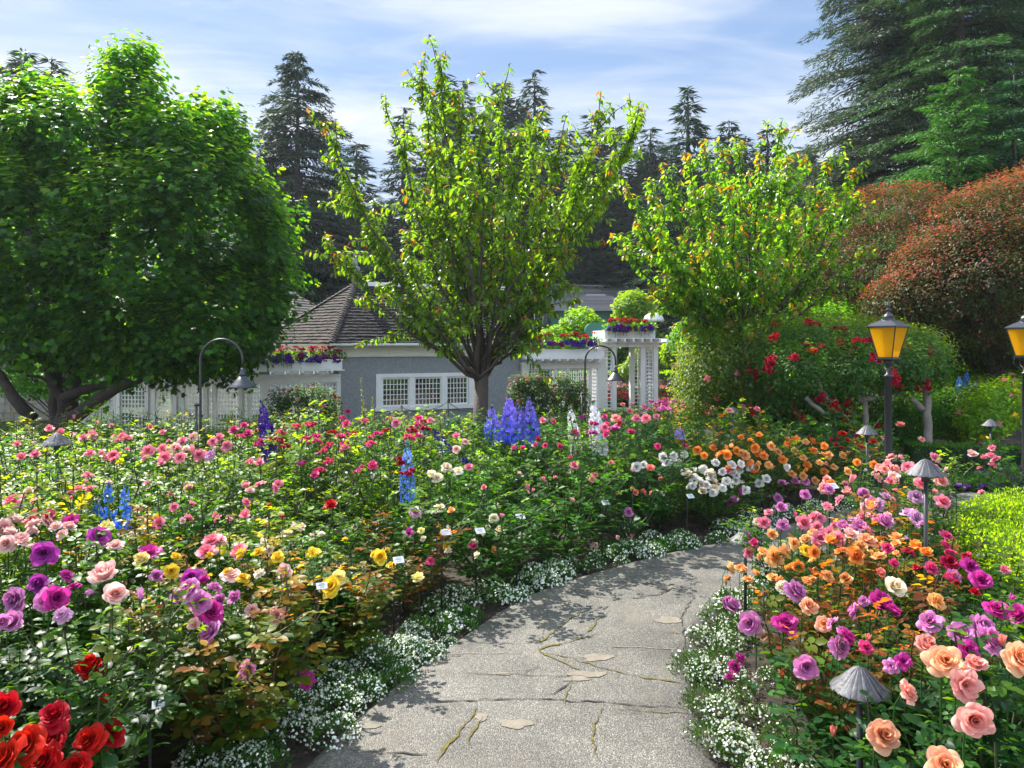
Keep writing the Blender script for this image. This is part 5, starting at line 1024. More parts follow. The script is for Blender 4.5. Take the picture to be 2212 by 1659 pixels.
# hero blooms: px, py, colour, width px, shape, tilt (0 up, 90 facing the viewer), turn
H_ = [
 # red group lower left
 (118, 1552, 'red', 88, 'full', 35, 0), (60, 1612, 'red', 96, 'full', 50, .3), (120, 1600, 'red', 90, 'full', 40, -.5), (196, 1600, 'red', 92, 'full', 55, .2), (232, 1590, 'red', 70, 'full', 60, .8), (20, 1640, 'red', 95, 'full', 60, -.4), (100, 1648, 'red', 100, 'full', 55, 0), (165, 1655, 'red', 70, 'full', 50, 0), (195, 1448, 'red', 62, 'cup', 25, 0), (226, 1525, 'red', 40, 'bud', 5, 0), (12, 1530, 'red', 60, 'cup', 50, .2), (5, 1575, 'red', 50, 'cup', 40, 0),
 # purple and mauve left
 (95, 1195, 'purple', 58, 'full', 80, 0), (38, 1295, 'mauve', 66, 'full', 75, .1), (85, 1262, 'purple', 50, 'cup', 60, .5), (120, 1292, 'magenta', 60, 'full', 70, .8), (100, 1300, 'mauve', 55, 'full', 60, 0), (155, 1130, 'magenta', 52, 'full', 40, 0), (212, 1160, 'purple', 48, 'full', 60, .6), (322, 1198, 'magenta', 60, 'full', 30, .2), (30, 1345, 'mauve', 46, 'cup', 60, 0), (8, 1345, 'mauve', 36, 'cup', 50, 0),
 (135, 1330, 'lilac', 40, 'loose', 50, 0), (340, 1245, 'mauve', 30, 'cup', 40, 0), (412, 1250, 'purple', 40, 'cup', 50, 0), (412, 1275, 'mauve', 56, 'full', 60, -.3), (430, 1300, 'mauve', 66, 'full', 65, .3), (452, 1325, 'magenta', 60, 'full', 50, .6), (458, 1368, 'mauve', 74, 'full', 55, -.4), (535, 1450, 'mauve', 46, 'full', 60, .4), (660, 1470, 'magenta', 50, 'loose', 88, .6), (385, 1290, 'mauve', 40, 'cup', 40, 0), (510, 1292, 'mauve', 34, 'cup', 40, 0),
 # pale pinks left
 (228, 1250, 'palepink', 62, 'cup', 30, .2), (248, 1285, 'palepink', 58, 'cup', 40, .8), (30, 1085, 'pink', 62, 'full', 25, 0), (48, 1170, 'palepink', 42, 'cup', 25, 0), (10, 1145, 'palepink', 42, 'cup', 40, 0), (150, 1140, 'palepink', 30, 'cup', 30, 0), (250, 1180, 'palepink', 36, 'full', 20, 0), (460, 1170, 'pink', 50, 'full', 20, 0), (445, 1195, 'pink', 58, 'full', 30, .4), (518, 1195, 'pink', 44, 'full', 25, 0), (500, 1245, 'palepink', 66, 'loose', 30, .4), (615, 1235, 'palepink', 44, 'full', 40, 0),
 (600, 1330, 'palepink', 60, 'loose', 40, 0), (545, 1320, 'palepink', 36, 'full', 40, 0), (604, 1352, 'magenta', 24, 'bud', 10, 0), (420, 1350, 'palepink', 30, 'cup', 40, 0), (345, 1132, 'pink', 34, 'full', 60, 0), (172, 1058, 'pink', 28, 'cup', 30, 0), (70, 1125, 'pink', 32, 'full', 30, 0), (105, 1115, 'hotpink', 28, 'full', 30, 0), (120, 1140, 'palepink', 30, 'full', 30, 0), (475, 1170, 'palepink', 34, 'full', 20, 0),
 # pink band on the back left
 (107, 928, 'pink', 42, 'full', 30, 0), (132, 935, 'pink', 38, 'full', 40, 0), (160, 905, 'pink', 20, 'bud', 10, 0), (38, 962, 'pink', 20, 'cup', 20, 0), (48, 988, 'pink', 26, 'cup', 40, 0), (78, 985, 'pink', 30, 'cup', 30, 0), (180, 948, 'pink', 38, 'full', 35, 0), (202, 942, 'pink', 26, 'full', 35, 0), (210, 920, 'pink', 22, 'bud', 10, 0), (250, 945, 'pink', 20, 'cup', 20, 0), (265, 945, 'pink', 28, 'full', 40, 0),
 (195, 980, 'pink', 28, 'full', 30, 0), (245, 985, 'pink', 36, 'full', 40, 0), (320, 976, 'pink', 34, 'full', 40, 0), (352, 970, 'pink', 30, 'full', 40, 0), (395, 955, 'pink', 34, 'full', 40, 0), (378, 968, 'palepink', 32, 'full', 50, 0), (358, 990, 'pink', 36, 'full', 50, 0), (388, 990, 'pink', 30, 'full', 50, 0), (420, 945, 'palepink', 34, 'full', 40, 0), (350, 1002, 'pink', 22, 'cup', 30, 0), (475, 948, 'pink', 44, 'full', 40, 0), (490, 965, 'pink', 30, 'full', 50, 0), (460, 955, 'pink', 30, 'full', 60, 0), (455, 985, 'lilac', 30, 'loose', 50, 0), (430, 985, 'pink', 32, 'full', 50, 0), (535, 940, 'hotpink', 32, 'cup', 20, 0), (528, 920, 'hotpink', 24, 'full', 20, 0), (505, 930, 'hotpink', 26, 'full', 20, 0),
 (540, 1000, 'pink', 26, 'cup', 20, 0), (562, 1002, 'pink', 26, 'cup', 30, 0), (600, 1047, 'pink', 28, 'full', 30, 0), (530, 1115, 'pink', 28, 'cup', 30, 0), (605, 1115, 'pink', 22, 'bud', 10, 0), (680, 1027, 'hotpink', 26, 'full', 20, 0), (804, 1008, 'hotpink', 30, 'full', 30, 0), (715, 1093, 'red', 40, 'full', 35, 0), (745, 968, 'pink', 22, 'cup', 20, 0), (752, 890, 'hotpink', 24, 'full', 20, 0), (792, 870, 'pink', 34, 'full', 30, 0), (748, 918, 'hotpink', 26, 'full', 20, 0), (855, 915, 'pink', 34, 'full', 50, 0), (905, 905, 'hotpink', 26, 'full', 20, 0), (930, 910, 'pink', 26, 'full', 20, 0),
 # middle left
 (945, 1035, 'cream', 34, 'full', 30, 0), (985, 945, 'pink', 20, 'cup', 30, 0), (1005, 955, 'palepink', 22, 'full', 60, 0), (985, 970, 'palepink', 22, 'full', 80, 0), (1013, 1010, 'pink', 26, 'full', 30, 0), (990, 1020, 'cream', 34, 'loose', 30, 0), (965, 1012, 'cream', 36, 'full', 30, 0), (932, 1027, 'cream', 28, 'full', 30, 0), (898, 1108, 'lilac', 34, 'full', 50, 0), (950, 1100, 'cream', 34, 'loose', 20, 0), (975, 1105, 'apricot', 22, 'cup', 30, 0), (1066, 1120, 'cream', 28, 'full', 60, 0), (1072, 1095, 'palepink', 20, 'bud', 20, 0), (1080, 1150, 'cream', 30, 'full', 30, 0), (1128, 1160, 'cream', 22, 'cup', 30, 0), (1070, 1192, 'apricot', 22, 'cup', 30, 0), (1022, 1180, 'hotpink', 26, 'cup', 20, 0), (883, 1152, 'magenta', 22, 'cup', 30, 0), (930, 1213, 'hotpink', 26, 'loose', 30, 0),
 (677, 1195, 'yellow', 44, 'loose', 35, 0), (822, 1205, 'yellow', 42, 'cup', 60, 0), (845, 1222, 'yellow', 30, 'loose', 30, 0), (902, 1248, 'lemon', 46, 'loose', 30, 0), (964, 1182, 'yellow', 24, 'full', 20, 0), (715, 1270, 'yellow', 48, 'full', 60, 0), (730, 1250, 'lemon', 36, 'full', 40, 0), (600, 1205, 'yellow', 34, 'full', 30, 0), (560, 1195, 'yellow', 28, 'full', 30, 0), (305, 1210, 'lemon', 40, 'full', 30, 0), (370, 1235, 'yellow', 34, 'full', 40, 0), (380, 1205, 'yellow', 24, 'cup', 30, 0), (230, 1140, 'lemon', 36, 'loose', 30, 0), (640, 1260, 'lemon', 30, 'loose', 30, 0), (560, 1240, 'cream', 28, 'loose', 30, 0),
 (1195, 913, 'hotpink', 24, 'cup', 20, 0), (1240, 938, 'hotpink', 30, 'full', 30, 0), (1172, 910, 'pink', 20, 'full', 20, 0), (1240, 1008, 'pink', 30, 'full', 30, 0), (1280, 1035, 'pink', 22, 'full', 40, 0), (1232, 990, 'hotpink', 16, 'cup', 0, 0), (1357, 1108, 'mauve', 28, 'full', 50, 0), (1405, 1012, 'coral', 26, 'full', 30, 0), (1320, 1000, 'coral', 20, 'loose', 20, 0), (1420, 965, 'hotpink', 18, 'full', 60, 0),
 # pink and mauve group under the arch
 (1375, 905, 'pink', 32, 'full', 30, 0), (1390, 880, 'pink', 34, 'full', 30, 0), (1330, 905, 'salmon', 34, 'full', 40, 0), (1360, 890, 'pink', 26, 'full', 30, 0), (1305, 925, 'pink', 26, 'full', 40, 0), (1418, 900, 'pink', 28, 'full', 40, 0), (1345, 875, 'pink', 28, 'full', 30, 0), (1395, 905, 'pink', 26, 'full', 40, 0), (1478, 965, 'hotpink', 24, 'full', 60, 0), (1570, 1020, 'pink', 24, 'cup', 30, 0),
 (1560, 873, 'pink', 28, 'full', 20, 0), (1582, 868, 'pink', 24, 'full', 30, 0), (1622, 858, 'pink', 32, 'full', 20, 0), (1605, 880, 'pink', 30, 'full', 30, 0), (1635, 885, 'pink', 26, 'full', 30, 0), (1575, 888, 'salmon', 30, 'full', 30, 0), (1668, 863, 'pink', 22, 'full', 20, 0), (1650, 870, 'pink', 20, 'cup', 20, 0),
 # white roses
 *[(x, y, 'white', w, 'full', 45, 0) for x, y, w in ((1432, 990, 30), (1455, 985, 34), (1478, 983, 32), (1462, 1000, 30), (1440, 1000, 26), (1500, 1035, 34), (1535, 1030, 38), (1520, 1015, 26), (1560, 1020, 34), (1545, 1000, 34), (1580, 1005, 30), (1600, 1003, 30), (1620, 1010, 28), (1570, 1040, 34), (1590, 1040, 30), (1610, 1060, 28), (1495, 1050, 32), (1525, 1048, 30), (1560, 1055, 26), (1480, 1020, 24), (1375, 1010, 30), (1390, 1005, 24), (1640, 1045, 28), (1655, 1035, 24), (1700, 1010, 20), (1590, 1028, 26), (1540, 1065, 24))],
 # orange drift
 *[(x, y, c, w, 'full', 40, 0) for x, y, c, w in ((1505, 975, 'orange', 26), (1520, 985, 'orange', 24), (1540, 968, 'orange', 20), (1570, 985, 'orange', 28), (1590, 975, 'orange', 26), (1610, 985, 'apricot', 28), (1630, 970, 'orange', 26), (1650, 985, 'orange', 30), (1665, 965, 'apricot', 28), (1680, 978, 'apricot', 32), (1700, 960, 'orange', 24), (1715, 975, 'apricot', 30), (1735, 990, 'apricot', 30), (1755, 975, 'orange', 28), (1745, 1005, 'orange', 26), (1770, 1000, 'apricot', 30), (1790, 985, 'apricot', 28), (1780, 1020, 'orange', 30), (1800, 1010, 'apricot', 26), (1820, 985, 'apricot', 24), (1690, 995, 'orange', 26), (1710, 1025, 'apricot', 28), (1735, 1030, 'apricot', 26), (1620, 1000, 'orange', 22), (1660, 1005, 'apricot', 24), (1720, 950, 'orange', 22), (1740, 955, 'apricot', 22), (1640, 940, 'orange', 20), (1600, 945, 'orange', 18), (1780, 965, 'orange', 22), (1850, 1000, 'orange', 26), (1830, 1020, 'apricot', 24), (1885, 1005, 'orange', 26), (1910, 1015, 'salmon', 26), (1760, 1040, 'apricot', 28), (1795, 1045, 'orange', 24))],
 # right bed
 (1990, 950, 'salmon', 32, 'full', 40, 0), (1912, 948, 'pink', 30, 'full', 50, 0), (2018, 990, 'pink', 34, 'loose', 40, 0), (1945, 920, 'coral', 20, 'cup', 20, 0), (1820, 938, 'red', 24, 'full', 30, 0), (2030, 1040, 'salmon', 42, 'full', 40, 0), (2062, 1040, 'cream', 40, 'full', 30, 0), (1985, 1045, 'pink', 42, 'full', 40, 0), (2100, 1015, 'pink', 26, 'full', 30, 0), (1960, 1010, 'pink', 36, 'full', 40, 0), (1930, 1030, 'palepink', 34, 'loose', 40, 0), (2140, 985, 'pink', 26, 'full', 30, 0),
 (1690, 1045, 'mauve', 32, 'cup', 20, 0), (1718, 1042, 'mauve', 36, 'cup', 30, 0), (1740, 1040, 'mauve', 30, 'full', 40, 0), (1680, 1078, 'mauve', 34, 'full', 60, 0), (1738, 1070, 'mauve', 34, 'full', 60, 0), (1790, 1058, 'mauve', 30, 'full', 40, 0), (1585, 1082, 'mauve', 34, 'cup', 30, 0), (1575, 1088, 'magenta', 20, 'cup', 20, 0), (1600, 1070, 'magenta', 18, 'bud', 0, 0), (1688, 1098, 'mauve', 30, 'cup', 50, 0), (1862, 1070, 'mauve', 36, 'cup', 50, 0), (1980, 1075, 'lilac', 44, 'full', 50, 0), (1978, 1120, 'lilac', 48, 'full', 60, .4), (1905, 1130, 'mauve', 40, 'cup', 40, 0), (2035, 1085, 'pink', 44, 'full', 40, 0), (1900, 1090, 'lilac', 40, 'loose', 50, 0),
 (1650, 1130, 'pink', 34, 'full', 40, 0), (1690, 1135, 'mauve', 36, 'full', 40, 0), (1718, 1115, 'hotpink', 20, 'bud', 0, 0), (1735, 1130, 'pink', 40, 'full', 40, 0), (1765, 1140, 'pink', 34, 'full', 40, 0), (1790, 1155, 'pink', 44, 'loose', 40, 0), (1820, 1140, 'mauve', 36, 'cup', 30, 0), (1810, 1165, 'pink', 40, 'full', 40, 0), (1770, 1165, 'pink', 38, 'full', 40, 0), (1855, 1140, 'mauve', 40, 'cup', 30, 0), (1872, 1170, 'peach', 52, 'full', 35, 0), (1668, 1155, 'apricot', 30, 'cup', 50, 0), (1672, 1205, 'apricot', 46, 'full', 40, 0), (1715, 1175, 'apricot', 30, 'full', 40, 0), (1740, 1190, 'yellow', 34, 'full', 40, 0), (1850, 1205, 'orange', 34, 'cup', 60, 0), (2000, 1195, 'orange', 30, 'cup', 30, 0), (1900, 1240, 'coral', 26, 'cup', 30, 0),
 (1560, 1180, 'hotpink', 34, 'cup', 20, 0), (1595, 1178, 'pink', 40, 'full', 30, 0), (1628, 1175, 'hotpink', 26, 'cup', 30, 0), (1618, 1165, 'magenta', 16, 'bud', 0, 0), (1575, 1200, 'pink', 34, 'full', 40, 0), (1615, 1195, 'pink', 30, 'full', 40, 0), (1572, 1215, 'orange', 30, 'cup', 30, 0), (1600, 1230, 'apricot', 30, 'full', 30, 0), (1545, 1235, 'coral', 28, 'cup', 30, 0), (1555, 1300, 'apricot', 32, 'cup', 20, 0), (1530, 1265, 'orange', 26, 'cup', 20, 0),
 (1715, 1278, 'mauve', 72, 'full', 45, .3), (1745, 1310, 'peach', 46, 'full', 50, 0), (1690, 1270, 'cream', 36, 'cup', 40, 0), (1568, 1310, 'mauve', 58, 'cup', 60, .6), (1622, 1345, 'mauve', 62, 'full', 65, -.6), (1695, 1352, 'magenta', 56, 'full', 20, 0), (1780, 1350, 'peach', 38, 'full', 40, 0), (1812, 1400, 'mauve', 50, 'full', 55, 0), (1900, 1310, 'magenta', 56, 'cup', 35, .4), (1868, 1400, 'hotpink', 36, 'full', 40, 0), (1785, 1245, 'apricot', 30, 'full', 40, 0), (1930, 1270, 'cream', 44, 'cup', 40, 0), (2020, 1300, 'apricot', 40, 'full', 40, 0),
 (2042, 1160, 'hotpink', 30, 'cup', 30, 0), (2050, 1215, 'crimson', 38, 'full', 50, 0), (2095, 1225, 'magenta', 40, 'full', 50, 0), (2120, 1255, 'magenta', 50, 'full', 50, 0), (2060, 1245, 'mauve', 36, 'loose', 50, 0), (2150, 1320, 'magenta', 56, 'full', 35, 0), (2105, 1280, 'crimson', 22, 'cup', 20, 0), (2010, 1345, 'mauve', 54, 'full', 45, -.3), (2075, 1370, 'mauve', 62, 'full', 55, 0), (2115, 1360, 'mauve', 60, 'cup', 45, .5), (2130, 1385, 'mauve', 70, 'full', 60, .2), (2090, 1405, 'magenta', 50, 'full', 60, 0), (2100, 1160, 'salmon', 34, 'cup', 20, 0), (2160, 1165, 'peach', 30, 'cup', 20, 0), (2170, 1235, 'pink', 26, 'cup', 20, 0),
 (2040, 1430, 'peach', 98, 'full', 38, 0), (2000, 1400, 'salmon', 56, 'cup', 20, .3), (2105, 1440, 'salmon', 54, 'cup', 30, -.3), (2082, 1480, 'salmon', 66, 'loose', 70, .3), (2200, 1425, 'peach', 76, 'full', 50, .5), (2165, 1395, 'coral', 28, 'bud', 5, 0), (1876, 1385, 'coral', 22, 'bud', 5, 0), (1905, 1590, 'peach', 92, 'full', 62, -.2), (2100, 1552, 'salmon', 82, 'full', 70, .15), (2038, 1655, 'peach', 80, 'full', 50, 0), (1958, 1495, 'salmon', 60, 'loose', 60, .6), (1740, 1440, 'mauve', 54, 'full', 65, .3), (1595, 1425, 'magenta', 34, 'cup', 50, .8), (1590, 1440, 'magenta', 32, 'cup', 70, -.4), (1575, 1465, 'magenta', 22, 'cup', 30, 0), (1690, 1465, 'copperbud', 30, 'bud', 20, 0), (1800, 1590, 'coral', 16, 'bud', 0, 0), (1950, 1430, 'magenta', 40, 'loose', 50, 0), (1925, 1440, 'mauve', 36, 'loose', 50, 0), (568, 1578, 'salmon', 20, 'bud', 0, 0), (280, 1410, 'cream', 22, 'bud', 0, 0)]
PET['copperbud'] = ((.22, .05, .015), (.40, .10, .03))
# drifts of smaller flowers: cx, cy, rx, ry, colour, n, size px, kind
Dr = [(560, 930, 60, 25, 'hotpink', 7, 22, 'c'), (660, 945, 60, 35, 'hotpink', 10, 22, 'c'), (760, 930, 60, 40, 'hotpink', 10, 24, 'c'), (870, 925, 60, 25, 'hotpink', 9, 24, 'c'), (700, 1000, 90, 30, 'magenta', 5, 22, 'c'), (900, 1000, 40, 30, 'crimson', 4, 24, 'c'),
      (250, 960, 250, 40, 'pink', 22, 24, 'b'), (130, 1060, 130, 50, 'pink', 12, 24, 'b'), (450, 1040, 150, 60, 'pink', 12, 22, 'b'), (60, 1150, 80, 40, 'palepink', 10, 34, 'b'), (1400, 870, 60, 22, 'mauve', 22, 26, 'c'), (1330, 920, 60, 25, 'hotpink', 8, 22, 'b'), (1280, 915, 60, 20, 'mauve', 5, 22, 'c'), (1470, 850, 50, 16, 'hotpink', 8, 22, 'c'),
      (1690, 985, 160, 40, 'orange', 40, 22, 'b'), (1540, 1035, 90, 28, 'white', 22, 26, 'b'), (1900, 1040, 140, 60, 'salmon', 26, 30, 'b'), (2050, 1000, 120, 30, 'pink', 14, 24, 'b'), (1800, 1120, 180, 40, 'pink', 22, 32, 'b'), (1780, 1190, 200, 40, 'apricot', 20, 30, 'b'), (1950, 1130, 120, 60, 'lilac', 8, 32, 'b'), (1700, 1240, 160, 40, 'apricot', 16, 30, 'b'),
      (2000, 1220, 140, 50, 'hotpink', 10, 30, 'b'), (2130, 1330, 90, 60, 'magenta', 4, 40, 'b'), (1800, 1330, 160, 60, 'mauve', 6, 38, 'b'), (1850, 950, 70, 20, 'crimson', 10, 16, 'b'), (1150, 950, 70, 30, 'hotpink', 6, 18, 'b'), (820, 1170, 160, 50, 'yellow', 5, 22, 'b'), (500, 1230, 160, 40, 'yellow', 7, 28, 'b'), (640, 1170, 100, 40, 'cream', 10, 22, 'b'), (980, 1160, 140, 50, 'cream', 8, 20, 'b'),
      (300, 1280, 200, 60, 'mauve', 9, 36, 'b'), (1130, 1080, 120, 60, 'pink', 9, 16, 'b'), (1350, 1040, 90, 40, 'coral', 9, 18, 'b'), (1300, 1150, 100, 40, 'pink', 4, 14, 'b'), (2150, 1080, 60, 20, 'pink', 5, 24, 'b'), (1480, 1250, 20, 40, 'coral', 2, 24, 'b'), (420, 1120, 120, 30, 'pink', 6, 22, 'b'), (560, 1100, 100, 30, 'red', 3, 22, 'b'), (2120, 960, 80, 30, 'pink', 6, 22, 'b'), (2140, 860, 60, 40, 'pink', 8, 14, 'b'), (2160, 930, 50, 30, 'yellow', 6, 16, 'b')]
rb = np.random.default_rng(12)
def add_bloom(px, py, col, w, shape, tilt, turn, cl=False, size=None):
    p = hit(px, py)
    if p is None: return
    s = float(np.clip(w * PS * p[1] / F * (1.0 if p[1] < 4.5 else .88), .05, .128 if p[1] < 4.5 else .112)) if size is None else size
    if cl: s = float(np.clip(s, .085, .12))
    d = ((BX - p[:2]) ** 2).sum(1); i = int(d.argmin())
    if d[i] > .9 ** 2: return
    bushes[i]['bl'].append((p, col, s, shape, tilt, turn, cl))
for a in H_: add_bloom(*a)
for cx, cy, rx, ry, col, n, w, k in Dr:
    for i in range(n):
        a = rb.uniform(0, 6.28); r = math.sqrt(rb.random()); add_bloom(cx + rx * r * math.cos(a), cy + ry * r * math.sin(a), col if rb.random() < .72 else {'pink': 'palepink', 'orange': 'apricot', 'hotpink': 'crimson', 'mauve': 'magenta', 'apricot': 'orange', 'salmon': 'pink', 'white': 'cream', 'magenta': 'hotpink', 'yellow': 'lemon', 'cream': 'palepink'}.get(col, col), w * rb.uniform(.6, 1.2), ['full', 'cup', 'loose', 'bud'][rb.choice(4, p=[.38, .26, .14, .22])], rb.uniform(0, 75), rb.uniform(-2.6, 2.6), k == 'c')
CN = {'red': 'bright red', 'crimson': 'crimson', 'magenta': 'magenta', 'purple': 'purple', 'mauve': 'mauve pink', 'lilac': 'pale lilac', 'hotpink': 'hot pink', 'pink': 'clear pink', 'palepink': 'pale blush pink', 'coral': 'coral', 'peach': 'peach', 'salmon': 'salmon pink', 'orange': 'orange', 'apricot': 'apricot', 'yellow': 'yellow', 'lemon': 'lemon yellow', 'cream': 'cream', 'white': 'white', 'copperbud': 'copper'}
FN = {'green': 'green leaved', 'dark': 'dark leaved', 'copper': 'copper leaved', 'lime': 'pale leaved', 'amber': 'amber leaved'}
LM = [('the oval gate lamp', 433, 1000), ('the blue delphiniums at left', 250, 1100), ('the far left path light', 123, 1040), ('the bottom left corner', 0, 1659), ('the pale blue delphinium', 880, 1030), ('the dark purple delphinium', 575, 930), ('the single bright red rose', 715, 1093), ('the big lemon yellow rose', 902, 1248),
      ('the violet blue delphinium clump', 1100, 930), ('the far gooseneck lamp', 1264, 1000), ('the white roses', 1550, 1030), ('the orange roses', 1720, 985), ('the lamp post base', 1919, 925), ('the large tall path light', 2000, 1040), ('the yellow green hedge', 2120, 1120), ('the path light at the bend', 1610, 1160),
      ('the sunken path light', 1857, 1490), ('the bottom right corner', 2212, 1659), ('the big peach rose', 1905, 1590), ('the coppery bush', 980, 1110), ('the magenta rose by the path', 660, 1470), ('the copper plum trees', 2100, 800), ('the white arch', 1350, 880), ('the thick dark tree trunks', 85, 905), ('the grey house windows', 920, 860), ('the oval gate', 355, 890), ('the tall green seed spikes', 790, 900), ('the tall plant label', 861, 1210)]
OW = ['nearest', 'second', 'third', 'fourth', 'fifth', 'sixth', 'seventh', 'eighth', 'ninth', 'tenth', 'eleventh', 'twelfth', 'thirteenth', 'fourteenth', 'fifteenth', 'sixteenth', 'seventeenth', 'eighteenth', 'nineteenth', 'twentieth', 'twenty first', 'twenty second', 'twenty third', 'twenty fourth']
def plant_roses():
    rng = np.random.default_rng(15); keyed = {}
    for b in bushes:
        gh = float(gz(b['x'], b['y'])); px = (CX + F * b['x'] / b['y']) / PS; py = (HV + F * (EYE - b['h'] - gh) / b['y']) / PS; b['px'], b['py'] = px, py
        b['kind'] = foliage_kind(px, py, b['s'], rng); cols = [q[1] for q in b['bl']]; b['col'] = max(sorted(set(cols)), key=cols.count) if cols else None
        k = min(range(len(LM)), key=lambda i: (LM[i][1] - px) ** 2 + (LM[i][2] - py) ** 2); dx, dy = px - LM[k][1], py - LM[k][2]; b['d'] = math.hypot(dx, dy)
        rel = ('left of' if dx < 0 else 'right of') if abs(dx) > abs(dy) else ('behind' if dy < 0 else 'in front of')
        desc = (CN[b['col']] + ' rose bush') if b['col'] else 'bloomless rose bush'
        b['key'] = (FN[b['kind']] + ' ' + desc, rel, LM[k][0]); keyed.setdefault(b['key'], []).append(b)
    for key, L in keyed.items():
        L.sort(key=lambda q: q['d'])
        for i, b in enumerate(L):
            o_ = '' if len(L) == 1 else ('nearest ' if i == 0 else OW[min(i, 23)] + ' nearest ')
            b['label'] = o_ + key[0] + ' ' + key[1] + ' ' + key[2]
    for n, b in enumerate(bushes):
        z0 = float(gz(b['x'], b['y'])); near = b['y'] < 5.2; t = thing('rose_bush', b['label'], 'rose bush', (b['x'], b['y'], z0), group='rose bushes in the beds')
        fm, cm = rose_foliage(b['kind'], n % (4 if near else 3), near); h = b['h'] * rng.uniform(.84, 1.03); w = rng.uniform(.9, 1.15) * (1.0 if b['y'] < 6 else 1.2); rz = rng.uniform(0, 6.28)
        put('foliage', fm, t, (0, 0, 0), (0, 0, rz), (w, w, h)); put('canes', cm, t, (0, 0, 0), (0, 0, rz), (w, w, h))
        for j, (p, col, s, shape, tilt, turn, cl) in enumerate(b['bl'][:100]):
            if cl: put('bloom_cluster', cluster_mesh(col, j % 2), t, (p[0] - b['x'], p[1] - b['y'], p[2] - z0), (rng.uniform(-.3, .3), rng.uniform(-.3, .3), rng.uniform(0, 6)), (s * 1.25,) * 3); continue
            lod = 2 if b['y'] < 3.6 else (1 if b['y'] < 8.5 else 0); tl = min((0, 25, 50, 75), key=lambda q: abs(q - tilt))
            # built facing -Y (towards the viewer) when tilted; turn spins about the vertical
            put('bud' if shape == 'bud' else 'bloom', bloom_mesh(col, shape, tl, lod, (j + n) % 3), t, (p[0] - b['x'], p[1] - b['y'], p[2] - z0), (0, 0, PI + turn + rng.uniform(-.5, .5)), (s * rng.uniform(.9, 1.08), s * rng.uniform(.9, 1.08), s * rng.uniform(.85, 1.15)))
plant_roses()
print('bushes', len(bushes), 'blooms', sum(len(b['bl']) for b in bushes))

# ------------------------------------------------------------------ alyssum edging
def alyssum(name, label, line, sgn, Y1, seed):
    rng = np.random.default_rng(seed); g = G(); P = line[(line[:, 1] > 2.2) & (line[:, 1] < Y1)]; P = resamp(P, 500); T = nrm(np.gradient(P, axis=0)); Nn = np.stack([-T[:, 1], T[:, 0]], 1) * sgn; c0 = np.array([*P[len(P) // 2], 0]); mounds = []
    L = np.linalg.norm(np.diff(P, axis=0), axis=1).sum(); n = int(L / .052)
    for i in range(n):
        k = rng.integers(0, 500); o = rng.uniform(-.05, .46); q = P[k] + Nn[k] * o; r = rng.uniform(.07, .15) * (1.0 if o < .25 else .85); mounds.append((q[0], q[1], r, r * rng.uniform(.75, 1.1), rng.random()))
    for x, y, r, h, w in mounds:
        k = 5.0 if y < 5 else 3.0; z0 = float(gz(x, y)); m = int(330 * (r / .11) ** 2 * (1.0 if y < 5 else .6)); d = rdir(rng, m); d[:, 2] = np.abs(d[:, 2]); pos = np.array([x, y, z0]) + d * [r, r, h] * rng.uniform(.55, 1.0, (m, 1)) - c0
        dd = nrm(d + rng.normal(0, .5, (m, 3)) + [0, 0, .4]); sc = (.020 if y < 5 else .030) * rng.uniform(.7, 1.3, m); g.inst(SMALL, pos, frames(dd, rdir(rng, m)), np.stack([sc * .6, sc, sc], 1), pal(rng, m, [(3, (.05, .14, .015)), (2, (.08, .19, .02)), (1, (.03, .09, .012))]))
        m2 = int((170 if w < .40 else 80 if w < .72 else 16) * (r / .11) ** 2 * (1 if y < 5 else .62)); d = rdir(rng, m2); d[:, 2] = np.abs(d[:, 2]) * .9 + .12; d = nrm(d); pos = np.array([x, y, z0]) + d * [r, r, h] * rng.uniform(.95, 1.10, (m2, 1)) - c0
        sc = (.0062 if y < 5 else .0085) * rng.uniform(.7, 1.3, m2); g.inst(FLW, pos, frames(rdir(rng, m2), nrm(d + rng.normal(0, .35, (m2, 3)))), sc, pal(rng, m2, [(1, (.86, .88, .84)), (1, (.76, .80, .72))], .08))
    tag(g.build('alyssum_edging', M_LEAF2, loc=c0), label, 'ground cover', kind='stuff')
FLW = (np.array([[0, -1, 0], [.7, -.7, .1], [1, 0, 0], [.7, .7, .1], [0, 1, 0], [-.7, .7, .1], [-1, 0, 0], [-.7, -.7, .1]]), [(0, 1, 2, 3, 4, 5, 6, 7)])
M_LEAF2 = leaf_mat('alyssum', .6, .3, (1.25, 1.3, .9), .3, .12, 8)
alyssum('alyssum', 'white flowered alyssum edging along the left side of the path', LEs, 1, 9.0, 71)
alyssum('alyssum', 'white flowered alyssum edging along the right side of the path', REs, -1, 6.2, 72)

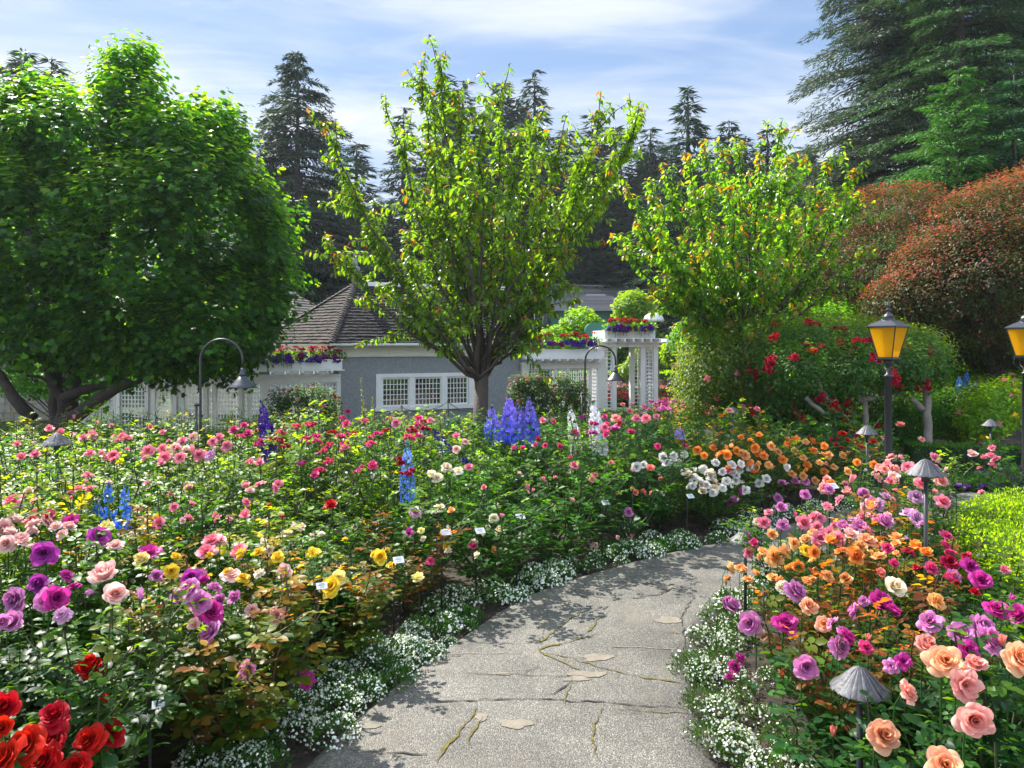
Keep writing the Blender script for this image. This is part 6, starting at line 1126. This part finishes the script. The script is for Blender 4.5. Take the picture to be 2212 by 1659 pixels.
def mulch():
    rng = np.random.default_rng(91); g = G(); n = 9000; k = rng.integers(0, len(LEs), n); L_ = rng.random(n) < .6; P = np.where(L_[:, None], LEs[k], REs[k]); T = nrm(np.gradient(LEs, axis=0))[k]; Nn = np.stack([-T[:, 1], T[:, 0]], 1) * np.where(L_, 1, -1)[:, None]; q = P + Nn * rng.uniform(-.02, .95, n)[:, None] + rng.normal(0, .05, (n, 2)); m = (q[:, 1] > 2) & (q[:, 1] < 9.5); q = q[m]; n = len(q)
    chip = (np.array([[-.5, -.2, 0], [.5, -.25, .05], [.6, .2, .0], [-.4, .25, .12], [0, 0, .25]]), [(0, 1, 4), (1, 2, 4), (2, 3, 4), (3, 0, 4)]); d = rdir(rng, n); d[:, 2] *= .3; c0 = np.array([0, 5, 0.]); g.inst(chip, np.c_[q, gz(q[:, 0], q[:, 1]) + .004] - c0, frames(d, np.tile(Z3, (n, 1)) + rng.normal(0, .2, (n, 3))), rng.uniform(.010, .035, n), pal(rng, n, [(3, (.035, .022, .014)), (2, (.06, .04, .025)), (1, (.11, .08, .05)), (1, (.015, .012, .01))])); tag(g.build('mulch', M_MULCH, smooth=False, loc=c0), 'dark bark mulch scattered on the soil along the path', 'mulch', kind='stuff')
M_MULCH = plain('mulch', None, .95)
mulch()

# ------------------------------------------------------------------ delphiniums and other spires
def spike_mesh(name, L, r0, n, c_lo, c_hi, seed, open_=.9, eye=None):
    rng = np.random.default_rng(seed); g = G(); f = np.sort(rng.random(n)) ** .9; z = f * L; r = r0 * (1 - f ** 2.2 * .72) * rng.uniform(.75, 1.08, n); a = rng.uniform(0, 2 * PI, n); d = np.stack([np.cos(a), np.sin(a), np.full(n, .12)], 1); P = np.stack([r * np.cos(a), r * np.sin(a), z], 1)
    C = np.asarray(c_lo) * (1 - f[:, None]) + np.asarray(c_hi) * f[:, None]; C = C * rng.uniform(.7, 1.25, (n, 1)); sc = r0 * .42 * (1 - .55 * f ** 3)
    for k in range(5):
        an = k * 2 * PI / 5 + a; X = np.stack([-np.sin(a), np.cos(a), 0 * a], 1); dd = nrm(np.cos(an)[:, None] * X + np.sin(an)[:, None] * Z3 + d * .35); g.inst(PETL, P, frames(dd, nrm(d)), sc * rng.uniform(.85, 1.15, n), C * rng.uniform(.85, 1.1, (n, 1)))
    if eye is not None: g.inst(FLW, P + nrm(d) * .006, frames(np.tile(Z3, (n, 1)), nrm(d)), sc * .22, np.tile(eye, (n, 1)))
    m = 26; z = L * (1 + .13 * rng.random(m)); a = rng.uniform(0, 2 * PI, m); d = np.stack([np.cos(a), np.sin(a), np.full(m, .9)], 1); g.inst(SMALL, np.stack([0 * a, 0 * a, z - .02], 1), frames(d, rdir(rng, m)), np.full(m, r0 * .42), pal(rng, m, [(1, (.06, .15, .04)), (1, tuple(np.asarray(c_hi) * .6))]))
    return g
PETL = (np.array([[0, 0, 0], [-.42, .5, .1], [.42, .5, .1], [0, 1, -.02]]), [(0, 2, 3, 1)])
def delph(px, py_top, py_bot, Y, c_lo, c_hi, label, seed, wpx=None, lean=(0, 0), eye=None, group='delphinium flower spikes'):
    a = at(px, py_top, Y); L = (py_bot - py_top) * PS / F * Y; w = (wpx or 26) * PS / F * Y / 2; gb = float(gz(a[0], Y)); zb = a[2] - L; lx, ly = lean; b0 = np.array([a[0] - lx * L * 1.0, Y - ly, gb]); t = thing('delphinium', label, 'delphinium', b0, group=group)
    g = spike_mesh('florets', L, w, int(150 * L / .7 * (1 + .3 * (w > .05))), c_lo, c_hi, seed, eye=eye); ang = math.atan2(lx, 1); M = np.array([[math.cos(ang), 0, math.sin(ang)], [0, 1, 0], [-math.sin(ang), 0, math.cos(ang)]]); g2 = G(); base = np.array([0, 0, zb - gb]); g2.merge(g, M, base); g2.build('florets', M_PETAL, t)
    s = G(); top = base + M @ np.array([0, 0, L * 1.05]); tube(s, [(0, 0, 0), base * .5, base, top], [.010, .009, .007, .003], (.06, .13, .03), 6); s.build('stem', M_CANE, t)
    rng = np.random.default_rng(seed + 1); n = 90; f = rng.random(n); q = rng.uniform(0, 2 * PI, n); P = np.outer(f, base) * .95; d = np.stack([np.cos(q), np.sin(q), np.full(n, .25)], 1); r = rng.uniform(.05, .28, n) * (1.1 - f); s = G(); s.inst(SMALL, P + d * r[:, None], frames(d + rng.normal(0, .5, (n, 3)), Z3 + rng.normal(0, .4, (n, 3))), rng.uniform(.06, .13, n), pal(rng, n, GR)); s.build('leaves', M_LEAF, t)
    if px < 300: pass
VI = ((.10, .20, .80), (.30, .22, .72)); PU = ((.045, .012, .26), (.05, .015, .28)); SB = ((.10, .30, .82), (.22, .45, .86)); WH = ((.74, .77, .80), (.80, .82, .84)); RB = ((.03, .16, .75), (.10, .28, .80))
for a in [(566, 876, 1000, 7.2, *PU, 'dark purple delphinium spike left of the grey house wall', 301, 34, (-.17, 0), (.35, .3, .5)), (612, 1000, 1012, 7.0, *PU, 'small stub of dark purple flowers beside the dark purple spike', 302, 24), (880, 965, 1082, 6.3, *SB, 'pale blue delphinium spike rising alone in the middle of the left bed', 303, 30, (0, 0), (.75, .72, .6)),
          (935, 922, 985, 8.0, *PU, 'leaning dark purple delphinium right of the small path light', 304, 26, (-.55, 0)), (1005, 985, 1000, 7.5, *PU, 'tiny dark purple flower tuft below the leaning delphinium', 305, 20),
          (1062, 882, 950, 9.0, *VI, 'violet blue delphinium at the left end of its clump', 306, 30), (1078, 905, 962, 8.8, *VI, 'short violet blue delphinium second from the left of the clump', 307, 26), (1100, 862, 955, 9.1, *VI, 'tall violet blue delphinium in the middle of its clump', 308, 34), (1117, 880, 958, 8.9, *VI, 'violet blue delphinium right beside the tallest of the clump', 309, 28), (1143, 866, 960, 9.1, *VI, 'violet blue delphinium at the right end of its clump', 310, 30, (-.1, 0)), (1128, 885, 950, 9.3, *VI, 'thin violet blue delphinium half hidden in the clump', 311, 22),
          (1232, 885, 975, 8.6, *WH, 'white delphinium spike left of the far gooseneck lamp', 312, 26, (-.15, 0)), (1282, 875, 975, 8.5, *WH, 'tall white delphinium spike right of the far gooseneck lamp', 313, 34, (-.12, 0)), (1300, 935, 980, 8.4, *WH, 'short white delphinium behind the tall white one', 314, 26),
          (235, 1050, 1130, 4.9, *RB, 'bright blue delphinium at left, left spike of the pair', 315, 30), (272, 1055, 1150, 4.7, *RB, 'bright blue delphinium at left, right spike of the pair', 316, 32, (.12, 0)), (210, 1080, 1110, 5.1, *RB, 'small bright blue delphinium left of the pair', 317, 18),
          (1468, 925, 950, 8.4, (.30, .25, .72), (.36, .32, .75), 'short lilac delphinium right of the white spikes', 318, 22), (1578, 940, 985, 8.9, *RB, 'dark blue delphinium below the distant path light', 319, 14, (.2, 0)), (2072, 815, 850, 13.5, *RB, 'deep blue delphinium, left of the two at far right', 320, 14), (2088, 805, 838, 13.6, *RB, 'deep blue delphinium, right of the two at far right', 321, 14)]:
    delph(*a)
def spire(px, ty, Y, label, seed):
    rng = np.random.default_rng(seed); a = at(px, ty, Y); gb = float(gz(a[0], Y)); H = a[2] - gb; t = thing('green_spire', label, 'seed spike', (a[0], Y, gb), group='slender green seed spikes'); g = G(); Q = curve3((0, 0, 0), (rng.uniform(-.05, .05), 0, H), (.04, 0, 0), 8); tube(g, Q, np.linspace(.008, .003, 8), (.07, .12, .04), 5); g.build('stem', M_CANE, t)
    n = 240; f = rng.uniform(.42, 1, n); q = rng.uniform(0, 2 * PI, n); P = np.stack([np.interp(f, np.linspace(0, 1, 8), Q[:, i]) for i in range(3)], 1); d = np.stack([np.cos(q), np.sin(q), np.full(n, .35)], 1); g = G(); g.inst(SMALL, P, frames(d, rdir(rng, n)), .055 * (1.25 - f) * rng.uniform(.8, 1.2, n), pal(rng, n, [(2, (.12, .17, .09)), (1, (.16, .14, .13)), (1, (.08, .14, .04))])); g.build('pods', M_LEAF, t)
for i, (x, y, Y) in enumerate([(785, 815, 9.6), (800, 855, 9.5), (733, 860, 9.8), (680, 900, 9.6), (842, 905, 9.3), (655, 925, 9.2), (700, 935, 9.0), (768, 930, 9.0), (620, 905, 10)]):
    spire(x, y, Y, ['tallest green seed spike in front of the grey house wall', 'green seed spike just right of the tallest one', 'green seed spike left of the tallest, by the house corner', 'green seed spike in front of the sweet peas', 'short green seed spike below the first house window', 'short green seed spike in front of the white trellis', 'short green seed spike left of the tallest pair', 'short green seed spike at the foot of the tallest one', 'green seed spike above the dark purple delphinium'][i], 400 + i)

# ------------------------------------------------------------------ planter flowers, sweet peas, climbing roses, far beds
def flowering(name, label, cat, lobes, Y0, n, seed, leafcols, flows, tm=SMALL, size=.06, base=None, group=None, shell=.6, stuff=False, m=5, spread=.12):
    """foliage mass with separate flower objects; flows: (colour key or rgb, count, size)"""
    rng = np.random.default_rng(seed); t, lob, b = shrub(name, label, lobes, Y0, n, seed, tm, size, leafcols, m=m, spread=spread, base=base, cat=cat, group=group, shell=shell, trunk=False, up=.6)
    for col, cnt, s in flows:
        P, D = lobe_points(rng, lob, cnt, .98)
        for i in range(cnt):
            d = nrm(D[i] + np.array([0, -.35, .35])); e = Vector(d).to_track_quat('Z', 'Y').to_euler(); put('bloom_cluster', cluster_mesh(col, i % 2), t, P[i] + D[i] * s * .7, e, (s * rng.uniform(.8, 1.25),) * 3)
    return t
PET.update({'violet': ((.10, .03, .42), (.16, .06, .52)), 'plumred': ((.22, .01, .10), (.34, .03, .18)), 'geranium': ((.65, .01, .03), (.75, .02, .05)), 'sweet': ((.65, .12, .22), (.80, .3, .4))})
def planter_row(label, x0, y0, x1, y1, Y0a, Y0b, n, seed):
    rng = np.random.default_rng(seed); mid = at((x0 + x1) / 2, (y0 + y1) / 2, (Y0a + Y0b) / 2); t = thing('planter_flowers', label, 'flowers', mid, group='flowers trailing from the trellis planters'); g = G(); k = 0
    for i in range(n):
        f = (i + rng.uniform(.2, .8)) / n; Y = Y0a + (Y0b - Y0a) * f; p = at(x0 + (x1 - x0) * f, y0 + (y1 - y0) * f, Y) - mid; m = 60; d = rdir(rng, m); q = p + d * [.16, .16, .10] + [0, 0, .02]; g.inst(SMALL, q, frames(nrm(d + [0, -.2, .3]), rdir(rng, m)), .075 * rng.uniform(.7, 1.2, m), pal(rng, m, [(2, (.07, .18, .02)), (1, (.12, .22, .02)), (1, (.04, .10, .02))]))
    g.build('foliage', M_LEAF, t)
    for i in range(min(96, int(n * 3.4))):
        f = rng.random(); Y = Y0a + (Y0b - Y0a) * f; p = at(x0 + (x1 - x0) * f, y0 + (y1 - y0) * f, Y) - mid; r = rng.random()
        if r < .36: put('geranium_head', cluster_mesh('geranium', i % 2), t, p + [0, rng.uniform(-.1, .1), rng.uniform(.16, .30)], (0, 0, rng.uniform(0, 6)), (.17,) * 3)
        else: put('petunia_cluster', cluster_mesh('violet' if rng.random() < .7 else 'plumred', i % 2), t, p + [rng.uniform(-.05, .05), -.22 + rng.uniform(-.06, .06), rng.uniform(-.12, .06)], (rng.uniform(.5, 1.3), 0, rng.uniform(-.4, .4)), (.17 * rng.uniform(.8, 1.2),) * 3)
planter_row('red geraniums and purple petunias in the planter beside the left house corner', 583, 772, 735, 770, 20.0, 20.9, 22, 501)
planter_row('petunias and geraniums half hidden by the broadleaf tree over the shaded trellis', 470, 778, 578, 774, 19.9, 20.0, 16, 502)
planter_row('purple and red flowers over the far left trellis behind the tree', 150, 792, 330, 785, 25, 20.9, 26, 503)
planter_row('red geraniums over purple petunias on the trellis between house and arch', 1135, 742, 1290, 738, 23.2, 24.2, 26, 504)
planter_row('red and purple flowers crowning the white arch', 1310, 708, 1412, 706, 24.5, 24.9, 20, 505)
SP = [(3, (.03, .075, .03)), (2, (.045, .10, .03))]
flowering('sweet_peas', 'tall sweet pea tangle with red pink blooms against the left trellis', 'sweet peas', [(600, 885, 22, 40, .3, 0), (640, 878, 26, 42, .3, 0), (682, 878, 28, 46, .3, .1), (715, 890, 18, 42, .3, 0)], 17.5, 900, 511, SP, [('crimson', 22, .09), ('pink', 20, .09)], size=.07, spread=.2)
flowering('sweet_peas', 'sweet pea tangle with pale pink blooms against the right trellis', 'sweet peas', [(1125, 860, 26, 48, .3, 0), (1165, 858, 26, 48, .3, 0), (1150, 840, 30, 30, .3, 0)], 19.5, 800, 512, SP, [('pink', 30, .10)], size=.08, spread=.2)
flowering('sweet_peas', 'sweet pea tangle with small red blooms left of the white arch', 'sweet peas', [(1215, 865, 26, 50, .3, 0), (1250, 868, 20, 46, .3, 0)], 19.8, 700, 513, SP, [('crimson', 14, .08), ('pink', 10, .08)], size=.08, spread=.2)
GY = [(3, (.07, .12, .03)), (2, (.10, .15, .04)), (1, (.05, .09, .02))]
flowering('climbing_rose', 'big loose mound of pale green climbing rose right of the white arch', 'climbing rose', [(1530, 790, 55, 70, 1., 0), (1600, 760, 60, 60, 1, 0), (1500, 840, 30, 60, .7, 0), (1590, 830, 60, 60, .9, 0), (1660, 740, 60, 36, .9, 0), (1720, 728, 60, 30, .8, -.2), (1800, 722, 70, 28, .8, -.2), (1890, 730, 60, 26, .8, -.2), (1970, 745, 50, 26, .7, -.2), (1640, 800, 40, 60, .8, -.3)], 13.4, 7000, 514, GY, [('pink', 22, .13)], size=.055, spread=.38, m=6)
def red_climber():
    t = flowering('climbing_rose', 'climbing rose covered in deep red blooms over the log pergola', 'climbing rose', [(1690, 790, 60, 50, .8, 0), (1760, 770, 70, 55, .9, 0), (1850, 775, 70, 50, .9, 0), (1950, 780, 60, 55, .8, 0), (2000, 790, 40, 50, .6, -.4), (1680, 850, 55, 70, .7, 0), (1720, 800, 60, 50, .7, -.7), (1820, 800, 80, 50, .7, -.7), (1930, 790, 70, 46, .6, -.6), (1770, 890, 70, 60, .5, .5), (1850, 880, 60, 60, .5, .8), (1640, 900, 40, 60, .5, .4), (1720, 930, 60, 40, .5, .3), (1820, 930, 60, 36, .5, .5), (1930, 900, 40, 50, .4, .9), (1600, 890, 50, 50, .6, .6), (1770, 850, 50, 40, .5, -.6), (1750, 840, 60, 50, .6, .3), (1730, 740, 60, 34, .7, 0), (1850, 735, 70, 26, .7, 0), (1960, 745, 50, 30, .6, 0)], 12.6, 12500, 515, [(3, (.03, .085, .02)), (2, (.055, .12, .022)), (1, (.08, .13, .03))], [('crimson', 55, .22), ('geranium', 42, .19)], size=.055, spread=.26)
red_climber()
def log_pergola():
    Y = 12.0; b = at(1870, 0, Y); b[2] = float(gz(b[0], Y)); t = thing('log_pergola', 'rustic pergola of pale peeled logs under the red climbing roses', 'pergola', b)
    def L(name, pts, r, n=2): g = G(); Q = np.array([at(x, y, Y + d) - b for x, y, d in pts]); Q = resamp(Q, 9); rng = np.random.default_rng(len(pts) + pts[0][0]); Q[1:-1] += rng.normal(0, .008, (7, 3)); tube(g, Q, np.linspace(r, r * .85, 9), (1, 1, 1), 9); g.build(name, M_LOG, t)
    L('post', [(2005, 985, 0), (2003, 900, 0), (1998, 800, 0)], .07); L('post', [(1868, 1010, 0), (1870, 930, 0), (1868, 862, 0)], .055); L('post', [(1662, 960, .6), (1662, 880, .6), (1664, 800, .6)], .05); L('post', [(1938, 960, 2), (1938, 800, 2)], .06)
    L('beam', [(1850, 862, -.02), (1890, 860, -.02)], .05); L('brace', [(1740, 860, -.5), (1762, 878, -.5), (1785, 895, -.5)], .036); L('brace', [(1765, 820, -.5), (1780, 850, -.5), (1790, 865, -.5), (1770, 868, -.5)], .036); L('brace', [(1992, 885, -.05), (1968, 862, -.1)], .05); L('beam', [(1700, 790, .7), (1800, 786, .7), (1995, 780, .7)], .06); L('beam', [(1900, 852, .6), (1990, 832, .6)], .045); L('brace', [(1800, 812, -.1), (1830, 820, -.1), (1850, 850, -.1)], .035)
log_pergola()
def far_bed(name, label, x0, x1, y0, y1, n, cols, seed, h=.4):
    rng = np.random.default_rng(seed); g = G(); X = rng.uniform(x0, x1, n); Y = rng.uniform(y0, y1, n); c0 = np.array([(x0 + x1) / 2, (y0 + y1) / 2, 0]); zg = gz(X, Y); hh = h * (.6 + .4 * np.sin(X * 1.7 + seed) * np.sin(Y * 1.3)); P = np.stack([X, Y, zg + hh * rng.random(n) ** .6], 1) - c0; fl = rng.random(n) < .35; top = P.copy(); top[:, 2] = zg + hh * rng.uniform(.9, 1.1, n)
    g.inst(SMALL, P, frames(nrm(rdir(rng, n) + [0, 0, .6]), rdir(rng, n)), rng.uniform(.08, .16, n), pal(rng, n, LIME + GR)); k = np.where(fl)[0]; g.inst(FLW, top[k], frames(rdir(rng, len(k)), nrm(np.array([0, -.4, 1]) + rng.normal(0, .3, (len(k), 3)))), rng.uniform(.035, .065, len(k)), pal(rng, len(k), cols)); tag(g.build(name, M_PETAL, loc=c0), label, 'flower bed', kind='stuff')
far_bed('red_flower_bed', 'carpet of crimson flowers seen low through the white arch', 3.2, 9.5, 26.5, 29.5, 9000, [(3, (.60, .01, .06)), (1, (.7, .05, .2)), (1, (.75, .12, .03))], 601)
far_bed('mixed_flower_bed', 'bank of pale pink and yellow flowers beyond the crimson bed', 3, 13, 31, 34.5, 9000, [(2, (.7, .3, .35)), (1, (.7, .5, .2)), (1, (.4, .3, .5)), (1, (.65, .1, .1))], 602, .7)
far_bed('pink_flower_bed', 'pink and red flower bed right of the white arch below the cherry tree', 4.2, 9.0, 19.5, 23, 7000, [(2, (.75, .05, .2)), (2, (.7, .1, .35)), (1, (.65, .02, .05))], 603, .6)
far_bed('purple_flower_bed', 'low purple flowers in front of the dark hedge at right', 5.9, 8.2, 9.9, 10.8, 2600, [(3, (.12, .02, .25)), (1, (.2, .05, .35))], 604, .22)
far_bed('red_flower_bed', 'strip of red flowers at the foot of the shaded trellis', -12, -5.5, 18.3, 19.3, 2600, [(1, (.6, .03, .05)), (1, (.6, .15, .05))], 605, .3)
for a in [(2150, 880, 12.5, 'rose bushes', 'rose thicket with pink and yellow blooms behind the dark hedge at right', 521, [('pink', 14, .09), ('yellow', 6, .09)]), (2090, 880, 13.5, '', 'leafy rose thicket around the deep blue delphiniums', 522, [('pink', 6, .08)]), (1980, 900, 13.6, '', 'dim rose thicket beneath the log pergola right of the lamp post', 523, [('coral', 10, .08)])]:
    flowering('rose_thicket', a[4], 'rose thicket', [(a[0], a[1], 50, 50, .6, 0), (a[0] + 40, a[1] - 20, 40, 45, .5, .2), (a[0] - 30, a[1] + 30, 40, 40, .5, -.2)], a[2], 1300, a[5], LIME if a[5] == 521 else GR, a[6], size=.065, spread=.16)

# ------------------------------------------------------------------ thin morning haze over the whole place
HAZE = 0.0004
g = G(); box(g, -130, 130, -12, 110, -3, 42); m_, t_, o_ = newmat('haze'); pv = N(t_, 'ShaderNodeVolumePrincipled'); pv.inputs['Color'].default_value = (.82, .90, 1.0, 1); pv.inputs['Density'].default_value = HAZE; pv.inputs['Anisotropy'].default_value = .3; t_.links.new(pv.outputs[0], o_.inputs['Volume'])
if HAZE: tag(g.build('haze', m_, smooth=False), 'thin pale haze between the near garden and the far trees', 'haze', kind='stuff')
